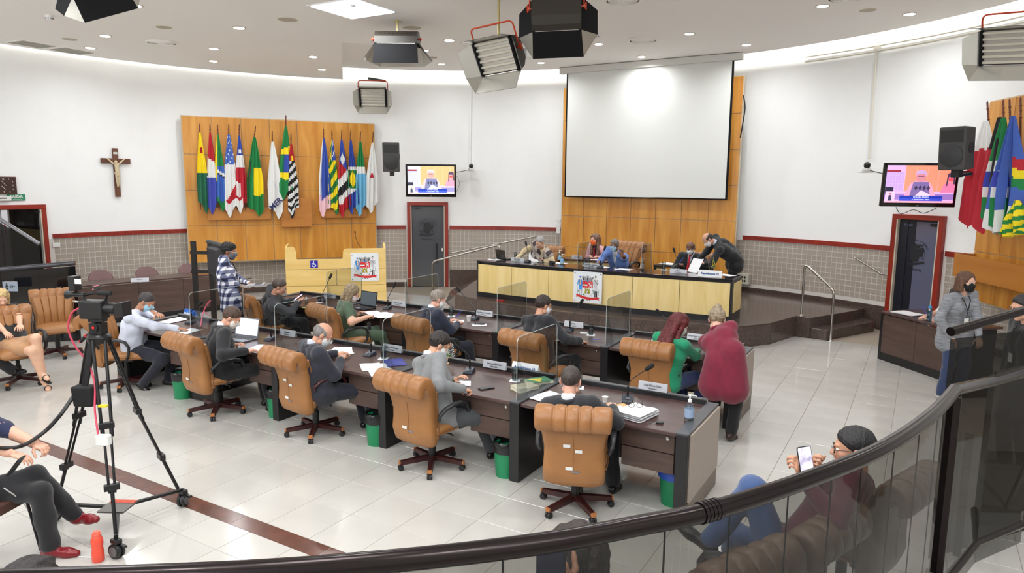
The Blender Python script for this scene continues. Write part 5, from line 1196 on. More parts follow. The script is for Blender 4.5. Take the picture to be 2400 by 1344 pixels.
def make_hair(style):
    base = El((0, -.014, .034), (.084, .104, .094))
    pl = lambda a, b: (lambda X, Y, Z: -(Z-(a+b*Y)))
    if style == 'short':
        return sdf_mesh([base], .006, .01, lambda X, Y, Z: np.maximum(-.002-Z+.76*(Y), Y-.082+(Z < .05)*0), .0022, 1, 5, sk=.020)
    if style == 'crop':
        return sdf_mesh([El((0, -.013, .031), (.0785, .099, .091))], .006, .01, lambda X, Y, Z: .002-Z+.76*Y, .0012, 2, 6, sk=.020)
    if style == 'full':
        return sdf_mesh([base, El((0, .0, .088), (.070, .088, .05)), El((0, -.03, .05), (.086, .096, .085))], .006, .02, lambda X, Y, Z: -.008-Z+.74*Y, .003, 3, 4, sk=.020)
    if style == 'curly':
        return sdf_mesh([base, El((0, -.01, .075), (.083, .098, .062)), El((0, -.04, .04), (.088, .085, .09))], .006, .02, lambda X, Y, Z: -.006-Z+.76*Y, .005, 4, 6, sk=.020)
    if style == 'fringe':   # bald crown, hair at the sides and back
        return sdf_mesh([El((0, -.018, .02), (.0805, .098, .086))], .006, .01, lambda X, Y, Z: np.maximum(np.maximum(-.012-Z+.66*Y, Y-.035), .0-(np.sqrt((X/.066)**2+((Y-.0)/.085)**2+((Z-.095)/.062)**2)-1)*.06), .0016, 5, 5, sk=.020)
    if style == 'bob':
        P = [base, El((0, -.03, .05), (.092, .10, .085))]+[Cp((s*.078, -.01+dy, .03), (s*.086, .0+dy, -.10), .022, .026) for s in (-1, 1) for dy in (-.03, .012)]+[Cp((x, -.085, .02), (x*1.1, -.09, -.12), .03, .03) for x in (-.05, 0, .05)]
        return sdf_mesh(P, .007, .02, lambda X, Y, Z: np.maximum(-(np.sqrt((X/.064)**2+((Y-.10)/.075)**2+((Z+.03)/.105)**2)-1)*.06, -Z-.135), .003, 6, 5, sk=.020)
    if style in ('long', 'longback'):
        P = [base, El((0, -.02, .05), (.088, .10, .08))]+[Cp((s*.075, -.01, .03), (s*.088, .02 if style == 'long' else -.04, -.30), .026, .034) for s in (-1, 1)]+[Cp((x, -.08, .02), (x*1.3, -.11, -.30), .034, .042) for x in (-.05, 0, .05)]
        return sdf_mesh(P, .008, .025, lambda X, Y, Z: np.maximum(-(np.sqrt((X/.062)**2+((Y-.11)/.08)**2+((Z+.03)/.11)**2)-1)*.06, -Z-.34+.03*np.sin(60*X)), .004, 7, 4, sk=.020)
    if style == 'bun':
        P = [base, El((0, -.075, .105), (.04, .04, .036)), El((.01, -.09, .12), (.026, .026, .03)), El((0, -.03, .04), (.088, .095, .085))]
        return sdf_mesh(P, .0065, .014, lambda X, Y, Z: -.012-Z+.70*Y, .0035, 8, 5, sk=.020)
HAIR = {}
def hair(style):
    if style not in HAIR: HAIR[style] = make_hair(style)
    return HAIR[style]
def make_mask():
    P = [El((0, .036, -.038), (.066, .068, .074)), Cp((0, .094, -.012), (0, .110, -.03), .012, .014), Cp((0, .05, -.09), (0, .06, -.08), .03)]
    return sdf_mesh(P, .0055, .02, lambda X, Y, Z: np.maximum(np.maximum(Z-.004-.10*(.06-np.abs(X))*0+np.abs(X)*.25-.006, .022-Y), -Z-.112))
MASK = make_mask()
M_eye = mat('eye_white', (225, 222, 216), .3); M_iris = mat('dark_iris_brow', (42, 30, 24), .5)
def skin(c): return mat('skin_%d_%d_%d' % c, c, .5, ns=30, na=.05)
def lip(c): return mat('lip_%d_%d_%d' % c, (min(255, int(c[0]*.88)), int(c[1]*.66), int(c[2]*.68)), .45)
def cloth(name, c, na=.10, rough=.85, ns=18): return mat('cloth_'+name, c, rough, ns=ns, na=na, bump=.25, bs=350, sheen=.2)
def ik(a, c, l1, l2, pole):
    a, c = np.array(a, float), np.array(c, float); d = c-a; L_ = np.linalg.norm(d); mx = (l1+l2)*.999
    if L_ > mx: c = a+d/L_*mx; d = c-a; L_ = mx
    t = d/L_; x = (l1*l1-l2*l2+L_*L_)/(2*L_); y = math.sqrt(max(0, l1*l1-x*x)); p = np.array(pole, float); p = p-t*(p @ t)
    n_ = np.linalg.norm(p); p = p/n_ if n_ > 1e-6 else A3(0, 0, 1); return a+t*x+p*y, c
def basis(y, z):
    y = np.array(y, float); y /= np.linalg.norm(y); z = np.array(z, float); x = np.cross(y, z); x /= np.linalg.norm(x); z = np.cross(x, y)
    M = np.eye(4); M[:3, 0], M[:3, 1], M[:3, 2] = x, y, z; return M
def person(label, loc, rz, head, look=(0, 0, 0), pz=.53, lh=None, rh=None, lf=None, rf=None, sk=(206, 150, 120), hair_=('short', (40, 30, 26)), top=('suit jacket', (34, 38, 48)), bottom=('trousers', (28, 30, 38)),
           shirt=None, shoes=(24, 22, 22), mask=None, glasses=None, hands=('relax', 'relax'), hup=((0, 0, 1), (0, 0, 1)), sleeve=1.0, bulk=1.08, twist=0, female=False, legs=True, kup=(0, 1, .6), elbow=(1, -.6, -.8), scale=1.0,
           coat=None, bare=False, pants=True, seed=None, grp=None, vest=None, openf=False, poleL=None, poleR=None, tie=None, hemz=None, lanyard=False, cell=.015, boots=False, kpL=None, kpR=None, fold=.0045):
    """loc: floor point below the pelvis; head, lh, rh, lf, rf are WORLD points (head centre, wrists, ankles)"""
    t = thing('person', label, 'person', loc, rz, grp); seed = seed if seed is not None else len(bpy.data.objects) % 97
    Mi = np.array((T(*loc) @ R(rz)).inverted()); L = lambda p: Mi[:3, :3] @ np.array(p, float)+Mi[:3, 3]
    pel = A3(0, 0, pz-loc[2]*0); pel = A3(0, 0, pz)
    hd = L(head); Rh = np.array(Euler((-look[1], look[2], look[0])).to_matrix().to_4x4()); Rh[:3, 3] = hd; s_ = scale
    Rh[:3, :3] *= s_
    nb = hd+Rh[:3, :3] @ A3(0, -.045, -.125)      # neck base
    up = nb-pel; SL = np.linalg.norm(up); up /= SL; fw = A3(0, 1, 0)-up*up[1]; fw /= np.linalg.norm(fw); rt = np.cross(fw, up)
    if twist: rt = rt*math.cos(twist)+fw*math.sin(twist); fw = np.cross(up, rt)
    sc = nb-up*.055*s_-fw*.005; sw = (.155 if female else .180)*s_*(.5+.5*bulk)
    SH = {-1: sc-rt*sw-up*.02, 1: sc+rt*sw-up*.02}
    ch = pel+(sc-pel)*.66-fw*.01; wa = pel+(sc-pel)*.30-fw*(.02)
    cw, ww, hw_ = (.070, .045, .075) if female else (.085, .07, .07)
    cw *= bulk*s_; ww *= bulk*s_; hw_ *= s_
    def torso(g, b0=0):
        P = []
        for q in (-1, 1):
            P += [Cp(pel+rt*q*hw_*.9, wa+rt*q*ww, .105*bulk*s_+g, (.095 if female else .102)*bulk*s_+g), Cp(wa+rt*q*ww, ch+rt*q*cw, (.092 if female else .102)*bulk*s_+g, .106*bulk*s_+g), Cp(ch+rt*q*cw, sc+rt*q*cw*.9-up*.03, .104*bulk*s_+g, .070*s_+g),
                  Cp(sc+rt*q*.03-up*.005, SH[q], .052*s_+g, .052*s_+g)]
        if female: P += [El(ch+rt*q*.06+fw*.085+up*.02, (.055, .05, .055)) for q in (-1, 1)]
        return P
    wr = {-1: L(lh) if lh is not None else SH[-1]+A3(-.06, .05, -.52), 1: L(rh) if rh is not None else SH[1]+A3(.06, .05, -.52)}
    arms = {}
    for q in (-1, 1):
        pv = (poleL if q < 0 else poleR); pv = A3(elbow[0]*q, elbow[1], elbow[2]) if pv is None else A3(*pv)
        el, w_ = ik(SH[q], wr[q], .285*s_, .25*s_, pv); arms[q] = (el, w_)
    def arm(g, frac=1.0, k=(.054, .047, .039, .030)):
        P = []
        for q in (-1, 1):
            el, w_ = arms[q]; P.append(Cp(SH[q], el if frac >= .5 else SH[q]+(el-SH[q])*frac*2, k[0]*s_*bulk+g, k[1]*s_+g))
            if frac > .5: e2 = el+(w_-el)*min(1, (frac-.5)*2); P.append(Cp(el, e2, k[1]*s_*.95+g, (k[2]+(k[3]-k[2])*(frac-.5)*2)*s_+g))
        return P
    neck = [Cp(nb-up*.05, hd+Rh[:3, :3] @ A3(0, -.02, -.05), .052*s_, .050*s_)]
    hip = {q: pel+A3(q*.085, .02, -.01)*s_ for q in (-1, 1)}
    ft = {-1: L(lf) if lf is not None else (A3(-.11, .42, .09) if pz < .7 else A3(-.10, -.02, .09)), 1: L(rf) if rf is not None else (A3(.11, .42, .09) if pz < .7 else A3(.10, .06, .09))}
    kn = {}
    for q in (-1, 1):
        kp = kpL if q < 0 else kpR; kn[q] = ik(hip[q], ft[q], .43*s_, .41*s_, A3(*(kp or (q*.15+kup[0]*0, kup[1], kup[2]))))
    def leg(g, k=(.085, .058, .040), frac=1.0):
        P = []
        for q in (-1, 1):
            k_, f_ = kn[q]; P += [Cp(hip[q], k_ if frac >= .5 else hip[q]+(k_-hip[q])*frac*2, k[0]*s_+g, k[1]*s_+g)]
            if frac > .5: P.append(Cp(k_, k_+(f_-k_)*(frac-.5)*2, k[1]*s_*.98+g, k[2]*s_+g))
        return P
    # continuous body
    bodyP = torso(-.018)+arm(-.008 if sleeve > .6 else .0)+neck+(leg(-.008 if not bare else 0) if legs else [])
    if bare:
        for q in (-1, 1):
            k_, f_ = kn[q]; sh_ = f_-k_; sh_ /= np.linalg.norm(sh_); d = A3(q*.1, 1, -.25); d /= np.linalg.norm(d); bodyP += [Cp(f_, f_+sh_*.04, .036, .03), Cp(f_+sh_*.045-d*.02, f_+sh_*.06+d*.13, .028, .024), Cp(f_+sh_*.06+d*.10, f_+sh_*.062+d*.155, .028, .016)]
            b = MB(); u_ = np.cross(d, A3(1, 0, 0)); b.tube([tuple(f_+sh_*.095-d*.05), tuple(f_+sh_*.10+d*.08), tuple(f_+sh_*.095+d*.19)], [.03, .034, .026], 0, 8, sx=.35, up=(1, 0, 0)); b.tube([tuple(f_+sh_*.10-d*.035), tuple(f_+sh_*.165-d*.04)], .022, 0, 8)
            b.tube([tuple(f_+sh_*.06+d*.10+A3(.034*math.cos(a), 0, .034*math.sin(a))) for a in [i*PI/6 for i in range(12)]], .008, 0, 6, closed=True); b.tube([tuple(f_-sh_*.01+A3(.042*math.cos(a), .042*math.sin(a), 0)) for a in [i*PI/6 for i in range(12)]], .005, 0, 6, closed=True); b.build('sandal', M_bplastic, t, True)
    V, Q = sdf_mesh(bodyP, .02 if not (bare or sleeve < .9) else .013, .03); parts = [(V, Q, 0)]
    parts += [(xf(V, Rh), Q, mi) for V, Q, mi in HEAD]
    for i, q in enumerate((-1, 1)):
        el, w_ = arms[q]; d = w_-el; d = d/np.linalg.norm(d); hn = hands[i]
        if hn is None: continue
        dd = d if len(hup[i]) == 3 else np.array(hup[i][3:]); M = basis(dd, hup[i][:3]); 
        if q < 0: M[:3, 0] *= -1
        M[:3, :3] *= s_*(.92 if female else 1.0); M[:3, 3] = w_+d*.012
        V, Q = HANDS[hn]; V2 = xf(V, M); Q2 = Q[:, ::-1] if q < 0 else Q; parts.append((V2, Q2, 0))
    body = link('body', np_mesh('body', parts, [skin(sk), M_eye, M_iris, lip(sk)]), t)
    # clothes
    def add(name, V, Q, m, lab=None): o = link(name, np_mesh(name, [(V, Q, 0)], [m]), t); 
    tn, tc = top[0], top[1]; tm = top[2] if len(top) > 2 else cloth(tn.replace(' ', '_')+'%d_%d_%d' % tc, tc)
    jac = 'jacket' in tn or 'blazer' in tn or 'cardigan' in tn
    g = .012 if jac else .006
    P = torso(g+(0 if female else .006))+arm(g+(0 if female else .003), sleeve)
    if jac or hemz: 
        for q in (-1, 1): P.append(Cp(pel+rt*q*.08*bulk, pel+A3(q*.085*bulk, .06 if pz < .7 else 0, -.02 if pz < .7 else -(hemz or .12)), .115*bulk*s_+g, (.10 if pz < .7 else (.15 if (hemz or 0) > .3 else .125))*s_*bulk+g))
        if (hemz or 0) > .3: P.append(Cp(pel-A3(.04, 0, .1), pel-A3(-.04, 0, .3), .15, .16))
    cz = sc+up*.045*s_
    def cut(X, Y, Z):
        D = (X-cz[0])*up[0]+(Y-cz[1])*up[1]+(Z-cz[2])*up[2]-.016
        if openf:
            # V opening of the jacket front
            px, py, pz_ = X-nb[0], Y-nb[1], Z-nb[2]; a_ = px*rt[0]+py*rt[1]+pz_*rt[2]; b_ = px*fw[0]+py*fw[1]+pz_*fw[2]; c_ = px*up[0]+py*up[1]+pz_*up[2]
            D = np.maximum(D, np.minimum(.062+.17*(c_)-np.abs(a_), b_-.0)*1.0)
        return D
    V, Q = sdf_mesh(P, cell, .028, cut, fold, seed); add(tn.split()[-1], V, Q, tm)
    if shirt or openf:
        sc_ = shirt or (236, 236, 238); P = torso(.002)+[Cp(nb-up*.03, nb+up*.035+fw*.012, .057*s_, .055*s_)]
        V, Q = sdf_mesh(P, .015, .02, lambda X, Y, Z: (X-nb[0])*up[0]+(Y-nb[1])*up[1]+(Z-nb[2])*up[2]-.032*s_+.3*((X-nb[0])*fw[0]+(Y-nb[1])*fw[1]+(Z-nb[2])*fw[2]), .001, seed); add('shirt', V, Q, cloth('shirt%d_%d_%d' % sc_, sc_, .03))
    if jac:   # collar
        a = nb+up*.008-fw*.03; ring = [Cp(nb+rt*.066*math.cos(x)+fw*(.058*math.sin(x)-.004)-up*(.012+.03*max(0, math.sin(x))), nb+rt*.066*math.cos(x+.45)+fw*(.058*math.sin(x+.45)-.004)-up*(.012+.03*max(0, math.sin(x+.45))), .015) for x in [math.radians(150)+.45*i for i in range(9)]]
        V, Q = sdf_mesh(ring, .008, .012); add('collar', V, Q, tm)
    if tie:
        V, Q = sdf_mesh([Cp(nb+fw*.082-up*.045, nb+fw*.124-up*.30, .014, .026), Cp(nb+fw*.078-up*.035, nb+fw*.082-up*.05, .017)], .008, .008); add('tie', V, Q, cloth('tie', tie))
    if vest:
        V, Q = sdf_mesh(torso(.040), .014, .02, lambda X, Y, Z: np.maximum((X-cz[0])*up[0]+(Y-cz[1])*up[1]+(Z-cz[2])*up[2]-.012, np.minimum(.05+.25*((X-nb[0])*up[0]+(Y-nb[1])*up[1]+(Z-nb[2])*up[2])-np.abs((X-nb[0])*rt[0]+(Y-nb[1])*rt[1]), (Y-nb[1])*fw[1]+(X-nb[0])*fw[0])), .001, 3); add('vest', V, Q, vest)
    if legs:
        if pants:
            bc = bottom[1]; V, Q = sdf_mesh([Cp(pel-rt*.05, pel+rt*.05, (.100 if (jac or hemz) else .115)*s_*bulk)]+leg(.008, (.078 if hemz else .088, .064, .052)), cell, .03, None, fold, seed+5); add(bottom[0].split()[-1], V, Q, cloth(bottom[0].replace(' ', '_')+'%d_%d_%d' % bc, bc))
        elif bottom:
            bc = bottom[1]; V, Q = sdf_mesh([Cp(pel-rt*.06, pel+rt*.06, .12*s_)]+leg(.014, (.09, .07, .05), .36), cell, .06, None, .003, seed+5); add(bottom[0].split()[-1], V, Q, cloth(bottom[0].replace(' ', '_')+'%d_%d_%d' % bc, bc))
        if shoes:
            sm = mat('shoe_%d_%d_%d' % shoes, shoes, .3)
            for q in (-1, 1):
                k_, f_ = kn[q]; sh_ = f_-k_; sh_ /= np.linalg.norm(sh_); d = A3(q*.12, 1, 0); d = d-sh_*(d @ sh_); d[2] *= .9; d /= np.linalg.norm(d); hl = f_+sh_*.055-d*.04; 
                V, Q = sdf_mesh([Cp(f_, f_+sh_*.04, .042, .04), Cp(hl, f_+sh_*.062+d*.12, .036, .034), Cp(f_+sh_*.065+d*.10, f_+sh_*.068+d*.17, .036, .026)]+([Cp(f_-sh_*.09, f_+sh_*.03, .056, .05)] if boots else []), .010, .02); add('shoe', V, Q, sm)
    if hair_:
        V, Q = hair(hair_[0]); hc = hair_[1]; add('hair', xf(V, Rh), Q, mat('hair_%d_%d_%d' % hc, hc, .5, ns=40, na=.35, bump=.6, bs=160, scale=(1, 1, .3)))
    if mask:
        V, Q = MASK; add('face_mask', xf(V, Rh), Q, mat('mask_%d_%d_%d' % mask, mask, .8))
        b = MB()
        for q in (-1, 1): b.tube([(q*.062, .04, -.005), (q*.079, .005, .01), (q*.084, -.012, .012)], .002, 0, 4); b.tube([(q*.058, .03, -.07), (q*.074, .0, -.045), (q*.082, -.018, -.03)], .002, 0, 4)
        b.M = None; b.v = [tuple(Matrix(Rh.tolist()) @ Vector(p)) for p in b.v]; b.build('mask_strap', mat('mask_%d_%d_%d' % mask, mask, .8), t)
    if glasses:
        b = MB()
        for q in (-1, 1):
            b.tube([(q*.032+.024*math.cos(a), .101-.012*abs(math.cos(a)*.5+.5*q*0), .002+.019*math.sin(a)) for a in [i*PI/7 for i in range(14)]], .0022, 0, 5, closed=True); b.tube([(q*.057, .096, .008), (q*.076, .03, .01), (q*.08, -.01, .006)], .002, 0, 5)
        b.tube([(-.009, .106, .006), (.009, .106, .006)], .002, 0, 5); b.v = [tuple(Matrix(Rh.tolist()) @ Vector(p)) for p in b.v]; b.build('glasses', mat('glasses_%d' % glasses[0], glasses, .3), t, True)
    if lanyard:
        b = MB(); P_ = [nb+rt*.06-up*.0, nb+fw*.10-up*.08+rt*.04, nb+fw*.135-up*.20, nb+fw*.13-up*.30]; P2 = [nb-rt*.06, nb+fw*.10-up*.08-rt*.04, nb+fw*.135-up*.20]
        b.tube([tuple(p) for p in P_], .005, 0, 4); b.tube([tuple(p) for p in P2], .005, 0, 4); b.build('lanyard', M_bplastic, t)
        b = MB(); b.box(tuple(nb+fw*.14-up*.34), (.055, .008, .08)); b.build('badge', M_lab, t)
    return t
SUITS = 'suit jacket'
def check_mat(name, scale, cols, rot=0):
    """two crossing sets of bands: light, mid and dark squares"""
    m = bpy.data.materials.new(name); m.use_nodes = True; N = m.node_tree.nodes; L = m.node_tree.links; b = N['Principled BSDF']; b.inputs['Roughness'].default_value = .9
    tc = N.new('ShaderNodeTexCoord'); mp = N.new('ShaderNodeMapping'); mp.inputs['Rotation'].default_value = (0, rot, 0); mp.inputs['Scale'].default_value = (scale[0], scale[0], scale[1]); L.new(tc.outputs['Object'], mp.inputs['Vector'])
    sp = N.new('ShaderNodeSeparateXYZ'); L.new(mp.outputs[0], sp.inputs[0]); outs = []
    ad = N.new('ShaderNodeMath'); ad.operation = 'ADD'; L.new(sp.outputs[0], ad.inputs[0]); L.new(sp.outputs[1], ad.inputs[1])
    for src in (ad.outputs[0] if not rot else sp.outputs[0], sp.outputs[2]):
        f = N.new('ShaderNodeMath'); f.operation = 'FRACT'; L.new(src, f.inputs[0]); g_ = N.new('ShaderNodeMath'); g_.operation = 'GREATER_THAN'; g_.inputs[1].default_value = .5; L.new(f.outputs[0], g_.inputs[0]); outs.append(g_.outputs[0])
    a = N.new('ShaderNodeMath'); a.operation = 'ADD'; L.new(outs[0], a.inputs[0]); L.new(outs[1], a.inputs[1]); h_ = N.new('ShaderNodeMath'); h_.operation = 'MULTIPLY'; h_.inputs[1].default_value = .5; L.new(a.outputs[0], h_.inputs[0])
    r = N.new('ShaderNodeValToRGB'); r.color_ramp.interpolation = 'CONSTANT'; r.color_ramp.elements[0].position = 0; r.color_ramp.elements[1].position = .75; e = r.color_ramp.elements.new(.25)
    for el, c in zip(r.color_ramp.elements, cols): el.color = (*lin(c), 1)
    L.new(h_.outputs[0], r.inputs[0]); L.new(r.outputs[0], b.inputs['Base Color']); return m
M_plaid = check_mat('flannel_checks', (9.5, 9.5), ((226, 226, 232), (112, 116, 142), (34, 38, 70)))
M_argyle = check_mat('argyle_knit', (6.5, 4.2), ((140, 130, 124), (176, 166, 156), (66, 56, 58)), .785)
M_heather = mat('heather_knit', (140, 142, 148), .9, ns=26, na=.35, scale=(.4, .4, 3))
M_floral = mat('patterned_shirt', (206, 186, 150), .85, ns=40, na=.25)
# ---- near row
Yc = 4.96
PZ = .50
person('man in a white shirt bowed over papers, hand at his masked face', (-8.52, 5.0, 0), -.95, (-8.338,5.09,1.1), (-.0, .55, 0), PZ, lh=(-8.003,5.031,0.98), rh=(-8.004,5.252,0.77), lf=(-8.22, 5.25, .09), rf=(-8.28, 4.95, .09), sk=(176, 124, 96), hair_=('crop', (52, 48, 48)),
       top=('dress shirt', (206, 210, 226)), bottom=('navy trousers', (24, 26, 40)), mask=(150, 196, 216), bulk=1.12, elbow=(1, -.2, -1), fold=.005, hands=('relax', 'relax'))
person('brown-haired man in a black suit reading at the open laptop', (-6.68, 4.88, 0), -.45, (-6.576,4.989,1.1), (-.35, .6, 0), PZ, lh=(-6.579,5,0.77), rh=(-6.274,4.906,0.77), lf=(-6.5, 5.35, .09), rf=(-6.3, 5.25, .09), sk=(214, 160, 134), hair_=('short', (74, 54, 42)),
       top=(SUITS, (24, 25, 30)), shirt=(236, 236, 240), bottom=('black trousers', (20, 20, 24)), mask=(232, 228, 220), hands=('relax', 'relax'))
person('grey-haired balding man in a dark navy suit, writing', (-5.20, 4.93, 0), -.42, (-5.139,4.962,1.08), (-.35, .6, 0), PZ, lh=(-5.367,5.347,0.77), rh=(-5.088,5.151,0.78), lf=(-5.0, 5.4, .09), rf=(-4.7, 5.25, .09), sk=(206, 152, 126), hair_=('fringe', (120, 116, 114)),
       top=(SUITS, (40, 42, 54)), shirt=(200, 206, 220), bottom=('navy trousers', (26, 28, 42)), glasses=(40, 36, 34), mask=(220, 224, 226), bulk=1.12, hands=('relax', 'fist'))
person('dark-haired man in a light grey suit writing beside two flags', (-3.70, 4.95, 0), -.42, (-3.788,5.107,1.12), (-.3, .5, 0), PZ, lh=(-3.693,5.191,0.77), rh=(-3.452,4.977,0.78), lf=(-3.4, 5.4, .09), rf=(-3.15, 5.3, .09), sk=(212, 160, 132), hair_=('short', (34, 28, 26)),
       top=(SUITS, (128, 130, 132)), shirt=(226, 230, 236), bottom=('grey trousers', (70, 72, 76)), mask=(224, 228, 230), glasses=(30, 30, 30), hands=('relax', 'fist'))
person('man with thinning short dark hair in a black suit, back to us', (-2.26, 4.90, 0), .22, (-2.311,4.857,1.06), (0, .25, 0), PZ, lh=(-2.40, 5.24, .76), rh=(-2.10, 5.24, .76), lf=(-2.4, 5.3, .09), rf=(-2.1, 5.3, .09), sk=(214, 164, 142), hair_=('crop', (62, 54, 50)),
       top=(SUITS, (32, 34, 40)), shirt=(230, 232, 236), bottom=('black trousers', (22, 22, 26)), mask=(226, 230, 234), bulk=1.02)
# ---- far row
person('man with glasses in a black jacket looking at a pink phone', (-8.43, 7.1, 0), -.62, (-8.082,6.976,1.08), (-.2, .4, 0), PZ, lh=(-8.036,7.215,0.86), rh=(-7.843,7.113,0.86), lf=(-8.2, 7.5, .09), rf=(-8.0, 7.45, .09), sk=(196, 144, 118), hair_=('short', (74, 62, 56)),
       top=('zip jacket', (44, 46, 50)), bottom=('black trousers', (22, 22, 26)), glasses=(60, 70, 50), hands=('grip', 'grip'))
person('blonde woman in a green blouse and floral scarf, writing', (-6.82, 7.05, 0), -.55, (-6.78,7.114,1.08), (-.3, .5, 0), PZ, lh=(-6.749,7.181,0.77), rh=(-6.474,7.071,0.78), lf=(-6.6, 7.5, .09), rf=(-6.4, 7.5, .09), sk=(222, 172, 146), hair_=('bob', (140, 122, 96)),
       top=('green blouse', (72, 92, 70)), bottom=('green trousers', (72, 92, 70)), sleeve=.42, mask=(230, 220, 222), glasses=(140, 40, 60), female=True, bulk=1.12, hands=('relax', 'fist'))
person('man with grey-blond hair in a navy suit writing left-handed pose', (-5.36, 7.08, 0), -.50, (-5.334,7.171,1.12), (-.2, .35, 0), PZ, lh=(-5.432,7.521,0.77), rh=(-5.187,7.403,0.77), lf=(-5.2, 7.5, .09), rf=(-5.0, 7.5, .09), sk=(220, 168, 146), hair_=('short', (146, 134, 124)),
       top=(SUITS, (34, 40, 60)), shirt=(226, 230, 236), bottom=('navy trousers', (26, 28, 42)), mask=(230, 230, 230), bulk=1.06, hands=('relax', 'fist'))
person('dark-haired man in a black jacket reaching over his desk', (-3.78, 7.10, 0), -.30, (-3.816,7.221,1.18), (-.3, .25, 0), PZ, lh=(-3.751,7.4,0.77), rh=(-3.397,7.351,0.77), lf=(-3.7, 7.5, .09), rf=(-3.5, 7.5, .09), sk=(204, 150, 122), hair_=('short', (48, 38, 34)),
       top=('black jacket', (28, 29, 36)), bottom=('black trousers', (22, 22, 26)), mask=(226, 228, 230), glasses=(60, 60, 60), bulk=1.05, hands=('relax', 'relax'))
person('woman with long dark red hair in a green sweater, seated', (-2.27, 7.18, 0), -.28, (-2.173,7.244,1.12), (-.35, .40, 0), PZ, lh=(-2.232,7.709,0.77), rh=(-2.063,7.597,0.77), lf=(-2.2, 7.6, .09), rf=(-2.0, 7.6, .09), sk=(220, 172, 150), hair_=('longback', (92, 26, 30)),
       top=('green sweater', (24, 140, 98)), bottom=('jeans', (40, 56, 104)), mask=(220, 220, 220), glasses=(50, 50, 50), female=True)
person('woman with blonde bun in a long burgundy cardigan bending over', (-1.62, 7.02, 0), -.02, (-1.801,7.341,1.2), (.25, .55, 0), .90, lh=(-2.038,7.783,0.78), rh=(-1.836,7.938,0.79), lf=(-1.72, 7.00, .10), rf=(-1.53, 7.08, .10), sk=(220, 172, 150), hair_=('bun', (150, 134, 112)),
       top=('burgundy cardigan', (120, 24, 50)), bottom=('black leggings', (20, 20, 22)), shoes=(54, 36, 32), boots=True, female=True, bulk=1.04, hemz=.32, kup=(0, 1, 0), mask=(60, 60, 60), fold=.003)
# ---- standing in the aisle
person('young man in a blue checked flannel shirt holding a phone, standing', (-8.46, 6.43, 0), -.75, (-8.67,6.592,1.6), (-.1, .18, 0), .93, lh=(-8.32,6.621,1.16), rh=(-8.365,6.466,1.15), lf=(-8.50, 6.53, .09), rf=(-8.42, 6.33, .09), bulk=1.12, sk=(150, 104, 78), hair_=('curly', (24, 20, 20)),
       top=('flannel shirt', (210, 212, 220), M_plaid), bottom=('black trousers', (20, 20, 24)), mask=(98, 106, 116), glasses=(200, 200, 200), hands=('grip', 'grip'), hemz=.10, kup=(0, 1, 0), lanyard=True)
# ---- dais
person('old grey-haired man in an argyle vest reading papers on the dais', (-6.66, 12.42, .36), PI-.12, (-6.44,11.987,1.48), (0, .40, 0), .52, lh=(-6.36, 12.08, 1.12), rh=(-6.98, 12.02, 1.12), poleL=(-1.2, -.2, -.5), poleR=(1.2, -.2, -.5), lf=(-6.6, 12.2, .45), rf=(-6.8, 12.2, .45), sk=(206, 158, 132), hair_=('short', (158, 156, 156)),
       top=('patterned shirt', (206, 186, 150), M_floral), vest=M_argyle, bottom=('grey trousers', (60, 60, 66)))
person('woman in a pink cardigan and orange mask behind the dais desk', (-5.93, 13.80, .36), PI-.30, (-5.92,13.461,1.47), (0, .1, 0), .50, lh=(-5.72, 13.32, 1.12), rh=(-5.95, 13.28, 1.12), sk=(220, 168, 146), hair_=('long', (120, 92, 74)),
       top=('pink cardigan', (214, 160, 164)), openf=True, shirt=(36, 36, 60), bottom=('dark trousers', (30, 30, 40)), mask=(240, 110, 50), female=True, tie=(206, 30, 50))
person('bald man in a light blue blazer holding a phone to his ear', (-5.08, 12.80, .36), PI-.2, (-5.01,12.316,1.48), (0, .15, 0), .50, lh=(-4.647,11.761,1.36), rh=(-5.212,12.001,1.13), sk=(120, 82, 64), hair_=('crop', (120, 112, 108)), top=('blue blazer', (96, 126, 190)), openf=True, shirt=(214, 216, 222),
       bottom=('dark trousers', (30, 32, 44)), mask=(170, 204, 228), glasses=(60, 60, 60), poleL=(-.6, -1, -.8), hands=('grip', 'relax'), hup=((0, -1, 0, 0, 0, 1), (0, 0, 1)))
person('seated man with a red tie writing at the dais', (-3.74, 13.0, .36), PI-.15, (-3.72,12.887,1.45), (.1, .40, 0), .50, lh=(-3.45,12.664,1.12), rh=(-3.878,12.758,1.13), sk=(110, 74, 58), hair_=('fringe', (40, 36, 36)), top=(SUITS, (26, 27, 32)), openf=True, shirt=(206, 210, 228),
       bottom=('dark trousers', (24, 24, 28)), mask=(240, 240, 240), tie=(170, 24, 50), hands=('relax', 'fist'))
person('balding bearded man in a black suit bending over to hand papers', (-2.92, 13.0, .36), 2.05, (-3.315,12.558,1.65), (.1, .90, 0), .93, lh=(-3.44, 12.42, 1.22), rh=(-3.50, 12.62, 1.26), lf=(-2.98, 13.08, .45), rf=(-2.90, 12.9, .45), sk=(206, 156, 132), hair_=('fringe', (50, 42, 38)), top=(SUITS, (24, 25, 30)), shirt=(210, 218, 232),
       bottom=('black trousers', (20, 20, 24)), mask=(238, 238, 236), lanyard=False, kup=(0, 1, 0), bulk=1.05, hands=('relax', 'grip'))
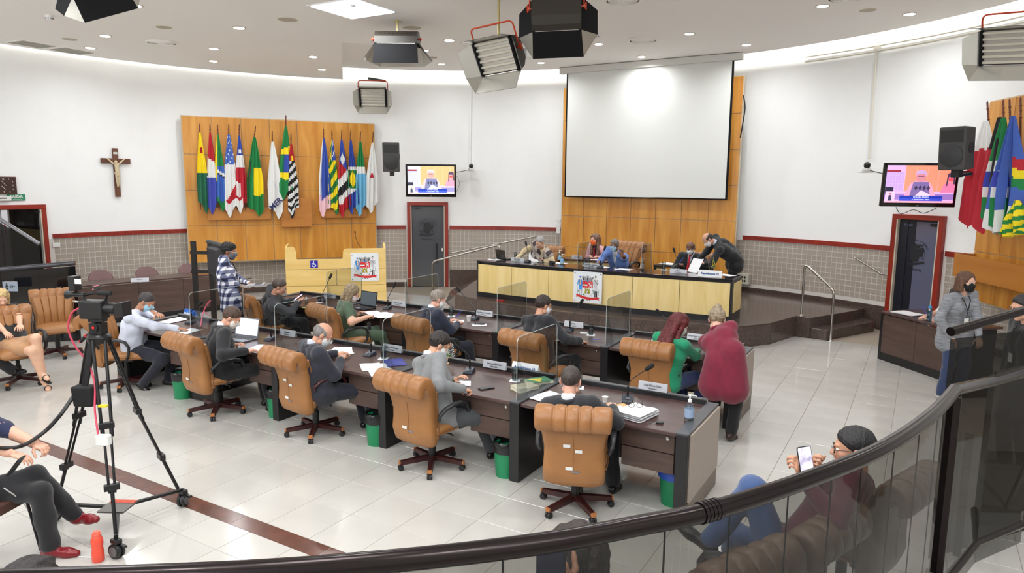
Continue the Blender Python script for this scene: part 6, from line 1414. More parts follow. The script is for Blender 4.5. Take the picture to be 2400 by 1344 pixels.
# ---- right side
person('standing woman in a grey heather hoodie, black mask and lanyard', (.44, 9.95, 0), -2.45, (0.502,9.771,1.5), (.1, .05, 0), .895, lh=(.68, 9.78, .86), rh=(.40, 9.62, .86), lf=(.54, 9.98, .09), rf=(.36, 9.90, .09), sk=(218, 172, 150), hair_=('bob', (96, 66, 48)), top=('hoodie', (140, 142, 148), M_heather),
       bottom=('jeans', (48, 62, 98)), mask=(18, 18, 20), female=True, kup=(0, 1, 0), hemz=.16, lanyard=True, scale=.96, shoes=(190, 190, 186), poleL=(-1, -.3, -.3), poleR=(1, -.3, -.3))
person('seated clerk in a white shirt writing, mostly hidden behind the hoodie', (.60, 11.75, 0), 2.3, (0.485,11.329,1.12), (0, .3, 0), .50, lh=(.20, 11.30, .76), rh=(0.14,11.399,0.79), sk=(214, 168, 146), hair_=('longback', (26, 22, 24)), top=('white shirt', (220, 220, 224)), sleeve=.5, bottom=('black trousers', (24, 24, 28)), female=True, mask=(30, 30, 30), hands=('relax', 'fist'))
person('man in black with glasses and a badge at the right edge', ((0.927,7.684,0.841)[0], (0.927,7.684,0.841)[1], 0), 1.9, (0.827,7.567,1.552), (.2, .15, 0), .93, sk=(206, 156, 130), hair_=('short', (30, 26, 26)), top=('black jacket', (22, 22, 25)), bottom=('black trousers', (18, 18, 21)), glasses=(24, 24, 24), kup=(0, 1, 0), lanyard=True, bulk=1.1)
# ---- people below the railing
person('man in a burgundy sweater and jeans filming with a phone', (-.50, 3.88, 0), 1.45, (-0.228,4.067,1.192), (.25, .12, 0), .56, lh=(-0.429,3.752,1.085), rh=(-0.395,3.888,1.059), lf=(-0.902,3.821,0.594), rf=(-0.906,4.4,0.1), sk=(196, 144, 116), hair_=('short', (26, 24, 26)),
       top=('burgundy sweater', (84, 22, 44)), bottom=('jeans', (62, 84, 128)), glasses=(40, 40, 70), hands=('grip', 'grip'), hup=((-.3, -.4, .8, -.3, .2, .9), (-.3, .4, .8, -.3, .1, .9)), kpL=(0, .7, 1))
person('long-haired person in black holding up a phone below the railing', ((-0.87,1.983,1.322)[0], (-0.87,1.983,1.322)[1], 0), .45, (-0.857,1.874,1.416), (0, .2, 0), .86, lh=(-0.808,1.671,1.432), rh=(-0.753,1.878,1.187), sk=(176, 128, 104), hair_=('longback', (40, 30, 28)), top=('black top', (16, 16, 18)), bottom=('black trousers', (18, 18, 20)), female=True, kup=(0, 1, 0), hands=('grip', 'relax'), hup=((0, -1, .2, -.4, 0, 1), (0, 0, 1)))
person('seated person with dark wavy hair, only the crown showing at bottom left', ((-2.657,1.104,1.214)[0]-.1, (-2.657,1.104,1.214)[1]-.1, 0), .3, (-2.648,1.11,1.126), (0, .1, 0), .50, sk=(196, 144, 118), hair_=('full', (30, 26, 26)), top=('black top', (24, 24, 28)), bottom=('dark trousers', (30, 30, 36)), legs=False)
# ---- seated public at left
rb = (-5.049,2.271,0.09); rb2 = (-5.113,2.467,0.22); kk = (-5.248,2.317,0.6)
person('seated person in black trousers and red ankle boots, legs crossed', (-5.40, 1.96, 0), -1.15, (-5.42, 1.98, 1.18), (0, .5, 0), .50, lh=(-5.0, 2.28, .80), rh=(-4.95, 2.12, .80), lf=rb, rf=rb2, sk=(214, 164, 140), hair_=('bob', (60, 44, 36)), top=('navy top', (28, 36, 70)), bottom=('black trousers', (26, 26, 30)), shoes=(128, 26, 34), boots=True, female=True,
       hands=('grip', 'relax'), sleeve=.6, kpL=(.1, .6, 1), kpR=(-.3, .6, 1.2))
person('woman with long blonde hair, sandals and crossed bare legs', ((-9.86,4.257,0.5)[0], (-9.86,4.257,0.5)[1], 0), -1.75, (-10.353,4.346,1.062), (0, .35, 0), .50, lh=(-9.619,4.233,0.7), rh=(-9.798,4.156,0.66), lf=(-9.396,4.315,0.24), rf=(-9.386,4.328,0.1), sk=(226, 178, 150), hair_=('long', (200, 172, 120)), top=('black top', (26, 30, 32)), sleeve=.0, bottom=('beige skirt', (186, 140, 100)), pants=False, bare=True,
       shoes=None, female=True, kpL=(0, .5, 1), kpR=(0, .6, 1), hands=('relax', 'relax'))
person('person with shiny black lace-up boots, cut by the left edge', (-10.05, 3.45, 0), -1.35, (-10.0, 3.5, 1.15), (0, .2, 0), .50, lf=(-9.706,4.118,0.24), rf=(-9.095,3.692,0.09), sk=(214, 164, 140), hair_=('short', (40, 34, 30)), top=('black jacket', (28, 28, 32)), bottom=('black trousers', (24, 24, 28)), shoes=(16, 16, 18), boots=True, kpL=(0, .6, 1))

# ================================================================= DESK ITEMS
M_paper = mat('white_paper', (238, 238, 240), .7); M_micb = mat('mic_base', (38, 46, 58), .35); M_foam = mat('mic_foam', (30, 31, 33), .95, bump=.5, bs=300)
M_silver = mat('silver_plate', (176, 178, 184), .35, .3); M_glass = glassy('drinking_glass', (236, 242, 242), .90, .02); M_water = glassy('water', (214, 224, 228), .82, .02)
ZT = .722
def papers(lab, x, y, rz, n=1, w_=.21, h_=.297, z=ZT, spread=.04, grp='white papers on the desks', seed=1):
    rnd = random.Random(seed); t = thing('paper_stack', lab, 'papers', (x, y, z), rz, grp)
    for k in range(n):
        b = MB(); c = .004*rnd.random(); g_ = 6; vv_ = []
        for j in range(g_+1):
            for i in range(g_+1): vv_.append((-w_/2+w_*i/g_, -h_/2+h_*j/g_, .0012+.0015*k+c*math.sin(i*1.1+k)*(j/g_)**2*2))
        b.add(vv_, [(j*(g_+1)+i, j*(g_+1)+i+1, (j+1)*(g_+1)+i+1, (j+1)*(g_+1)+i) for j in range(g_) for i in range(g_)])
        b.build('sheet', M_paper, t, loc=(rnd.uniform(-spread, spread), rnd.uniform(-spread, spread), 0), rot=(0, 0, rnd.uniform(-.5, .5)*min(1, spread*14)))
    return t
def glass(lab, x, y, z=ZT, full=.6, coaster=True, grp='water glasses on the desks'):
    t = thing('water_glass', lab, 'glass', (x, y, z), 0, grp)
    if coaster:
        b = MB(); b.box((0, 0, .003), (.10, .10, .006)); b.build('coaster', M_paper, t, rot=(0, 0, .4))
    b = MB(); b.lathe([(.027, .006), (.029, .012), (.034, .14), (.032, .14), (.027, .012)], 0, 18); b.build('tumbler', M_glass, t, True)
    b = MB(); b.lathe([(.0265, .013), (.0265+.005*full, .012+.12*full)], 0, 16); b.build('water', M_water, t, True)
def mic(lab, x, y, rz, z=ZT, bendv=(0, -.04), L_=.30, head_down=.0, grp='gooseneck microphones on the desks', rb=True):
    """base at x, y; neck rises and then leans along local +x/-y"""
    t = thing('microphone', lab, 'microphone', (x, y, z), rz, grp)
    b = MB(); b.hull([(-.05, -.065, 0), (.05, -.065, 0), (.055, .065, 0), (-.055, .065, 0)], [(-.042, -.055, .022), (.042, -.055, .022), (.045, .055, .045), (-.045, .055, .045)]); bs_ = b.build('base', M_micb, t, bevel=.006)
    b = MB(); b.box((0, -.035, .032), (.03, .02, .006)); b.build('talk_button', M_lab2, bs_)
    p = [(0, .03, .04), (0, .03, .15), (bendv[0]*.25, .03+bendv[1]*.25, .20), (bendv[0], .03+bendv[1], .20+L_*.42-head_down)]
    b = MB(); b.tube([p[0], (0, .03, .13)], .009, 0, 8); b.tube(p[1:], .0045, 0, 6); b.build('gooseneck', M_bplastic, t, True)
    d = (Vector(p[3])-Vector(p[2])).normalized(); a = Vector(p[3]); b = MB(); b.tube([a-d*.01, a, a+d*.07, a+d*.085], [.012, .019, .02, .010], 0, 12); b.build('foam_head', M_foam, t, True)
def nameplate(lab, x, y, z, l1, l2, rz=0, w_=.27, grp='silver nameplates on the desks'):
    t = thing('nameplate', lab, 'nameplate', (x, y, z), rz, grp)
    b = MB(); b.prism([(-.02, 0), (.02, 0), (.004, .075), (-.002, .075)], -w_/2, w_/2, 0, Matrix(((0, 0, 1, 0), (1, 0, 0, 0), (0, 1, 0, 0), (0, 0, 0, 1)))); b.build('plate', M_silver, t, bevel=.002)
    M = T(0, -.0165, .047) @ R(-.25, 'X') @ UP; M2 = T(0, -.021, .020) @ R(-.25, 'X') @ UP
    text_mesh(l1, .026, M_bplastic, 'lettering', t, M, ext=.001); text_mesh(l2, .022, M_bplastic, 'lettering', t, M2, ext=.001)
def phone(lab, x, y, rz, z=ZT, m=None, grp='phones lying on the desks', rot=None):
    t = thing('phone', lab, 'phone', (x, y, z), rz, grp)
    if rot is not None: t.rotation_euler = rot
    b = MB(); b.prism(rrect(.074, .15, .010, 3, (1, 1, 1, 1)), 0, .008, 0, T(-.037, -.075, 0)); b.build('case', M_bplastic, t, bevel=.001)
    b = MB(); b.prism(rrect(.068, .142, .008, 3, (1, 1, 1, 1)), .008, .0086, 0, T(-.034, -.071, 0)); b.build('screen', m or mat('phone_glass', (30, 32, 38), .08), t)
    return t
def sanitizer(lab, x, y, z, col, s=1.0, grp='sanitizer bottles'):
    t = thing('sanitizer_bottle', lab, 'bottle', (x, y, z), .6, grp); t.scale = (s, s, s)
    b = MB(); b.lathe([(.030, 0), (.034, .006), (.034, .10), (.026, .125), (.013, .132), (.013, .142)], 0, 20); b.build('bottle_body', glassy('clear_plastic', (222, 232, 234), .72, .05), t, True)
    b = MB(); b.lathe([(.0345, .03), (.0345, .095)], 0, 20); b.build('label_wrap', mat('label%d_%d_%d' % col, col, .5), t, True)
    b = MB(); b.lathe([(.015, .142), (.015, .16), (.006, .162), (.006, .185), (.012, .186), (.012, .196)], 0, 12); b.tube([(0, 0, .190), (.04, 0, .188), (.046, 0, .18)], .005); b.build('pump', M_whitep, t, True)
def laptop(lab, x, y, rz, m_scr, body, z=ZT, open_=1.75, w_=.36, d_=.24):
    t = thing('laptop', lab, 'laptop', (x, y, z), rz)
    b = MB(); b.box((0, 0, .008), (w_, d_, .016)); bo = b.build('keyboard_base', body, t, bevel=.003)
    b = MB()
    for r_ in range(5):
        for c in range(13): b.box((-w_*.42+c*w_*.07, -d_*.02+r_*.022, .0175), (w_*.055, .017, .003))
    tag(b.build('keys', M_dkgrey, bo), kind='stuff')
    b = MB(); b.box((0, -d_*.28, .0165), (.09, .055, .001)); b.build('trackpad', M_lab2, bo)
    M = T(0, d_/2, .014) @ R(-(open_-PI/2), 'X')
    b = MB(); b.box((0, 0, d_*.48), (w_, .008, d_*.96)); b.v = [tuple(M @ Vector(p)) for p in b.v]; ld_ = b.build('lid', body, t, bevel=.002)
    b = MB(); b.box((0, -.0047, d_*.50), (w_*.93, .001, d_*.82)); b.v = [tuple(M @ Vector(p)) for p in b.v]; b.build('display', m_scr, ld_)
    return t
def desk_flags(lab, x, y, z, rz, cols):
    t = thing('desk_flags', lab, 'table flags', (x, y, z), rz); b = MB(); b.lathe([(.03, 0), (.03, .012), (.01, .016)], 0, 14); b.build('stand', mat('pale_wood', (206, 176, 130), .5), t)
    for s, fn in ((-1, cols[0]), (1, cols[1])):
        b = MB(); b.tube([(s*.008, 0, .012), (s*.05, 0, .25)], .003, 0, 6); b.ball((s*.05, 0, .255), .006); b.build('stick', mat('pale_wood', (206, 176, 130), .5), t, True)
        b = MB(); n_, m_ = 10, 16
        for j in range(m_):
            for i in range(n_):
                P = lambda ii, jj: (s*(.048-.10*(jj/m_)*.35)+(ii/n_)*.075*(.3+.7*jj/m_), .012*math.sin(ii*1.3+s), .24-.14*jj/m_-.02*ii/n_)
                b.add([P(i, j), P(i, j+1), P(i+1, j+1), P(i+1, j)], [(0, 1, 2, 3)], 0, None, fn((i+.5)/n_, (j+.5)/m_))
        b.build('cloth', M_cloth, t)
BRm = lambda s, t: (Gn if abs(s-.5)/.5+abs(t-.5)/.42 > 1 else (Bl if (s-.5)**2/.05+(t-.5)**2/.03 < 1 else Yl))
SPm = lambda s, t: Rd if (s < .4 and t < .35) else (W if int((t+.2*s)*13) % 2 == 0 else BK)
# ---- near row
nameplate('silver nameplate reading Dr. Rodrigo Salomon on the near row', -3.02+.45-.35, 5.90, .770, 'Luís Flávio Dias', 'Vereador') if False else None
nameplate('silver nameplate at the right end of the near row, before the far chair', -1.98, 5.885, .770, 'Luís Flávio Dias', 'Vereador')
nameplate('silver nameplate reading Hernani Barreto', *(-3.59,5.769,0.8)[:2], .770, 'Hernani Barreto', 'Vereador')
nameplate('silver nameplate left of the light grey suit, near row', *(-4.918,5.768,0.8)[:2], .770, 'Valmir do Parque', 'Vereador')
nameplate('silver nameplate between laptop and grey-haired man', *(-6.49,5.702,0.8)[:2], .770, 'Paulinho', 'Vereador')
nameplate('silver nameplate reading Dudi on the far row', *(-3.807,8.056,0.8)[:2], .770, 'Dudi', 'Vereador')
nameplate('silver nameplate reading Dr. Rodrigo Salomon on the far row', *(-5.201,8.079,0.8)[:2], .770, 'Dr. Rodrigo Salomon', 'Vereador')
nameplate('silver nameplate reading Maria Amélia on the far row', *(-6.721,8.047,0.8)[:2], .770, 'Maria Amélia', 'Vereadora')
nameplate('silver nameplate beside the podium on the far row', *(-8.143,8.028,0.8)[:2], .770, 'Paulinho dos Condutores', 'Vereador')
nameplate('silver nameplate behind the red-haired woman', *(-2.212,8.174,0.8)[:2], .770, 'Sônia Patas da Amizade', 'Vereadora')
mic('microphone beside the thick paper pile, right end of near row', *(-2.117,5.617,0.73)[:2], .35, bendv=(.15, -.03), L_=.22)
mic('microphone right of the man in light grey, near row', *(-3.818,5.641,0.73)[:2], .3, bendv=(-.16, -.03), L_=.24)
mic('microphone between grey-haired man and light grey suit', *(-5.138,5.639,0.73)[:2], .1, bendv=(.0, -.02), L_=.22)
mic('microphone right of the laptop, near row', *(-6.663,5.571,0.73)[:2], .3, bendv=(.18, -.02), L_=.14)
mic('microphone before the blue party sign, near row', *(-8.351,5.687,0.73)[:2], .3, bendv=(.14, -.02), L_=.14)
mic('tall microphone at the left end of the far row', *(-8.182,7.905,0.73)[:2], .2, bendv=(.12, .02), L_=.42)
mic('microphone right of the woman in green, far row', *(-6.888,7.968,0.73)[:2], .2, bendv=(.09, .02), L_=.32)
mic('microphone right of the navy suit, leaning left', *(-5.313,7.987,0.73)[:2], .1, bendv=(-.26, .02), L_=.42)
mic('microphone in front of the city crest, far row', *(-3.849,8.008,0.73)[:2], .2, bendv=(.12, .02), L_=.36)
mic('microphone left of the red-haired woman, far row', *(-2.584,8.279,0.73)[:2], .1, bendv=(-.14, .0), L_=.22)
for lab, px in (('glass of water behind the dark-haired man at the right end, near row', (-2.651,5.743,0.73)), ('glass beside the white party sign on the near row', (-3.27,5.623,0.73)), ('glass right of the grey-haired man, near row', (-4.907,5.606,0.73)),
    ('glass of water before the crest on the far row', (-3.503,7.922,0.73)), ('glass right of the black laptop, far row', (-7.216,8.021,0.73)), ('glass right of the navy suit, far row', (-5.713,7.993,0.73)), ('glass beside the small spray bottle, far row', (-8.156,7.825,0.73)), ('glass left of the red-haired woman, far row', (-2.701,8.062,0.73))):
    glass(lab, px[0], px[1])
papers('white sheets left of the dark-haired man, right end of near row', *(-2.697,5.341,0.73)[:2], 1.2, 2, w_=.25, h_=.40, seed=3)
papers('loose sheets and brown envelope under the phone, near row', *(-2.12,5.245,0.73)[:2], -.7, 4, seed=4, spread=.03)
b = MB(); b.box((0, 0, .0), (.25, .35, .003)); tag(b.build('envelope', mat('kraft_envelope', (206, 166, 112), .7), None, loc=(*(-2.117,5.314,0.722)[:2], .7225), rot=(0, 0, -.62)), 'brown envelope under loose sheets at the right end of the near row', 'envelope')
p = (-1.907,5.279,0.74); t = papers('thick pile of white sheets with eyeglasses on top', p[0], p[1], -.25, 16, w_=.24, h_=.28, seed=5, spread=.008)
for k, ch in enumerate(t.children): ch.location.z += .0018*k
b = MB()
for q in (-1, 1): b.tube([(q*.033+.024*math.cos(a), 0, .022*math.sin(a)+.02) for a in [i*PI/7 for i in range(14)]], .0022, 0, 5, closed=True); b.tube([(q*.057, 0, .03), (q*.062, .07, .028), (q*.05, .13, .005)], .002, 0, 5)
b.tube([(-.009, 0, .022), (.009, 0, .022)], .002); tag(b.build('eyeglasses', M_bplastic, None, True, loc=(p[0]-.02, p[1]+.02, .785), rot=(.3, 0, .5)), 'black-framed eyeglasses resting on the thick paper pile', 'eyeglasses')
phone('smartphone with pale screen on loose sheets, right end of near row', *(-2.107,5.197,0.735)[:2], -.9, .734, mat('pale_screen', (190, 196, 200), .1))
t = thing('car_key', 'black car key with steel ring beside the thick paper pile', 'keys', (*(-1.701,5.189,0.725)[:2], .722), .4); b = MB(); b.box((.02, 0, .008), (.06, .035, .014)); b.build('fob', M_bplastic, t, bevel=.005); b = MB(); b.tube([(-.03+.018*math.cos(a), .018*math.sin(a), .003) for a in [i*PI/5 for i in range(10)]], .0015, 0, 4, closed=True); b.build('ring', M_chrome, t); b = MB(); b.box((-.06, .01, .002), (.05, .010, .002)); b.build('blade', M_chrome, t)
sanitizer('clear pump bottle of sanitizer at the right end of the near row', *(-1.5,5.382,0.73)[:2], ZT, (150, 170, 200), 1.12)
t = thing('plastic_cup', 'small white plastic cup left of the right-end microphone', 'cup', (*(-2.267,5.466,0.73)[:2], ZT)); b = MB(); b.lathe([(.018, 0), (.027, .05), (.029, .052), (.025, .05), (.016, .004)], 0, 16); b.build('cup_body', M_whitep, t, True)
t = thing('plastic_cup', 'small white plastic cup left of the phone on the far row', 'cup', (*(-5.292,7.818,0.73)[:2], ZT)); b = MB(); b.lathe([(.024, 0), (.034, .08), (.036, .082), (.032, .08), (.022, .004)], 0, 16); b.build('cup_body', M_whitep, t, True)
desk_flags('pair of small flags in front of the man in light grey', *(-4.208,5.793,0.73)[:2], ZT, .35, (BRm, SPm))
phone('black smartphone right of the man in light grey', *(-3.373,5.272,0.73)[:2], -.5)
papers('small notepad under the hand of the man in light grey', *(-3.634,5.289,0.73)[:2], .6, 2, w_=.12, h_=.16, seed=6, spread=.004)
papers('scattered sheets between grey-haired man and light grey suit', *(-4.765,5.316,0.73)[:2], 1.2, 3, seed=7, spread=.06); papers('white sheet at the near edge beside the acrylic screen', *(-4.555,5.174,0.73)[:2], 1.0, 2, seed=8, spread=.03)
b = MB(); b.box((0, 0, .002), (.21, .29, .004)); tag(b.build('magazine', mat('blue_print', (70, 76, 170), .4, ns=20, na=.5), None, loc=(*(-4.703,5.547,0.724)[:2], ZT), rot=(0, 0, .9)), 'blue printed magazine seen through the acrylic screen', 'magazine')
papers('open sheets under the hand of the grey-haired man', *(-5.539,5.619,0.73)[:2], .9, 3, seed=9, spread=.05); papers('sheet under the hand of the man with the laptop', *(-6.41,5.234,0.73)[:2], .5, 1, seed=10, w_=.24)
papers('white sheets in front of the man in the white shirt', *(-8.732,5.687,0.73)[:2], .3, 3, seed=11, spread=.07); papers('white sheet at the near edge left of the laptop man', *(-7.929,5.34,0.73)[:2], .4, 2, seed=12)
laptop('grey laptop with bright white screen on the near row', *(-6.989,5.389,0.73)[:2], .12, mat('white_display', (226, 232, 246), .4, emit=.9), mat('grey_laptop', (120, 122, 128), .35, .4), w_=.37)
laptop('black laptop of the woman in the green blouse', *(-7.229,7.788,0.73)[:2], -.1, mat('grey_display', (92, 100, 106), .2), M_bplastic)
t = thing('party_sign', 'blue tent sign with white lettering on the near row', 'sign', (*(-8.756,5.969,0.73)[:2], ZT), -.15); b = MB(); b.prism([(-.05, 0), (.05, 0), (.0, .11)], -.14, .14, 0, Matrix(((0, 0, 1, 0), (1, 0, 0, 0), (0, 1, 0, 0), (0, 0, 0, 1)))); b.build('folded_card', mat('sign_blue2', (20, 96, 190), .4), t)
text_mesh('podemos', .06, M_lab, 'lettering', t, T(-.01, -.028, .05) @ R(-.43, 'X') @ UP, bold=.002)
t = thing('party_sign', 'white tent sign with blue lettering behind the two books', 'sign', (*(-3.335,5.947,0.73)[:2], ZT), -.0); b = MB(); b.prism([(-.045, 0), (.045, 0), (.0, .10)], -.15, .15, 0, Matrix(((0, 0, 1, 0), (1, 0, 0, 0), (0, 1, 0, 0), (0, 0, 0, 1)))); b.build('folded_card', M_paper, t)
text_mesh('Republicanos 10', .036, mat('sign_blue3', (40, 90, 150), .5), 'lettering', t, T(0, -.025, .052) @ R(-.43, 'X') @ UP, bold=.001)
def book(lab, x, y, rz, z, w_, h_, th, c, m2=None):
    t = thing('book', lab, 'book', (x, y, z), rz); b = MB(); b.box((0, 0, th/2), (w_-.006, h_-.006, th-.004)); b.build('pages', mat('book_pages', (226, 220, 196), .8), t); b = MB(); b.box((0, 0, th-.001), (w_, h_, .002)); b.box((0, 0, .001), (w_, h_, .002)); b.box((-w_/2, 0, th/2), (.002, h_, th)); cv = b.build('cover', mat('cover_%d' % c[0], c, .4), t)
    if m2: b = MB(); b.add([(-w_*.45, -h_*.4, th+.0005), (w_*.45, -h_*.1, th+.0005), (-w_*.2, h_*.25, th+.0005)], [(0, 1, 2)]); b.build('cover_print', m2, cv)
book('thick book with green, white and yellow cover on the near row', *(-3.043,5.679,0.73)[:2], -.55, ZT, .17, .24, .035, (60, 140, 100), mat('book_yellow', (240, 220, 60), .4))
book('thick pale beige book against the acrylic screen', *(-3.05,5.427,0.73)[:2], -.5, ZT, .16, .22, .04, (190, 184, 160))
# ---- far row
papers('sheets right of the woman in the green blouse', *(-6.555,7.561,0.73)[:2], 1.0, 4, seed=13, spread=.09); papers('sheet under the hand of the woman in the green blouse', *(-6.837,7.578,0.73)[:2], .8, 1, seed=14)
papers('square white sheet under a phone right of the navy suit', *(-5.039,7.7,0.73)[:2], .6, 1, w_=.19, h_=.16, seed=15, spread=.002); phone('dark phone on the square white sheet, far row', *(-5.073,7.742,0.725)[:2], -.9, .725)
papers('sheet under the pen of the navy suit', *(-5.427,7.766,0.73)[:2], .6, 1, w_=.15, h_=.2, seed=16)
b = MB(); b.box((0, 0, .004), (.09, .06, .008)); tag(b.build('notepad', M_paper, None, loc=(*(-3.628,7.976,0.722)[:2], ZT), rot=(0, 0, .4)), 'small white card left of the glass before the crest', 'card')
def pen(lab, p, rz, el, c): b = MB(); b.tube([(0, 0, 0), (.02, 0, 0), (.14, 0, 0)], [.001, .0045, .0045], 0, 8); tag(b.build('pen', mat('pen_%d_%d_%d' % c, c, .3), None, True, loc=p, rot=(0, -el, rz)), lab, 'pen')
pen('blue pen with green cap under the hand on the far row', (-3.378,7.655,0.73), .5, .1, (90, 110, 200)); pen('blue pen held over the far row by the navy suit', (-5.424,7.67,0.77), .6, .9, (50, 50, 190)); pen('black pen in the hand of the grey-haired man', (-5.528,5.649,0.76), .9, 1.1, (20, 20, 24)); pen('blue pen in the hand of the seated clerk', (0.15,11.499,0.8), 2.4, .9, (60, 70, 200)); pen('blue pen in the hand of the man with the red tie', (-3.892,12.772,1.16), .6, .9, (40, 60, 200))
t = thing('spray_bottle', 'small clear spray bottle at the left end of the far row', 'bottle', (*(-8.092,7.489,0.73)[:2], ZT)); b = MB(); b.lathe([(.018, 0), (.02, .005), (.02, .08), (.01, .095)], 0, 14); b.build('bottle_body', glassy('clear_plastic', (222, 232, 234), .72, .05), t, True); b = MB(); b.lathe([(.010, .095), (.010, .12), (.013, .12), (.011, .135)], 0, 12); b.build('spray_cap', M_whitep, t)
b = MB(); b.box((0, 0, .003), (.10, .06, .006)); tag(b.build('notebook', mat('yellow_note', (206, 206, 130), .7), None, loc=(*(-7.968,7.356,0.722)[:2], ZT), rot=(0, 0, .4)), 'small yellow-green note beside the spray bottle', 'note')
b = MB(); b.tube([(0, 0, 0), (1.45, 0, 0)], .03, 0, 8); 
t = thing('display_monitor', 'flat black screen lying along the ledge before the dais', 'monitor', (*(-5.94,9.003,0.6)[:2], .45), .0); b = MB(); b.box((0, 0, 0), (1.30, .06, .30)); b.build('casing', mat('gloss_black', (14, 14, 16), .12), t, bevel=.006, rot=(-.5, 0, 0)); b = MB()
for k in range(10): b.box((-.55+k*.12, .034, .10), (.08, .006, .02))
b.build('vent_slots', M_dkgrey, t, rot=(-.5, 0, 0)); b = MB(); b.box((0, 0, -.3), (.2, .16, .32)); b.build('foot', M_bplastic, t)
# ---- dais desk
ZD = 1.092
papers('open papers held by the old man on the dais', *(-6.532,12.224,1.1)[:2], .2, 5, z=ZD, seed=21, spread=.10, grp='papers on the dais desk'); 
for lab, px, rot_ in (('curled white sheet standing before the old man', ((-6.634,12.088,1.14)), (1.0, .1, .2)), ('white sheet held tilted over the red tie', (-3.401,12.144,1.22), (1.1, .3, -.4))):
    b = MB(); vv_ = [(-.11+.22*i/6, .02*math.sin(i*.5), -.14+.28*j/4) for j in range(5) for i in range(7)]; b.add(vv_, [(j*7+i, j*7+i+1, (j+1)*7+i+1, (j+1)*7+i) for j in range(4) for i in range(6)]); tag(b.build('paper_sheet', M_paper, None, loc=px, rot=(-.6, 0, rot_[2])), lab, 'paper', 'papers on the dais desk')
for lab, px in (('white sheet beside the black tablet on the dais', (-7.427,11.881,1.092)), ('white sheet under the nameplate of the blue blazer', (-5.142,11.942,1.092)), ('white sheet alone in front of the blue blazer', (-4.601,11.835,1.092)), ('white sheet at the right end of the dais desk', (-2.828,12.101,1.092)), ('white sheets between bottles and old man', (-6.073,12.073,1.092))):
    papers(lab, px[0], px[1], 1.3, 1, z=ZD, seed=int(px[0]*-10), grp='papers on the dais desk')
papers('sheet on the side desk before the woman in pink', -5.72, 13.16, 1.3, 1, z=1.084, seed=30, grp='papers on the dais desk'); papers('pile of white folders on the small side table', -4.2, 13.17, 1.2, 10, w_=.25, h_=.33, z=1.084, seed=31, spread=.015, grp='papers on the dais desk')
for lab, px, a_, b_ in (('silver nameplate before the old man', (-6.879,11.885,1.1), 'Edgard Sasaki', '1º Secretário'), ('silver nameplate before the blue blazer', (-5.234,11.796,1.1), 'Paulinho dos Condutores', 'Presidente'), ('silver nameplate before the red tie', (-3.609,11.843,1.1), 'Abner', '2º Secretário')):
    nameplate(lab, px[0], px[1], ZD, a_, b_, w_=.30, grp='silver nameplates on the dais desk')
nameplate('grey nameplate on the side desk of the woman in pink', -6.12, 13.03, 1.083, 'Secretaria', '', w_=.24, grp='silver nameplates on the dais desk')
nameplate('silver nameplate on the long desk at left', *(-12.45,7.504,0.76)[:2], .751, 'Imprensa', '', rz=-1.2+2.2-1.0+.95, w_=.30, grp='silver nameplates on the desks')
t = thing('party_sign', 'white sign with blue lettering at the right of the dais desk', 'sign', (*(-3.02,11.693,1.1)[:2], ZD), 0); b = MB(); b.prism([(-.04, 0), (.04, 0), (.0, .11)], -.20, .20, 0, Matrix(((0, 0, 1, 0), (1, 0, 0, 0), (0, 1, 0, 0), (0, 0, 0, 1)))); b.build('folded_card', M_paper, t); text_mesh('Republicanos 10', .045, mat('sign_blue3', (40, 90, 150), .5), 'lettering', t, T(0, -.024, .055) @ R(-.36, 'X') @ UP, bold=.002)
desk_flags('two small flags on the dais beside the standing man', *(-3.193,12.346,1.1)[:2], ZD, .3, (SPm, BRm))
for lab, px in (('glass of water before the old man on the dais', (-7.158,12.279,1.1)), ('glass of water left of the blue blazer', (-5.456,11.978,1.1)), ('glass of water left of the red tie', (-3.982,12.182,1.1))): glass(lab, px[0], px[1], ZD, grp='water glasses on the dais')
sanitizer('clear spray sanitizer on the dais, taller of two', *(-6.193,12.366,1.1)[:2], ZD, (150, 200, 230), 1.15, 'sanitizer bottles on the dais'); sanitizer('blue pump sanitizer on the dais, shorter of two', *(-5.946,11.985,1.1)[:2], ZD, (140, 190, 230), 1.0, 'sanitizer bottles on the dais'); sanitizer('pump sanitizer right of the blue blazer on the dais', *(-4.313,11.955,1.1)[:2], ZD, (220, 200, 190), 1.05, 'sanitizer bottles on the dais')
laptop('black tablet computer standing open on the dais desk', *(-7.288,12.086,1.1)[:2], 2.8, M_bplastic, M_bplastic, ZD, 1.8, .30, .2)
for lab, px, bv in (('microphone before the old man on the dais', (-6.643,11.863,1.1), (-.06, .03)), ('microphone before the blue blazer on the dais', (-5.081,11.82,1.1), (.03, .08)), ('microphone before the red tie on the dais', (-3.748,12.19,1.1), (-.08, .06))): mic(lab, px[0], px[1], 0, ZD, bv, .30, grp='microphones on the dais')
b = MB(); b.box((0, 0, .03), (.07, .05, .06)); b.tube([(.04, 0, .03), (.08, 0, .03)], .03, 0, 12); tag(b.build('webcam', M_bplastic, None, loc=(*(-6.117,11.867,1.1)[:2], ZD), bevel=.004), 'small black camera lying before the old man on the dais', 'webcam')
shield((-5.261,11.172,1.09)[0], (-5.261,11.172,1.09)[1]+.05, .50, .48, ZD, 'clear acrylic screen on the dais left of the blue blazer'); shield((-4.198,11.535,1.09)[0], (-4.198,11.535,1.09)[1]+.05, .50, .48, ZD, 'clear acrylic screen on the dais right of the blue blazer')
phone('black phone at the ear of the man in the blue blazer', (-5.185,13.292,1.42)[0], (-5.185,13.292,1.42)[1], 0, (-5.185,13.292,1.42)[2], rot=(1.4, .9, .3), grp='phones held in a hand')
